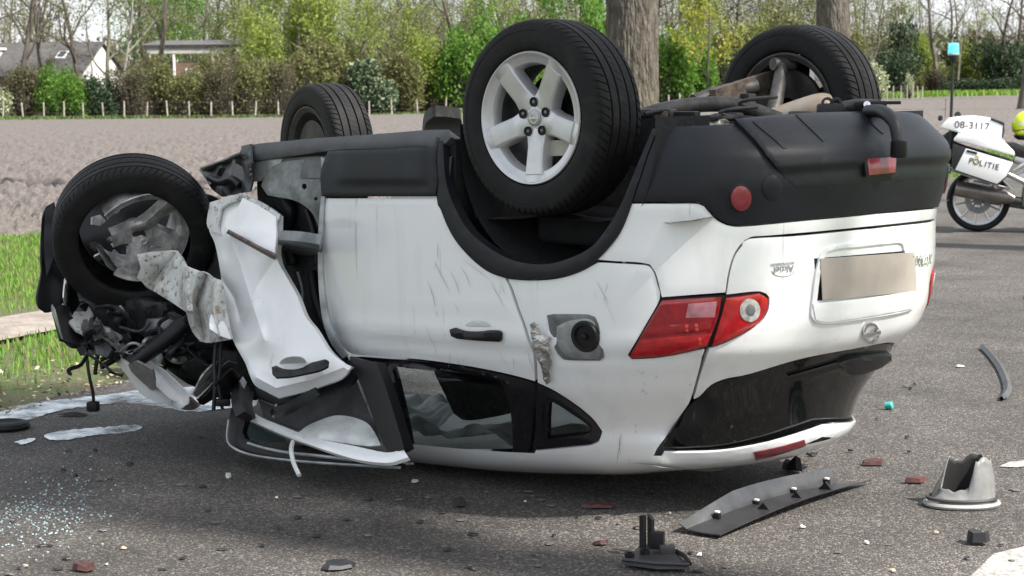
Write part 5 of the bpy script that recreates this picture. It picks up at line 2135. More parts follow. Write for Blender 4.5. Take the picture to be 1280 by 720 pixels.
tube("shock_mount", pth((966, 80, 7.55), (992, 80, 7.6)), .026, PIPE, B, seg=12)
tube("hub_carrier", pth((985, 92, 7.7), (1020, 108, 7.8), (1000, 128, 7.7)), [.05, .08, .06], UNDER, B, seg=10, per=3)
tube("anti_roll_bar", pth((860, 150, 6.9), (900, 147, 7.0), (960, 150, 7.2)), .012, BLACK, B, seg=8, per=3)
tube("rear_axle_beam", [np.array([.05, -.66, 1.37]), np.array([.05, -.3, 1.335]), np.array([.05, .3, 1.335]), np.array([.05, .68, 1.39])], .045, UNDER, B, seg=12, per=4)
box("axle_bracket", at(838, 151, 6.85), (.22, .06, .07), BLACK, B, R=rotz(.3), bevel=.008)
tube("brake_hose", pth((806, 143, 6.75), (830, 138, 6.8), (845, 142, 6.85), (852, 150, 6.85)), .009, GREYPL, B, seg=8, per=4)
box("spring_seat", at(822, 141, 6.85), (.14, .05, .028), PIPE, B, R=rotz(.15), bevel=.006)
skin("heat_shield", [(868, 158), (876, 150), (884, 144), (896, 141), (908, 146), (913, 153), (905, 158), (888, 160)], mat("crumpled_foil", (.52, .48, .42), rough=.35, metal=.6, var=.5, vscale=30, bump=.6, bscale=50), B,
     depth_place([(868, 158, 6.95), (912, 156, 6.95), (890, 143, 7.1)], .12, 22, 3.0, .8), thick=.004, gap=0, grid=4)
# coil spring, brake lines and brackets crowding the rear underside
a_ = at(880, 152, 7.05)
tube("coil_spring", [a_ + CR * (.05 * math.cos(t) + .012 * t) + CF * (.05 * math.sin(t)) + np.array([0, 0, -.02 + .006 * t]) for t in np.linspace(0, 6 * math.pi, 70)], .008, PIPE, B, seg=6)
for i, (pp_, r_) in enumerate((([(812, 150, 6.8), (840, 144, 6.85), (868, 146, 6.95), (900, 150, 7.05)], .006), ([(815, 154, 6.78), (850, 148, 6.85), (890, 145, 7.0)], .005), ([(905, 128, 7.4), (930, 132, 7.35), (955, 140, 7.3)], .008), ([(930, 118, 7.6), (955, 112, 7.65), (990, 116, 7.7)], .010))):
    tube("brake_line", pth(*pp_), r_, BLACK if i % 2 else PIPE, B, seg=6, per=4)
for (x_, y_, d_, s_, m_) in ((828, 147, 6.82, (.06, .05, .05), RUST), (858, 149, 6.9, (.05, .05, .04), PIPE), (918, 149, 7.15, (.07, .04, .05), RUST), (935, 126, 7.5, (.05, .05, .06), UNDER), (1005, 120, 7.65, (.08, .06, .08), UNDER), (1000, 142, 7.2, (.09, .03, .02), PIPE)):
    box("underbody_bracket", at(x_, y_, d_), s_, m_, B, R=rotz(x_ * .01), bevel=.008)
# tow bar
box("tow_bracket", at(1041, 138.5, 6.75), (.115, .05, .055), mat("tow_black", (.02, .02, .021), rough=.5, var=.3), B, R=rotz(PHI), bevel=.012)
tube("tow_arm", pth((1050, 134, 6.75), (1075, 131, 6.72), (1098, 132, 6.68)), [.02, .022, .022], PIPE, B, seg=12, per=3)
tube("tow_neck", pth((1085, 139, 6.60), (1100, 139, 6.52), (1111, 145, 6.45), (1119, 157, 6.41), (1122.5, 180, 6.40)), [.023, .024, .024, .022, .02], _mats["tow_black"], B, seg=14, per=5)
pb = at(1123.5, 187, 6.40)
lathe("tow_ball_cover", [(.034, 0), (.034, .022), (.03, .028), (-.02, .0295), (-.028, .026), (-.03, .0)], (0, 0, 1), pb, BLACK, B, seg=24)
tube("tow_socket", pth((1078, 148, 6.66), (1096, 145, 6.62)), .017, BLACK, B, seg=12)
box("tow_latch", at(1088, 130, 6.66), (.11, .05, .022), BLACK, B, R=rotz(PHI + .1), bevel=.005)
lathe("tow_bolt", [(0, .014), (.012, .013), (.014, .0)], -CF, at(1083, 131, 6.63), CHROME, B, seg=10)
for dx in (0, 11):
    lathe("tow_eye", [(-.008, .013), (-.008, .022), (.008, .022), (.008, .013)], -CF, at(1034 + dx, 129, 6.74), _mats["tow_black"], B, seg=16)
V, F = [], []
box_data(V, F, at(1108, 128.5, 6.75), (.10, .03, .012), rotz(PHI + .1))
mesh("tow_plate", V, F, BLACK, B)
skin("floor_bracket", [(527, 206), (530, 163), (534, 152), (541, 147), (556, 146.5), (575, 149), (578, 158), (576, 206)], UNDER, B, depth_place([(530, 163, 8.6), (575, 150, 8.3)], .05, 10), thick=.05, gap=0, grid=5)

# ---------------------------------------------------------------- seats and interior
def seat(x, y, name):
    s = []
    bm = bmesh.new()
    # upside-down front seat: back hangs from the cushion down to the headrest
    prof = [(1.02, .25, .07), (.9, .26, .075), (.7, .255, .065), (.52, .245, .055), (.42, .22, .05), (.35, .19, .05), (.28, .165, .05), (.25, .13, .04)]
    V, F = [], []
    for (z, w, t) in prof:
        for k in range(14):
            a = 2 * math.pi * k / 14
            ca, sa = math.cos(a), math.sin(a)
            V.append((x + (.78 - z) * .25 + t * abs(ca) ** .6 * math.copysign(1, ca), y + w * abs(sa) ** .5 * math.copysign(1, sa), z + PITCH * x))
    for i in range(len(prof) - 1):
        for k in range(14):
            F.append((i * 14 + k, i * 14 + (k + 1) % 14, (i + 1) * 14 + (k + 1) % 14, (i + 1) * 14 + k))
    F.append(tuple(range(14)))
    F.append(tuple((len(prof) - 1) * 14 + k for k in range(14)))
    so = mesh(name, V, F, SEATM, B, smooth=True, sharp=50)
    box("cushion", (x - .22, y, 1.02 + PITCH * x), (.5, .5, .15), SEATM, so, bevel=.05, segs=3)
    return so


seat(-.86, -.36, "front_seat")
seat(-.86, .36, "front_seat")
bq = box("rear_seat_back", (.30, 0, .76), (.14, 1.28, .56), SEATM, B, bevel=.05, segs=3)
for y in (-.38, .38):
    box("headrest", (.30, y, .42), (.10, .27, .16), SEATM, bq, bevel=.04, segs=3)
box("rear_seat_cushion", (.05, 0, 1.04), (.5, 1.28, .14), SEATM, B, bevel=.05, segs=3)


def cloth(name, x0, x1, y0, y1, z0, m, amp=.05, sc=5.0, seed=0.0, nx=40, ny=24, hang=None):
    V, F = [], []
    for i in range(nx):
        for j in range(ny):
            u, v = i / (nx - 1), j / (ny - 1)
            x, y = x0 + (x1 - x0) * u, y0 + (y1 - y0) * v
            P = np.array([[x + seed, y, seed]])
            z = z0 + amp * (fbm(P, sc, 3)[0] + .8 * (abs(vnoise(P, sc * 1.4)[0]) - .3))
            if hang:
                z += hang(u, v)
            V.append((x, y + .02 * vnoise(P, 9)[0], z))
    for i in range(nx - 1):
        for j in range(ny - 1):
            F.append((i * ny + j, (i + 1) * ny + j, (i + 1) * ny + j + 1, i * ny + j + 1))
    return mesh(name, V, F, m, B, smooth=True)


cloth("curtain_airbag", -.85, .26, -.60, -.25, .19, FABRIC, .055, 6, 2.0, hang=lambda u, v: .05 * (1 - v) - .02 + RC(-.85 + 1.11 * u))
cloth("side_airbag", -1.42, -.88, -.66, -.2, .19, FABRIC, .07, 6, 5.0, hang=lambda u, v: .10 * v - .04 - .03 * u)
cloth("curtain_airbag", -.7, .35, .3, .62, .20, FABRIC, .04, 5, 8.0)
# dark trim of the tailgate opening and load bay, as seen through the panes
V, F = [], []
box_data(V, F, (.40, 0, .8), (.03, 1.2, .6))
mesh("load_bay_trim", V, F, mat("trim_dark", (.03, .03, .032), rough=.8, var=.2), B)
# ---------------------------------------------------------------- the crushed front end
def sheet(name, pts, ctrl, m, amp=.02, sc=9.0, seed=0.0, fold=.5, thick=.006, grid=6, parent=None, holes=None, roll=.001, corner=38, creases=()):
    return skin(name, pts, m, parent or B, depth_place(ctrl, amp, sc, seed, fold, creases), thick=thick, gap=0, grid=grid, holes=holes, roll=roll, corner=corner, sharp=30, lines=[c_[0] for c_ in creases] or None)


DARKM = mat("dark_metal", (.045, .048, .050), rough=.45, metal=.4, var=.5, vscale=14, bump=.3, bscale=22)
ENG = mat("engine_dark", (.018, .018, .019), rough=.6, var=.5, vscale=18, bump=.35, bscale=30)
add_layer(ENG, (.12, .115, .11), 26.0, .57, .72, strength=.6)
GREYSHT = mat("grey_sheet", (.20, .215, .215), rough=.4, metal=.4, var=.45, vscale=11, bump=.2, bscale=18)

# inner structure behind the torn door
sheet("door_jamb", [(322, 200), (404, 195), (408, 215), (404, 262), (401, 330), (405, 395), (424, 440), (446, 462), (420, 462), (385, 420), (352, 360), (335, 300), (322, 250)],
      [(322, 220, 7.72), (404, 230, 7.42), (404, 400, 7.40), (340, 330, 7.75), (440, 455, 7.3)], DARKM, .05, 7, 1.0, .6, thick=.02)
sheet("inner_fender", [(326, 232), (334, 212), (352, 203), (380, 199), (402, 195), (410, 208), (406, 240), (402, 272), (398, 284), (391, 268), (380, 257), (366, 250), (345, 246), (334, 244)],
      [(326, 232, 7.55), (402, 200, 7.32), (398, 280, 7.33), (360, 225, 7.42)], GREYSHT, .03, 10, 2.0, .6, thick=.008, grid=5,
      holes=[[(377, 231), (380, 229), (383, 231), (383, 235), (380, 237), (377, 235)], [(392, 247), (396, 246), (397, 250), (393, 251)]])
sheet("sill_end_plate", [(312, 204), (340, 199), (372, 196), (356, 203), (338, 213), (328, 226), (316, 227)], [(312, 204, 7.6), (372, 196, 7.42), (320, 226, 7.58)], METALG, .012, 12, 3.0, .4, thick=.006, grid=5)
sheet("hinge_bar", [(348, 300), (375, 302), (399, 306), (400, 320), (399, 331), (372, 327), (348, 320)], [(348, 310, 7.55), (400, 318, 7.34)], GREYSHT, .015, 16, 4.0, .3, thick=.04, grid=5)
lathe("hinge_bolt", [(0, .012), (.012, .012), (.014, 0)], -CF, at(376, 308, 7.41), BLACK, B, seg=10)
sheet("jamb_flange", [(401, 196), (409, 200), (411, 214), (407, 240), (404, 270), (403, 330), (406, 370), (412, 402), (422, 425), (434, 444), (428, 448), (414, 430), (404, 404), (399, 370), (397, 320), (399, 268), (402, 235)],
      [(405, 200, 7.27), (405, 330, 7.26), (430, 446, 7.2)], METALG, .01, 14, 5.0, .3, thick=.012, grid=4)
for i, (pp, r_, m) in enumerate((([(352, 232, 7.6), (362, 262, 7.55), (358, 292, 7.6), (366, 330, 7.6)], .03, BLACK), ([(372, 340, 7.5), (378, 365, 7.48), (376, 400, 7.45)], .006, METALG),
                               ([(340, 262, 7.62), (352, 275, 7.6), (350, 300, 7.62)], .022, ENG), ([(384, 262, 7.45), (392, 290, 7.42), (396, 330, 7.4)], .014, BLACK), ([(390, 340, 7.45), (396, 380, 7.4), (412, 420, 7.35), (430, 450, 7.3)], .02, BLACK))):
    tube("door_wiring", pth(*pp), r_, m, B, seg=8, per=4)

# front door, folded outwards
fdoor = [(263, 253), (282, 247), (302, 242), (326, 254), (349, 268), (348, 296), (346, 323), (357, 345), (371, 370), (381, 395), (394, 412), (409, 436), (424, 449), (439, 458), (434, 466), (427, 473), (390, 487), (348, 498), (332, 490), (318, 482), (311, 468), (306, 454), (297, 438), (289, 421), (284, 400), (279, 370), (274, 335), (268, 305), (260, 284)]
sheet("front_door", fdoor, [(263, 253, 7.74), (302, 242, 7.62), (349, 268, 7.45), (346, 323, 7.38), (371, 370, 7.29), (439, 458, 7.06), (348, 498, 7.30), (306, 454, 7.43), (284, 400, 7.52), (270, 310, 7.66), (325, 400, 7.40), (380, 455, 7.22), (310, 350, 7.50)], PAINT, .03, 7, 6.0, .12, thick=.025, grid=5, roll=.003,
      creases=(([(286, 294), (300, 330), (313, 372), (330, 424)], -.055, 22), ([(341, 328), (322, 356), (306, 392)], .035, 16), ([(278, 350), (292, 372), (302, 404)], .04, 9), ([(321, 472), (345, 485), (395, 473), (430, 459)], -.045, 12)))
sheet("door_fold", [(303, 247), (325, 258), (345, 271), (345, 296), (343, 320), (325, 311), (304, 300), (284, 289), (293, 268)], [(303, 247, 7.55), (345, 271, 7.41), (343, 320, 7.30), (284, 289, 7.56)], PAINT, .012, 12, 7.0, .3, thick=.012, grid=5)
sheet("door_fold_edge", [(284, 289), (304, 300), (325, 311), (344, 320), (343, 325), (323, 316), (302, 304), (282, 293)], [(284, 291, 7.53), (343, 322, 7.28)], RUST, .01, 14, 7.5, .3, thick=.01, grid=4)
sheet("door_torn_edge", [(262, 253), (301, 241), (327, 253), (350, 268), (348, 275), (324, 260), (302, 249), (282, 256), (275, 262), (272, 286), (276, 293), (262, 288), (258, 279)], [(262, 255, 7.69), (301, 243, 7.58), (350, 270, 7.41), (262, 285, 7.66)], SCRAPED, .02, 14, 8.0, .5, thick=.012, grid=4)
c = [(366 + 17 * math.cos(a), 455 + 9 * math.sin(a)) for a in np.linspace(math.pi, 2 * math.pi, 12)]
sheet("handle_cup", [(x, y - .06 * (x - 366)) for x, y in c], [(350, 450, 7.205), (384, 448, 7.115)], _mats["shaded_paint"], 0, thick=.004, grid=4)  # front door cup carries the same painted shade
sheet("door_handle", [(338, 457), (344, 455), (352, 459), (366, 460), (378, 457), (386, 452), (405, 447), (409, 449), (408, 456), (398, 461), (381, 465), (360, 469), (343, 470), (339, 466)], [(338, 462, 7.215), (408, 452, 7.035), (373, 458, 7.12)], BLACK, 0, thick=.016, grid=4, roll=.008)
sheet("door_bottom_trim", [(318, 484), (348, 499), (390, 488), (428, 474), (440, 460), (446, 470), (432, 484), (400, 494), (372, 500), (345, 506), (322, 498)], [(318, 490, 7.46), (440, 466, 7.14), (372, 497, 7.30)], BLACK, .01, 9, 9.0, .4, thick=.02, grid=5)
# crumpled front wing between wheel and door
sheet("front_wing", [(171, 318), (190, 315), (220, 314), (228, 322), (234, 332), (246, 337), (260, 343), (268, 347), (277, 350), (281, 375), (285, 402), (290, 424), (275, 427), (258, 428), (245, 421), (238, 410), (232, 390), (216, 379), (200, 369), (184, 358), (171, 347), (176, 336)],
      [(171, 325, 7.72), (220, 316, 7.70), (260, 345, 7.55), (285, 405, 7.42), (240, 415, 7.62), (200, 366, 7.72)], SCRAPED, .05, 9, 10.0, .45, thick=.008, grid=4,
      creases=(([(233, 336), (231, 360), (234, 388)], -.09, 7), ([(218, 318), (202, 338), (188, 356)], .07, 8), ([(258, 346), (246, 380), (256, 424)], .10, 7), ([(246, 341), (240, 372), (242, 408)], -.06, 6), ([(268, 352), (266, 386), (274, 420)], -.09, 6)),
      holes=[[(181, 325), (184, 324), (185, 327), (182, 328)], [(191, 320), (196, 319), (196, 322), (192, 323)]])
sheet("wing_fold", [(262, 398), (270, 378), (276, 395), (284, 410), (289, 424), (276, 420), (262, 411)], [(262, 398, 7.45), (289, 424, 7.38), (270, 380, 7.48)], PAINT, .04, 9, 11.0, .9, thick=.008, grid=4)
# sill nose, torn
sheet("sill_nose", [(248, 212), (268, 206), (285, 200), (300, 190), (303, 182), (312, 180), (314, 204), (316, 222), (312, 238), (296, 242), (277, 246), (264, 236), (258, 226)], [(248, 212, 8.2), (303, 190, 7.65), (312, 238, 7.6), (275, 240, 7.85)], DARKM, .12, 9, 12.0, 1.0, thick=.01, grid=4)
sheet("sill_nose_tear", [(250, 211), (275, 203), (300, 192), (302, 197), (280, 208), (256, 218)], [(250, 213, 8.1), (300, 194, 7.6)], GREYSHT, .05, 12, 13.0, 1.0, thick=.008, grid=4)
tube("torn_hose", pth((262, 222, 7.9), (275, 228, 7.8), (290, 224, 7.7), (300, 232, 7.65)), .016, BLACK, B, seg=8, per=4)

# wheel-arch liner and plastics left of the wheel
sheet("arch_liner", [(68, 252), (58, 258), (53, 272), (51, 300), (52, 340), (47, 372), (50, 384), (58, 390), (68, 388), (80, 378), (92, 392), (100, 380), (90, 340), (76, 300)], [(68, 252, 8.15), (50, 330, 8.1), (60, 388, 8.05), (95, 370, 8.2)], BLACK, .06, 7, 14.0, .8, thick=.012, grid=5)
sheet("liner_rib", [(56, 262), (66, 256), (72, 300), (64, 330), (58, 345), (55, 310)], [(56, 262, 8.05), (66, 300, 8.03), (58, 340, 8.02)], GREYPL, .03, 9, 15.0, .8, thick=.01, grid=5)
sheet("bumper_fragment", [(66, 388), (76, 380), (92, 384), (108, 378), (122, 392), (128, 412), (124, 430), (108, 433), (90, 429), (75, 424), (70, 405)], [(66, 388, 8.0), (122, 392, 8.1), (100, 430, 7.98)], BLACK, .02, 7, 16.0, .5, thick=.015, grid=5, holes=[[(87, 384), (98, 380), (105, 386), (103, 396), (96, 399), (87, 394)]])
sheet("bumper_edge", [(64, 381), (67, 386), (77, 424), (74, 424), (64, 390)], [(64, 384, 7.97), (76, 424, 7.95)], METALG, .004, 9, 17.0, .3, thick=.006, grid=4)
sheet("white_fragment", [(82, 348), (88, 345), (87, 360), (83, 382), (80, 372)], [(84, 348, 8.04), (83, 380, 8.02)], PAINT, .02, 12, 18.0, .5, thick=.006, grid=4)
sheet("liner_tail", [(98, 430), (112, 428), (124, 432), (120, 440), (112, 444), (100, 445), (96, 438)], [(98, 430, 7.98), (120, 440, 7.98)], BLACK, .02, 9, 19.0, .5, thick=.02, grid=5)

# engine bay: block, housings, brackets, hoses hanging out
def lump(name, px, py, d, s, m, seed, rz=.3, sub=3, amp=.25):
    bm = bmesh.new()
    bmesh.ops.create_cube(bm, size=1.0)
    bmesh.ops.subdivide_edges(bm, edges=bm.edges[:], cuts=sub, use_grid_fill=True)
    R_ = rotz(rz)
    c_ = at(px, py, d)
    for v in bm.verts:
        q = np.array(v.co)
        n = q / (np.linalg.norm(q) + 1e-6)
        q = q * .75 + n * .16
        q = q * (1 + amp * vnoise((q * 3 + seed)[None])[0])
        v.co = Vector(c_ + R_ @ (q * np.array(s)))
    return bm_obj(name, bm, m, B, smooth=True, sharp=30)


lump("engine_block", 208, 408, 8.5, (.5, .4, .28), ENG, 1.0)
lump("gearbox", 262, 425, 8.3, (.3, .25, .32), ENG, 2.0)
lump("radiator", 132, 395, 8.5, (.3, .2, .24), ENG, 3.0)
lump("bulkhead", 325, 415, 8.1, (.12, .5, .5), ENG, 4.0, rz=.0)
lump("battery", 262, 445, 8.0, (.2, .2, .18), ENG, 5.0)
lump("air_box", 158, 412, 8.15, (.24, .2, .22), ENG, 6.0)
lump("alternator", 217, 420, 8.0, (.16, .16, .16), METALD, 7.0, amp=.4)
lump("headlamp_bracket", 190, 398, 8.05, (.2, .12, .16), DARKM, 8.0, amp=.5)
lump("wiper_motor", 292, 452, 7.8, (.12, .12, .12), ENG, 9.0)
for i in range(90):
    rr = random.Random(100 + i)
    px, py = rr.uniform(100, 300), rr.uniform(385, 468)
    if px < 150 and py > 440:
        py -= 40
    d = rr.uniform(7.75, 8.15)
    w, h = rr.uniform(5, 20), rr.uniform(4, 18)
    n = rr.randint(4, 6)
    pts = [(px + w * rr.uniform(.5, 1) * math.cos(2 * math.pi * k / n), py + h * rr.uniform(.5, 1) * math.sin(2 * math.pi * k / n)) for k in range(n)]
    sheet("torn_bracket", pts, [(px - w, py, d + rr.uniform(-.12, .12)), (px + w, py, d + rr.uniform(-.12, .12)), (px, py + h, d + rr.uniform(-.1, .1))],
          rr.choice([ENG, BLACK, DARKM, GREYSHT, METALD, BLACK, METALG, ENG, SCRAPED]), .05, 10, i * 3.1, .8, thick=.012, grid=6, corner=10)
for i in range(30):
    rr = random.Random(300 + i)
    px, py = rr.uniform(105, 295), rr.uniform(385, 445)
    d = rr.uniform(7.7, 8.0)
    pts = [(px, py, d)]
    for k in range(3):
        px += rr.uniform(-26, 26)
        py += rr.uniform(-8, 20)
        py = min(py, 470)
        pts.append((px, py, d + rr.uniform(-.08, .08)))
    tube("hose", pth(*pts), rr.choice([.006, .009, .014, .018]), rr.choice([BLACK, BLACK, ENG, METALG if i % 5 == 0 else BLACK]), B, seg=7, per=5)
sheet("front_panel", [(136, 433), (140, 427), (145, 426), (150, 434), (156, 440), (167, 436), (178, 444), (191, 454), (206, 465), (220, 478), (232, 490), (237, 498), (235, 505), (224, 511), (204, 505), (182, 497), (171, 487), (158, 469), (146, 454)],
      [(136, 433, 8.02), (191, 454, 7.78), (237, 500, 7.72), (182, 497, 7.86), (158, 469, 7.95)], SCRAPED if False else PAINT, .02, 8, 20.0, .5, thick=.008, grid=4,
      creases=(([(172, 462), (190, 478), (214, 500)], -.06, 7), ([(196, 462), (210, 478), (228, 496)], .05, 6)),
      holes=[[(150, 447), (156, 441), (166, 445), (172, 452), (164, 458), (160, 452)]])
sheet("broken_headlamp", [(160, 456), (170, 452), (182, 458), (190, 462), (193, 476), (192, 489), (184, 486), (172, 478), (165, 468)], [(160, 456, 7.80), (192, 489, 7.72)], mat("headlamp_grime", (.17, .16, .14), rough=.35, var=.5, vscale=40, bump=.4, bscale=50), .03, 10, 21.0, .8, thick=.01, grid=4)
sheet("panel_tip", [(236, 497), (243, 503), (249, 508), (240, 513), (226, 512), (234, 505)], [(236, 497, 7.70), (245, 508, 7.68)], RUST, .02, 12, 22.0, .6, thick=.01, grid=4)
tube("bonnet_strut", pth((168, 454, 7.68), (190, 438, 7.66), (212, 420, 7.66), (230, 404, 7.68)), [.026, .032, .034, .036], BLACK, B, seg=8, per=3)
sheet("grey_wing_flap", [(242, 494), (248, 480), (255, 468), (268, 455), (272, 452), (271, 464), (265, 476), (256, 488), (246, 497)], [(242, 494, 7.7), (270, 455, 7.72)], SCRAPED, .03, 9, 23.0, .6, thick=.008, grid=4)
sheet("scuttle_panel", [(249, 505), (262, 490), (276, 474), (290, 462), (300, 470), (294, 486), (284, 492), (268, 499), (254, 507)], [(249, 505, 7.68), (295, 470, 7.55)], BLACK, .03, 9, 24.0, .6, thick=.01, grid=5)
sheet("scuttle_edge", [(246, 500), (262, 484), (272, 472), (275, 474), (264, 489), (250, 505)], [(246, 500, 7.66), (274, 473, 7.66)], METALG, .006, 9, 25.0, .5, thick=.006, grid=4)
TEAL = mat("crazed_glass", (.16, .24, .245), rough=.35, var=.5, vscale=60, bump=.5, bscale=120)
sheet("crazed_windscreen", [(266, 478), (276, 460), (286, 452), (300, 456), (304, 474), (296, 486), (282, 490), (270, 490)], [(266, 478, 7.95), (300, 456, 7.75)], TEAL, .03, 9, 26.0, .5, thick=.006, grid=5)
# loose cables hanging to the road
WIRE = mat("cable_black", (.012, .012, .012), rough=.6)
tube("hanging_cable", pth((108, 436, 7.95), (109, 452, 7.93), (112, 472, 7.93), (116, 490, 7.95), (117, 502, 7.97)), .007, WIRE, B, seg=6, per=4)
box("cable_plug", at(116.5, 508, 7.98), (.05, .04, .045), BLACK, B, R=rotz(.5), bevel=.01)
tube("hanging_cable", pth((124, 438, 7.95), (121, 450, 7.95), (119, 468, 7.96)), .010, WIRE, B, seg=6, per=4)
tube("hanging_cable", pth((126, 450, 7.95), (132, 447, 7.95), (139, 444, 7.95), (142, 449, 7.95)), .012, WIRE, B, seg=6, per=4)
tube("hanging_cable", pth((270, 428, 7.6), (268, 455, 7.58), (269, 480, 7.55), (267, 512, 7.56)), .009, WIRE, B, seg=6, per=4)
tube("hanging_cable", pth((276, 428, 7.6), (275, 460, 7.58), (273, 480, 7.55), (278, 511, 7.56)), .007, WIRE, B, seg=6, per=4)
box("cable_plug", at(279, 503, 7.55), (.06, .03, .03), BLACK, B, R=rotz(.9), bevel=.006)
tube("bent_pipe", pth((208, 444, 7.72), (216, 450, 7.72), (226, 452, 7.74), (232, 450, 7.76)), .012, METALG, B, seg=8, per=4)
tube("bent_pipe", pth((150, 440, 7.85), (162, 430, 7.8), (172, 430, 7.8), (180, 436, 7.78), (190, 436, 7.78)), .007, METALG, B, seg=7, per=4)
lump("fuse_box", 245, 447, 7.95, (.10, .08, .07), RUST, 12.0, amp=.4)

# roof edge, screen frame and pillar of the front door opening
sheet("roof_rail_torn", [(288, 491), (291, 486), (297, 478), (303, 470), (306, 474), (301, 490), (306, 508), (328, 522), (353, 532), (376, 541), (399, 548), (439, 556), (483, 565), (503, 560), (510, 571), (497, 575), (483, 578), (447, 574), (400, 560), (353, 543), (306, 521), (292, 508)],
      [(288, 491, 7.58), (303, 472, 7.62), (353, 537, 7.32), (400, 554, 7.12), (447, 566, 6.98), (508, 570, 6.83)], PAINT, .012, 5, 30.0, .4, thick=.02, grid=4, roll=.003)
sheet("screen_frame", [(290, 505), (286, 520), (284, 545), (288, 556), (299, 564), (325, 570), (353, 574), (400, 578), (450, 582), (500, 584), (500, 578), (450, 575), (400, 568), (353, 560), (325, 555), (306, 548), (302, 540), (306, 522), (303, 510)],
      [(290, 505, 7.64), (285, 548, 7.60), (353, 567, 7.36), (420, 575, 7.12), (500, 581, 6.90)], BLACK, .006, 5, 31.0, .3, thick=.03, grid=4, roll=.004)
tube("screen_seal", pth((286, 525, 7.58), (284, 548, 7.56), (291, 559, 7.54), (312, 568, 7.46), (353, 574.5, 7.32), (420, 580, 7.08), (500, 584.5, 6.86)), .006, METALG, B, seg=6, per=5)
tube("seal_strip", pth((310, 554, 7.5), (330, 560, 7.42), (360, 566, 7.3), (400, 570, 7.14), (440, 575, 7.02)), .007, METALG, B, seg=6, per=4)
sheet("crazed_windscreen", [(306, 524), (330, 530), (353, 545), (356, 553), (330, 552), (306, 546), (303, 538)], [(306, 530, 7.75), (356, 550, 7.55)], TEAL, .02, 9, 32.0, .5, thick=.006, grid=5)
sheet("a_pillar", [(300, 474), (312, 484), (318, 490), (316, 504), (320, 522), (306, 514), (300, 498)], [(300, 480, 7.55), (318, 515, 7.45)], BLACK, .01, 9, 33.0, .5, thick=.04, grid=5)
sheet("b_pillar", [(436, 446), (452, 450), (470, 452), (482, 485), (493, 520), (505, 560), (494, 566), (484, 565), (472, 540), (458, 500), (446, 470)], [(436, 446, 7.12), (470, 452, 7.02), (503, 560, 6.86), (484, 563, 6.92)], BLACK, .006, 6, 34.0, .3, thick=.05, grid=5)
sheet("window_trim", [(339, 520), (352, 522), (372, 512), (392, 500), (400, 493), (396, 490), (380, 498), (360, 510), (343, 515)], [(339, 520, 7.2), (400, 493, 7.08)], BLACK, .01, 8, 35.0, .4, thick=.02, grid=4)
sheet("torn_lining", [(322, 498), (345, 507), (372, 501), (400, 495), (428, 486), (444, 474), (455, 500), (468, 530), (475, 552), (440, 552), (400, 545), (360, 532), (330, 520)], [(322, 498, 7.45), (444, 474, 7.35), (475, 552, 7.15), (400, 540, 7.35)], mat("grey_lining", (.085, .088, .09), rough=.9, var=.4, vscale=8, bump=.3, bscale=14), .10, 6, 36.0, .9, thick=.006, grid=5)
sheet("side_airbag", [(372, 541), (384, 532), (402, 524), (420, 519), (440, 521), (458, 528), (468, 540), (476, 556), (455, 557), (420, 552), (392, 547)], [(372, 541, 7.25), (476, 553, 7.05), (430, 522, 7.25)], FABRIC, .05, 9, 37.0, 1.0, thick=.006, grid=4)
tube("hanging_strap", pth((366, 552, 7.25), (364, 562, 7.2), (367, 578, 7.12), (374, 594, 7.06)), .009, FABRIC, B, seg=6, per=4)
tube("hanging_strap", pth((346, 505, 7.2), (342, 514, 7.2), (342, 522, 7.2)), .004, METALG, B, seg=5, per=3)
# crushed bonnet below, and the far wing, hidden behind
V, F = [], []
for i in range(24):
    for j in range(24):
        x = -1.75 - .95 * i / 23
        y = -.55 + 1.25 * j / 23
        P = np.array([[x, y, 3.0]])
        z = .26 + .05 * i / 23 + .07 * fbm(P, 4, 3)[0] + .03 * abs(vnoise(P, 9)[0])
        V.append((x, y, max(z, .05)))
for i in range(23):
    for j in range(23):
        F.append((i * 24 + j, (i + 1) * 24 + j, (i + 1) * 24 + j + 1, i * 24 + j + 1))
mesh("bonnet", V, F, SCRAPED, B, smooth=True, sharp=40)
V, F = [], []
for i in range(20):
    for j in range(14):
        x = -1.2 - 1.3 * i / 19
        z = .40 + .8 * j / 13
        P = np.array([[x, z, 6.0]])
        V.append((x, .86 - .10 * i / 19 + .05 * fbm(P, 4, 3)[0], z + PITCH * x))
for i in range(19):
    for j in range(13):
        F.append((i * 14 + j, (i + 1) * 14 + j, (i + 1) * 14 + j + 1, i * 14 + j + 1))
mesh("front_wing", V, F, PAINT, B, smooth=True, sharp=40)

sheet("dark_backing", [(92, 300), (110, 240), (150, 225), (200, 228), (245, 250), (262, 300), (255, 350), (220, 385), (160, 392), (110, 370)], [(92, 300, 8.35), (262, 300, 8.25), (170, 230, 8.4), (170, 390, 8.3)], BLACK, .08, 6, 50.0, .8, thick=.01, grid=8)  # backing sheet added to keep the burst wheel's inside dark
sheet("engine_cradle", [(100, 385), (150, 372), (220, 378), (290, 392), (300, 430), (292, 470), (262, 486), (235, 480), (200, 455), (165, 432), (130, 432), (108, 425)], [(100, 400, 8.3), (300, 430, 7.95), (250, 480, 8.1)], ENG, .15, 6, 51.0, .9, thick=.01, grid=7)

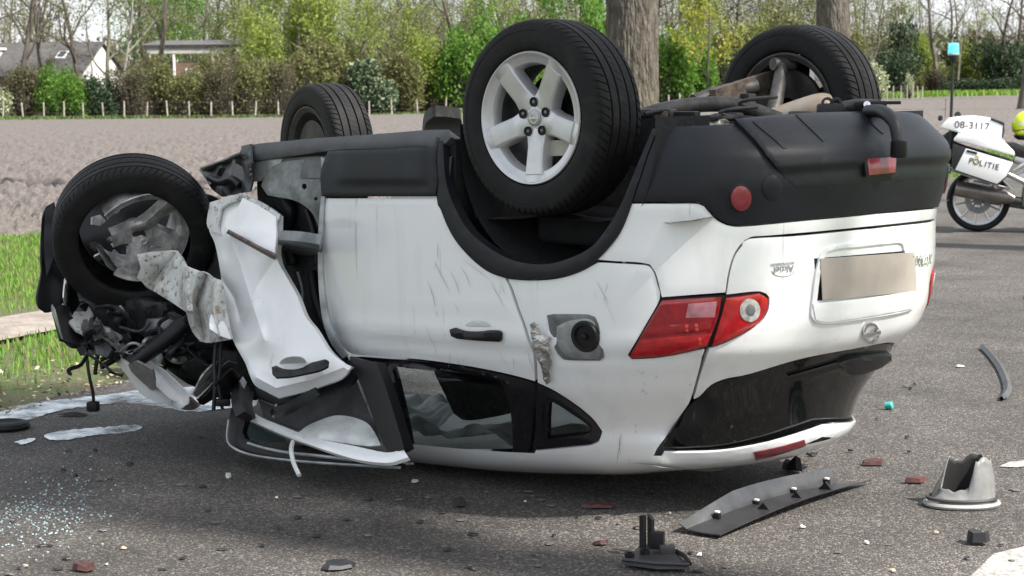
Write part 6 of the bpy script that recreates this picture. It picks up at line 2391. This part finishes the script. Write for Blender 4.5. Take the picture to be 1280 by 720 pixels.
for i in range(9):
    rr = random.Random(700 + i)
    px, py = rr.uniform(118, 150), rr.uniform(262, 335)
    d = rr.uniform(8.15, 8.25)
    w, h = rr.uniform(3, 12), rr.uniform(3, 12)
    n = rr.randint(4, 6)
    pts = [(px + w * rr.uniform(.5, 1) * math.cos(2 * math.pi * k / n), py + h * rr.uniform(.5, 1) * math.sin(2 * math.pi * k / n)) for k in range(n)]
    sheet("torn_bracket", pts, [(px - w, py, d + rr.uniform(-.08, .08)), (px + w, py, d + rr.uniform(-.08, .08)), (px, py + h, d)], rr.choice([METALG, GREYSHT, METALD, SCUFFED, ENG]), .04, 10, i * 2.3, .8, thick=.012, grid=6, corner=10)

sheet("inner_wing", [(248, 240), (268, 246), (284, 262), (296, 300), (298, 350), (290, 380), (268, 372), (258, 345), (262, 300)], [(250, 245, 8.15), (295, 300, 7.95), (270, 370, 8.0)], DARKM, .06, 7, 60.0, .7, thick=.01, grid=6)
sheet("crash_box", [(70, 386), (96, 376), (130, 380), (150, 400), (150, 432), (122, 440), (96, 436), (78, 422)], [(75, 390, 8.25), (150, 400, 8.2), (110, 438, 8.2)], ENG, .12, 9, 61.0, .9, thick=.02, grid=6)
# ================================================================== police motorcycle (local: x to its front, y away from the camera, z up)
BK0 = on_z(1222, 289, 0.0)
_ray = ray(1222, 289)[:2]
_ax = np.array([_ray[1], -_ray[0]]) / np.hypot(*_ray)    # level, square to the line of sight, to the right
BKA = math.atan2(_ax[1], _ax[0])
BKD = float((BK0 - CAM) @ CF)
BKS = FPX / BKD


def bz(X, Y):
    """point of the enlarged motorcycle view -> local x, z"""
    return ((X / 4.5 + 1120 - 1222) / BKS, (289 - (Y / 4.5 + 130)) / BKS)


bike = empty("police_motorcycle", tuple(BK0), BKA, "white police motorcycle with panniers, top case and blue beacon pole parked on the road", "motorcycle")
WHITEB = mat("fairing_white", (.78, .79, .79), rough=.3, coat=.5)
BLACKB = mat("bike_black", (.016, .016, .018), rough=.45, var=.2)
SILVER = mat("bike_silver", (.55, .56, .57), rough=.3, metal=.7, var=.15)
EXH = mat("exhaust_steel", (.24, .215, .20), rough=.35, metal=.7, var=.3, vscale=6)


def prism(name, poly, y0, y1, m, parent, bevel=.012, pxz=True, segs=2):
    P = [bz(*q) for q in poly] if pxz else poly
    bm = bmesh.new()
    a = [bm.verts.new((x, y0, z)) for x, z in P]
    b = [bm.verts.new((x, y1, z)) for x, z in P]
    bm.faces.new(a)
    bm.faces.new(b[::-1])
    n = len(P)
    for i in range(n):
        bm.faces.new((a[i], b[i], b[(i + 1) % n], a[(i + 1) % n]))
    bmesh.ops.recalc_face_normals(bm, faces=bm.faces[:])
    if bevel:
        bmesh.ops.bevel(bm, geom=bm.edges[:], offset=bevel, segments=segs, affect='EDGES', profile=.6, clamp_overlap=True)
    return bm_obj(name, bm, m, parent, smooth=True, sharp=35)


def bike_wheel(x, r_=.335):
    prof = [(.04, r_ * .78), (.07, r_ * .82), (.082, r_ * .90), (.075, r_ * .955), (.04, r_ * .992), (0, r_), (-.04, r_ * .992), (-.075, r_ * .955), (-.082, r_ * .90), (-.07, r_ * .82), (-.04, r_ * .78)]
    ty = lathe("wheel", [(.05, 0), (.05, .05), (-.05, .05), (-.05, 0)], (0, -1, 0), (x, 0, r_), METALD, bike, seg=24)
    lathe("tyre", prof, (0, -1, 0), (x, 0, r_), RUBBER, ty, seg=56)
    lathe("rim", [(.06, r_ * .80), (.066, r_ * .785), (.06, r_ * .745), (.0, r_ * .70), (-.06, r_ * .745), (-.066, r_ * .785)], (0, -1, 0), (x, 0, r_), SILVER, ty, seg=56)
    for k in range(10):
        a = 2 * math.pi * (k + .3) / 10
        d = np.array([math.cos(a), 0, math.sin(a)])
        c = np.array([x, 0, r_])
        tube("spoke", [c + d * .05 + np.array([0, -.03, 0]), c + d * .15 + np.array([0, -.04, 0]), c + d * r_ * .75 + np.array([0, -.045, 0])], [.014, .011, .012], SILVER, ty, seg=6)
    lathe("brake_disc", [(.052, .075), (.052, .14), (.047, .14), (.047, .075)], (0, -1, 0), (x, 0, r_), METALD, ty, seg=40)
    return ty


bike_wheel(0)
bike_wheel(1.49, .31)
# exhaust can
tube("silencer", [np.array([bz(335, 470)[0], -.16, bz(335, 470)[1]]), np.array([bz(430, 487)[0], -.165, bz(430, 487)[1]]), np.array([bz(600, 515)[0], -.17, bz(600, 515)[1]]), np.array([bz(650, 530)[0], -.16, bz(650, 530)[1]])], [.082, .088, .082, .05], EXH, bike, seg=20)
tube("exhaust_pipe", [np.array([bz(640, 527)[0], -.16, bz(640, 527)[1]]), np.array([bz(740, 548)[0], -.15, bz(740, 548)[1]]), np.array([.95, -.14, .22]), np.array([1.1, -.1, .4])], .035, EXH, bike, seg=12, per=3)
# panniers: white body, black band, white lid
for (s, y0, y1) in ((1, -.46, -.22), (-1, .22, .46)):
    pn_ = prism("pannier", [(318, 215), (390, 242), (643, 318), (612, 398), (560, 445), (330, 366), (315, 345)], y0, y1, BLACKB, bike, .02)
    prism("pannier_lid", [(322, 190), (345, 162), (420, 158), (470, 166), (560, 188), (600, 215), (646, 262), (648, 286), (390, 214), (322, 204)], y0 + .005, y1 - .005, WHITEB, pn_, .02)
    if s > 0:
        prism("pannier_panel", [(388, 243), (640, 320), (606, 394), (557, 438), (332, 361)], y0 - .012, y0 + .02, WHITEB, pn_, .006)
        prism("pannier_lock", [(394, 250), (450, 264), (447, 277), (392, 263)], y0 - .017, y0, BLACKB, pn_, 0)
tc_ = prism("top_case", [(246, 128), (262, 108), (290, 78), (360, 70), (430, 68), (500, 78), (560, 95), (588, 108), (590, 140), (580, 192), (460, 178), (345, 158), (262, 140)], -.27, .27, WHITEB, bike, .03, segs=3)
prism("top_case_hinge", [(520, 80), (590, 106), (592, 150), (584, 190), (578, 190), (584, 120), (515, 90)], -.276, .276, BLACKB, tc_, .004)
PTEXT = mat("print_dark", (.03, .035, .05), rough=.5)


def bike_text(name, txt, X, Y, size, slope, y, m, parent, squash=1.0):
    x, z = bz(X, Y)
    sl = math.radians(slope)
    M_ = Matrix.Translation((x, y, z)) @ Matrix.Rotation(sl, 4, 'Y') @ Matrix.Rotation(math.radians(90), 4, 'X') @ Matrix.Diagonal((size * squash, size, 1, 1))
    return letters(name, txt, m, parent, M_, .001)


bike_text("unit_number", "08-3117", 418, 122, .105, 4, -.272, PTEXT, tc_, 1.05)
# spaced lettering with the flame emblem in place of the letter O's ring
for ch, X in (("P", 416), ("O", 444), ("L", 472), ("I", 495), ("T", 516), ("I", 537), ("E", 556)):
    bike_text("lettering", ch, X, 312 + (X - 416) * .235, .085, 12, -.4745, PTEXT, bike, 1.0)
bike_text("emblem", "O", 444, 306, .12, 12, -.4752, mat("emblem_gold", (.55, .42, .10), rough=.5), bike, .55)
# rack, frame, seat
for (a, b, r_) in (((312, 350), (330, 378), .012), ((325, 372), (560, 450), .012), ((545, 445), (640, 470), .010), ((430, 430), (520, 450), .02), ((600, 380), (720, 440), .03), ((640, 370), (720, 320), .022), ((590, 420), (640, 475), .012)):
    p, q = bz(*a), bz(*b)
    tube("rack_tube", [(p[0], -.30, p[1]), (q[0], -.28, q[1])], r_, SILVER, bike, seg=8)
prism("seat", [(560, 215), (640, 215), (760, 262), (900, 275), (1000, 300), (1000, 340), (760, 310), (650, 290), (600, 250)], -.17, .17, BLACKB, bike, .03)
prism("side_cover", [(650, 290), (760, 318), (900, 350), (900, 430), (800, 480), (690, 440), (640, 400), (700, 380), (720, 350), (640, 330)], -.2, .2, SILVER, bike, .02)
prism("engine", [(700, 460), (1000, 420), (1180, 520), (1100, 690), (800, 690), (690, 560)], -.24, .24, METALD, bike, .04)
prism("tank", [(980, 310), (1000, 230), (1180, 210), (1290, 260), (1260, 380), (1050, 400)], -.2, .2, WHITEB, bike, .05, segs=3)
prism("fairing", [(1180, 230), (1300, 60), (1340, 60), (1420, 260), (1430, 420), (1300, 560), (1150, 560), (1180, 400)], -.28, .28, WHITEB, bike, .05, segs=3)
prism("windscreen", [(1270, 90), (1330, -90), (1350, -85), (1330, 80)], -.2, .2, CLEARL, bike, .01)
tube("fork", [(1.25, -.1, .85), (1.49, -.12, .31)], .03, BLACKB, bike, seg=8)
tube("fork", [(1.25, .1, .85), (1.49, .12, .31)], .03, BLACKB, bike, seg=8)
prism("swingarm", [(440, 530), (480, 560), (740, 600), (760, 560), (480, 520)], .10, .16, METALD, bike, .01)
prism("mudguard", [(290, 330), (330, 300), (420, 330), (460, 400), (430, 410), (380, 372), (310, 372)], -.10, .10, BLACKB, bike, .01)
prism("tail_light", [(215, 180), (235, 172), (262, 176), (266, 196), (250, 210), (225, 200)], -.08, .04, CLEARL, bike, .01)
prism("tail_unit", [(255, 180), (300, 150), (345, 165), (330, 230), (310, 340), (290, 340), (262, 240)], -.12, .12, BLACKB, bike, .02)
prism("antenna_foot", [(232, 70), (246, 64), (258, 72), (256, 92), (240, 98), (230, 88)], -.03, .03, BLACKB, bike, .008)
prism("aerial_dome", [(318, 62), (330, 46), (346, 44), (358, 58), (356, 70), (320, 70)], -.05, .05, BLACKB, bike, .015)
tube("aerial", [(bz(270, 80)[0], .0, bz(270, 80)[1]), (bz(272, -30)[0], .0, bz(272, -30)[1])], .003, BLACKB, bike, seg=5)
x1, z1 = bz(300, 385)
x2 = (1189 - 1222) / BKS
z2 = (289 - 78) / BKS
tube("beacon_pole", [(x1, -.22, z1), (x2 - .003, -.22, z2)], [.018, .016], BLACKB, bike, seg=10)
for Y in (115, 270, 355):
    xx, zz = bz(299, Y)
    lathe("pole_clamp", [(-.04, .02), (-.035, .027), (.035, .027), (.04, .02)], (0, 0, 1), (xx, -.22, zz), BLACKB if Y < 200 else SILVER, bike, seg=12)
zb_ = (289 - 77) / BKS
lathe("beacon_base", [(-.01, .0), (-.01, .035), (.02, .052), (.055, .056), (.055, 0)], (0, 0, 1), (x2, -.22, zb_), BLACKB, bike, seg=20)
BEAC = mat("beacon_blue", (.10, .50, .80), rough=.15, coat=.6, emit=.7)
lathe("beacon_lens", [(.056, .0), (.056, .056), (.065, .060), (.17, .057), (.182, .045), (.185, .0)], (0, 0, 1), (x2, -.22, zb_), BEAC, bike, seg=24)
lathe("beacon_ring", [(.056, .061), (.072, .063), (.074, .058)], (0, 0, 1), (x2, -.22, zb_), CLEARL, bike, seg=24)
tube("side_stand", [(.55, -.1, .25), (.62, -.33, .0)], .014, BLACKB, bike, seg=8)
tube("indicator_stalk", [(bz(262, 190)[0], -.1, bz(262, 190)[1]), (bz(250, 192)[0], -.22, bz(250, 192)[1])], .02, BLACKB, bike, seg=8)

# helmet left on the seat
hx, hz = bz(712, 128)
hp_ = BK0 + np.array([math.cos(BKA), math.sin(BKA), 0]) * hx + np.array([0, 0, bz(0, 222)[1]])
helmet = empty("helmet", tuple(hp_), BKA, "bright yellow police helmet resting on the motorcycle seat", "helmet")
HV = mat("hi_vis_yellow", (.62, .75, .02), rough=.3, coat=.5)
V, F = [], []
nu, nv_ = 40, 26
hc = bz(0, 128)[1] - bz(0, 222)[1]
for i in range(nv_ + 1):
    for j in range(nu):
        ph = math.pi * (i / nv_) * .80
        th = 2 * math.pi * j / nu
        x = .155 * math.sin(ph) * math.cos(th)
        y = .135 * math.sin(ph) * math.sin(th)
        z = .165 * math.cos(ph)
        if z < -.02:
            x *= 1 - .10 * (-.02 - z) / .13
            y *= 1 - .05 * (-.02 - z) / .13
        V.append((x, y, z + hc + .0))
for i in range(nv_):
    for j in range(nu):
        F.append((i * nu + j, (i + 1) * nu + j, (i + 1) * nu + (j + 1) % nu, i * nu + (j + 1) % nu))
mesh("shell", V, F, HV, helmet, smooth=True)
V = []
F = []
for i in range(13):
    for j in range(9):
        th = math.radians(-55 + 110 * i / 12)
        z = -.045 + .085 * j / 8
        k = math.sqrt(max(0, 1 - (z / .165) ** 2)) * 1.03
        V.append((.155 * k * math.cos(th), .135 * k * math.sin(th), z + hc))
for i in range(12):
    for j in range(8):
        F.append((i * 9 + j, (i + 1) * 9 + j, (i + 1) * 9 + j + 1, i * 9 + j + 1))
mesh("visor", V, F, GLOSSB, helmet, smooth=True)
lathe("neck_rim", [(-.145, .085), (-.13, .115), (-.10, .137), (-.095, .139)], (0, 0, 1), (0, 0, hc), BLACKB, helmet, seg=36)
V, F = [], []
for k in range(-6, 7):
    th = math.radians(-90 + k * 5.5)
    for z in (.01, .055):
        kk = math.sqrt(max(0, 1 - (z / .165) ** 2)) * 1.012
        V.append((.155 * kk * math.cos(th), .135 * kk * math.sin(th), z + hc))
for k in range(12):
    F.append((2 * k, 2 * k + 2, 2 * k + 3, 2 * k + 1))
mesh("reflective_band", V, F, mat("reflective_band", (.62, .68, .45), rough=.4, var=.2, vscale=40), helmet, smooth=True)
tube("helmet_trim", [(.155 * math.cos(t) * .985, .135 * math.sin(t) * .985, hc - .045 - .012 * math.cos(2 * t)) for t in np.linspace(-math.pi * .92, -math.pi * .12, 20)], .005, BLACKB, helmet, seg=6)
# ================================================================== wreckage on the road
def ground_thing(name, px, py, label, cat, group=None, z=0.0):
    p = on_z(px, py, 0)
    return p


SHARDK = mat("shard_black", (.018, .018, .02), rough=.5, var=.3, vscale=20)
SHARDR = mat("shard_red", (.085, .028, .024), rough=.5, var=.4, vscale=30)
SHARDB = mat("shard_redbrown", (.075, .032, .027), rough=.6, var=.5, vscale=30)
SHARDW = mat("shard_white", (.62, .62, .60), rough=.4)
SHARDG = mat("shard_grey", (.12, .12, .12), rough=.5, var=.3, vscale=20)


def G(px, py, z=0.0):
    return on_z(px, py, z)


# long trim moulding, hollow side up
o = G(966, 640)
trim = empty("trim_moulding", (o[0], o[1], 0), 0, "long black plastic trim moulding lying hollow side up behind the car", "car trim")
A0, A1, B0, B1 = G(858, 668), G(1046, 610), G(900, 675), G(1089, 606)
SHEEN = mat("lit_trim_plastic", (.07, .072, .075), rough=.25, var=.25, vscale=9)  # flange's lit sheen put into a lighter copy of the trim plastic
BLKTR = mat("trim_plastic", (.035, .035, .037), rough=.35, var=.25, vscale=9)


def strip(rows, m, name, parent, org, thick=.004):
    V, F = [], []
    nr, nc = len(rows), len(rows[0])
    for dz in (0, thick):
        for r_ in rows:
            for p in r_:
                V.append(np.asarray(p) - org + np.array([0, 0, dz]))
    for i in range(nr - 1):
        for j in range(nc - 1):
            a = i * nc + j
            F.append((a, a + nc, a + nc + 1, a + 1))
            b = a + nr * nc
            F.append((b, b + 1, b + nc + 1, b + nc))
    ring = [i for i in range(nc)] + [(i + 1) * nc - 1 for i in range(1, nr)] + [(nr - 1) * nc + j for j in range(nc - 2, -1, -1)] + [i * nc for i in range(nr - 2, 0, -1)]
    for k in range(len(ring)):
        a, b = ring[k], ring[(k + 1) % len(ring)]
        F.append((a, b, b + nr * nc, a + nr * nc))
    return mesh(name, V, F, m, parent, smooth=True, sharp=30)


og = np.array([o[0], o[1], 0])
rows, flange = [], []
for k in range(13):
    t = k / 12
    a, b = A0 + (A1 - A0) * t, B0 + (B1 - B0) * t
    if k == 0:
        b = b
    bow = .02 * math.sin(math.pi * t)
    rows.append([a + (b - a) * u + np.array([0, 0, .012 + bow + .012 * (u - .5) ** 2]) for u in (0, .25, .5, .75, 1)])
    out = (a - b) / np.linalg.norm(a - b)
    hgt = .06 * min(1, .25 + t * 2.2)
    flange.append([a + np.array([0, 0, .016 + bow]), a + out * .012 + np.array([0, 0, .016 + bow + hgt * .5]), a + out * .03 + np.array([0, 0, .016 + bow + hgt])])
strip(rows, BLKTR, "base", trim, og)
strip(flange, SHEEN, "flange", trim, og)
for k in (2, 5, 8, 10.8):
    t = k / 12
    a = A0 + (A1 - A0) * t
    b = B0 + (B1 - B0) * t
    p = a + (b - a) * .10 - og + np.array([0, 0, .035])
    box("clip", p, (.024, .018, .03), BLACK, trim, R=rotz(.2), bevel=.004)
    box("clip_head", p + np.array([0, 0, .017]), (.018, .014, .008), WPAINT, trim, R=rotz(.2), bevel=.003)
for k in (4, 6.6, 9):
    t = k / 12
    a = A0 + (A1 - A0) * t
    b = B0 + (B1 - B0) * t
    p = a + (b - a) * .62 - og + np.array([0, 0, .025])
    V = [p + q for q in (np.array([-.03, 0, 0]), np.array([.03, .015, 0]), np.array([0, .008, .035]), np.array([-.03, .012, 0]), np.array([.03, .027, 0]), np.array([0, .02, .035]))]
    mesh("rib", V, [(0, 1, 2), (5, 4, 3), (0, 3, 4, 1), (1, 4, 5, 2), (2, 5, 3, 0)], BLACK, trim)

# torn grey end cap
o = G(1202, 632)
cap = empty("torn_end_cap", (o[0], o[1], 0), 0, "torn grey plastic end cap standing on the road right of the trim moulding", "car trim")
CAPG = mat("cap_grey", (.21, .21, .205), rough=.4, var=.3, vscale=9)
CAPI = mat("cap_inside", (.03, .03, .03), rough=.6)
V, F = [], []
ns, nh = 44, 9
for i in range(nh):
    t = i / (nh - 1)
    for j in range(ns):
        a = 2 * math.pi * j / ns
        u, w = math.cos(a), math.sin(a)
        rx = .128 - .036 * t ** .8
        ry = .085 - .030 * t
        top = .165
        cut = 1 / (1 + math.exp((u + .12 + .25 * w) / .06)) * (1 / (1 + math.exp((w - .45) / .12)))
        tear = 1.0 - cut * (.66 + .02 * math.sin(a * 5)) - .10 * max(0, -u) * (w > 0) * abs(math.sin(a * 3))
        tear *= 1 + (.07 * vnoise(np.array([[u * 3.1, w * 3.1, 4.0]]))[0] + .04 * vnoise(np.array([[u * 9, w * 9, 7.0]]))[0])
        z = top * t * tear
        rx += .012 * vnoise(np.array([[u * 2, w * 2, t * 2]]))[0]
        P = RH * (rx * u + .012 * t) + FH * (ry * w)
        V.append((P[0], P[1], .012 + z + .006 * vnoise(np.array([[u * 4, w * 4, t * 3]]))[0]))
for i in range(nh - 1):
    for j in range(ns):
        F.append((i * ns + j, i * ns + (j + 1) % ns, (i + 1) * ns + (j + 1) % ns, (i + 1) * ns + j))
sh_ = mesh("wall", V, F, CAPG, cap, smooth=True, sharp=50)
md = sh_.modifiers.new("thickness", 'SOLIDIFY')
md.thickness = .005
sh_.data.materials.append(CAPI)
md.material_offset = 1
rimp = [RH * (.134 * math.cos(a)) + FH * (.09 * math.sin(a)) + np.array([0, 0, .012]) for a in np.linspace(0, 2 * math.pi, 45)]
tube("rim", rimp, .010, mat("cap_rim", (.36, .36, .35), rough=.35, var=.2), cap, seg=6)
tube("groove", [RH * (.128 * math.cos(a)) + FH * (.083 * math.sin(a)) + np.array([0, 0, .032]) for a in np.linspace(0, 2 * math.pi, 45)], .006, CAPI, cap, seg=6)

# triangular bracket near the camera
o = G(818, 706)
tri = empty("plastic_bracket", (o[0], o[1], 0), 0, "black triangular plastic bracket with an upright fin lying on the road", "car trim")


def loc(px, py, z=0.0):
    return G(px, py, 0) - np.array([o[0], o[1], 0]) + np.array([0, 0, z])


P = [loc(778, 710), loc(800, 690), loc(826, 688), loc(845, 700), loc(862, 716), loc(820, 716)]
V = [p + np.array([0, 0, .012]) for p in P] + [p * np.array([.94, .94, 1]) + np.array([0, 0, .028]) for p in P]
n = len(P)
F = [tuple(range(n))[::-1], tuple(range(n, 2 * n))] + [(i, (i + 1) % n, n + (i + 1) % n, n + i) for i in range(n)]
mesh("base", V, F, BLKTR, tri)
for (x0, y0, x1, y1, h0, h1) in ((801, 694, 806, 696, .115, .12), (811, 692, 816, 694, .115, .10)):
    a, b = loc(x0, y0, .02), loc(x1, y1, .02)
    d = (b - a) / np.linalg.norm(b - a)
    nrm_ = np.cross(d, (0, 0, 1)) * .006
    V = [a - nrm_, b - nrm_, b - nrm_ + np.array([0, 0, h1]), a - nrm_ + np.array([0, 0, h0]), a + nrm_, b + nrm_, b + nrm_ + np.array([0, 0, h1]), a + nrm_ + np.array([0, 0, h0])]
    mesh("fin", V, [(0, 1, 2, 3), (7, 6, 5, 4), (0, 4, 5, 1), (1, 5, 6, 2), (2, 6, 7, 3), (3, 7, 4, 0)], BLACK, tri)
box("block", loc(822, 696, .05), (.045, .03, .07), BLACK, tri, R=rotz(.5), bevel=.005)
box("block", loc(834, 702, .04), (.05, .03, .03), BLKTR, tri, R=rotz(.9), bevel=.004)
for q in ((787, 707), (806, 703)):
    lathe("ring", [(0, .016), (.016, .016), (.016, .010), (0, .010)], (0, 0, 1), loc(q[0], q[1], .026), BLACK, tri, seg=16)
tube("edge_lip", [loc(778, 711, .03), loc(820, 716.5, .032), loc(862, 717, .03)], .006, BLKTR, tri, seg=6)
tube("edge_lip", [loc(845, 700, .03), loc(855, 708, .035), loc(862, 716, .03)], .008, BLACK, tri, seg=6)

# curved rubber strip, bottle cap, dark oval disc, black stub
pp = [G(1228, 436), G(1238, 446), G(1250, 462), G(1258, 480), G(1259, 492), G(1252, 502)]
sp = spline([p + np.array([0, 0, .012]) for p in pp], 6)
V, F = [], []
for i, p in enumerate(sp):
    t = sp[min(i + 1, len(sp) - 1)] - sp[max(i - 1, 0)]
    w = np.cross(t / np.linalg.norm(t), (0, 0, 1)) * (.022 if i < len(sp) - 2 else .012)
    V += [p - w - pp[0] * [1, 1, 0], p - pp[0] * [1, 1, 0] + np.array([0, 0, .018]), p + w - pp[0] * [1, 1, 0], p + w * .6 - pp[0] * [1, 1, 0] + np.array([0, 0, -.008])]
for i in range(len(sp) - 1):
    for k in range(4):
        F.append((4 * i + k, 4 * i + (k + 1) % 4, 4 * i + 4 + (k + 1) % 4, 4 * i + 4 + k))
st = mesh("rubber_strip", V, F, mat("strip_rubber", (.06, .06, .06), rough=.45, var=.3, vscale=12), smooth=True, sharp=40)
st.location = (pp[0][0], pp[0][1], 0)
tag(st, "curved dark rubber strip lying right of the car", "rubber strip")
c = G(1107, 512)
bc = lathe("bottle_cap", [(0, .0), (0, .018), (.03, .0185), (.034, .015), (.034, 0)], (1, .3, .12), (0, 0, .019), mat("teal_plastic", (.05, .36, .33), rough=.4), None, seg=18)
bc.location = (c[0], c[1], 0)
tag(bc, "small turquoise bottle cap on the road behind the car", "bottle cap")
c = G(8, 536)
od = lathe("rubber_disc", [(0, .0), (0, .10), (.012, .11), (.028, .10), (.034, .08), (.024, .06), (.026, 0)], (0, 0, 1), (0, 0, .002), RUBBER, None, seg=30)
od.location = (c[0], c[1], 0)
tag(od, "flat black rubber disc beside the spilled fluid", "rubber disc")


def shard(name, px, py, lpx, wpx, m, label, cat="shard", group=None, h=.012, ang=None, seed=0):
    """flat irregular fragment, about lpx x wpx in the photo, lying on the road"""
    rr = random.Random(seed * 7 + int(px) * 3 + int(py))
    c = G(px, py)
    k = FPX / ((c - CAM) @ CF)
    L, W = lpx / k, wpx / k * 2.6
    a = ang if ang is not None else rr.uniform(-.5, .5)
    n = rr.randint(5, 8)
    pts = []
    for i in range(n):
        t = 2 * math.pi * (i + rr.uniform(-.25, .25)) / n
        rad = rr.uniform(.7, 1.1)
        u, v = math.cos(t) * rad * L / 2, math.sin(t) * rad * W / 2
        q = RH * (u * math.cos(a) - v * math.sin(a)) + FH * (u * math.sin(a) + v * math.cos(a))
        pts.append(np.array([q[0], q[1], 0]))
    lift = [rr.uniform(0, h) for _ in pts]
    V = [p + np.array([0, 0, .003 + l * .4]) for p, l in zip(pts, lift)] + [p * .85 + np.array([0, 0, .003 + h * .5 + l]) for p, l in zip(pts, lift)]
    F = [tuple(range(n))[::-1], tuple(range(n, 2 * n))] + [(i, (i + 1) % n, n + (i + 1) % n, n + i) for i in range(n)]
    o_ = mesh(name, V, F, m)
    o_.location = (c[0], c[1], .001)
    return tag(o_, label, cat, group)


shard("plastic_shard", 1222, 680, 30, 10, SHARDK, "black plastic stub by the white road marking", h=.04, seed=1)
shard("plastic_shard", 1092, 582, 36, 7, SHARDB, "dark reddish brown shard beyond the end of the trim moulding", h=.02, ang=.0)
shard("lamp_shard", 1144, 604, 34, 8, SHARDR, "red shard between trim moulding and torn end cap", h=.018, ang=.12)
shard("lamp_shard", 748, 636, 42, 5, SHARDR, "thin red sliver beneath the quarter window of the car", h=.012, ang=.05)
shard("lamp_shard", 752, 681, 24, 8, SHARDB, "dark red fragment near the triangular bracket", h=.014)
shard("plastic_shard", 575, 634, 20, 9, SHARDK, "small black lump below the rear door", h=.03)
shard("plastic_shard", 424, 710, 40, 20, SHARDK, "torn black plastic scrap at the near road below the front door", h=.012, seed=4)
shard("lamp_shard", 104, 714, 34, 9, SHARDB, "reddish brown fragment near the glass crumbs", h=.02)
shard("plastic_shard", 92, 520, 40, 5, SHARDK, "long black sliver in front of the spilled fluid", h=.015, ang=.0)
shard("plastic_shard", 1290, 373, 30, 5, SHARDK, "black sliver on the road behind the car beyond the rubber strip", h=.015, ang=.1)
shard("plastic_shard", 990, 590, 18, 16, SHARDK, "curled black scrap at the head of the trim moulding", h=.05, seed=2)
shard("white_shard", 1200, 459, 16, 4, SHARDW, "small white splinter left of the rubber strip", h=.01)
shard("white_shard", 286, 598, 8, 6, SHARDW, "small white crumb below the torn roof rail", h=.014)
shard("white_shard", 518, 604, 10, 3, SHARDW, "white splinter under the rear door edge", h=.008)
shard("white_shard", 962, 714, 22, 9, SHARDW, "pale chip on the near road left of the bracket", h=.014) if False else None
for i in range(64):
    rr = random.Random(900 + i)
    px, py = rr.uniform(10, 1270), 595 + 125 * rr.random() ** .8
    if 840 < px < 1250 and 590 < py < 680:
        px -= 500
    w = rr.uniform(5, 17)
    shard("plastic_crumb", px, py, w, rr.uniform(2.5, 6), rr.choice([SHARDK, SHARDK, SHARDG]), "small black plastic crumb scattered on the asphalt", "crumb", "black plastic crumbs on the road", h=.004, seed=i)
for i in range(24):
    rr = random.Random(1900 + i)
    px, py = rr.uniform(1000, 1275), rr.uniform(470, 580)
    if i % 3 == 0:
        px, py = rr.uniform(20, 380), rr.uniform(545, 610)
    shard("plastic_crumb", px, py, rr.uniform(4, 12), rr.uniform(2, 4), rr.choice([SHARDK, SHARDG]), "small black plastic crumb scattered on the asphalt", "crumb", "black plastic crumbs on the road", h=.01, seed=i)
for i in range(14):
    rr = random.Random(2900 + i)
    px, py = rr.uniform(10, 1200), rr.uniform(600, 718)
    shard("pale_chip", px, py, rr.uniform(4, 11), rr.uniform(2, 4), SHARDW if i % 2 else mat("shard_tan", (.42, .36, .27), rough=.7), "tiny pale chip scattered on the asphalt", "chip", "pale chips on the road", h=.006, seed=i)

# crumbs of safety glass on the near left
n = 420
px = np.clip(RNG.normal(50, 46, n), -40, 190)
py = RNG.normal(642, 24, n) - (px - 50) * .15
V, F = [], []
for i in range(n):
    p = on_z(px[i], py[i], 0)
    s_ = RNG.uniform(.002, .005)
    a = RNG.uniform(0, 3.14)
    R_ = rotz(a) @ np.array([[1, 0, 0], [0, math.cos(a), -math.sin(a)], [0, math.sin(a), math.cos(a)]])
    box_data(V, F, p + np.array([0, 0, s_ * .7]), (s_ * 1.6, s_ * 1.2, s_), R_)
tag(mesh("glass_crumbs", V, F, mat("crumb_glass", (.34, .46, .48), rough=.12, spec=.8)), "scatter of pale turquoise safety glass crumbs on the near road", "glass crumbs", kind="stuff")
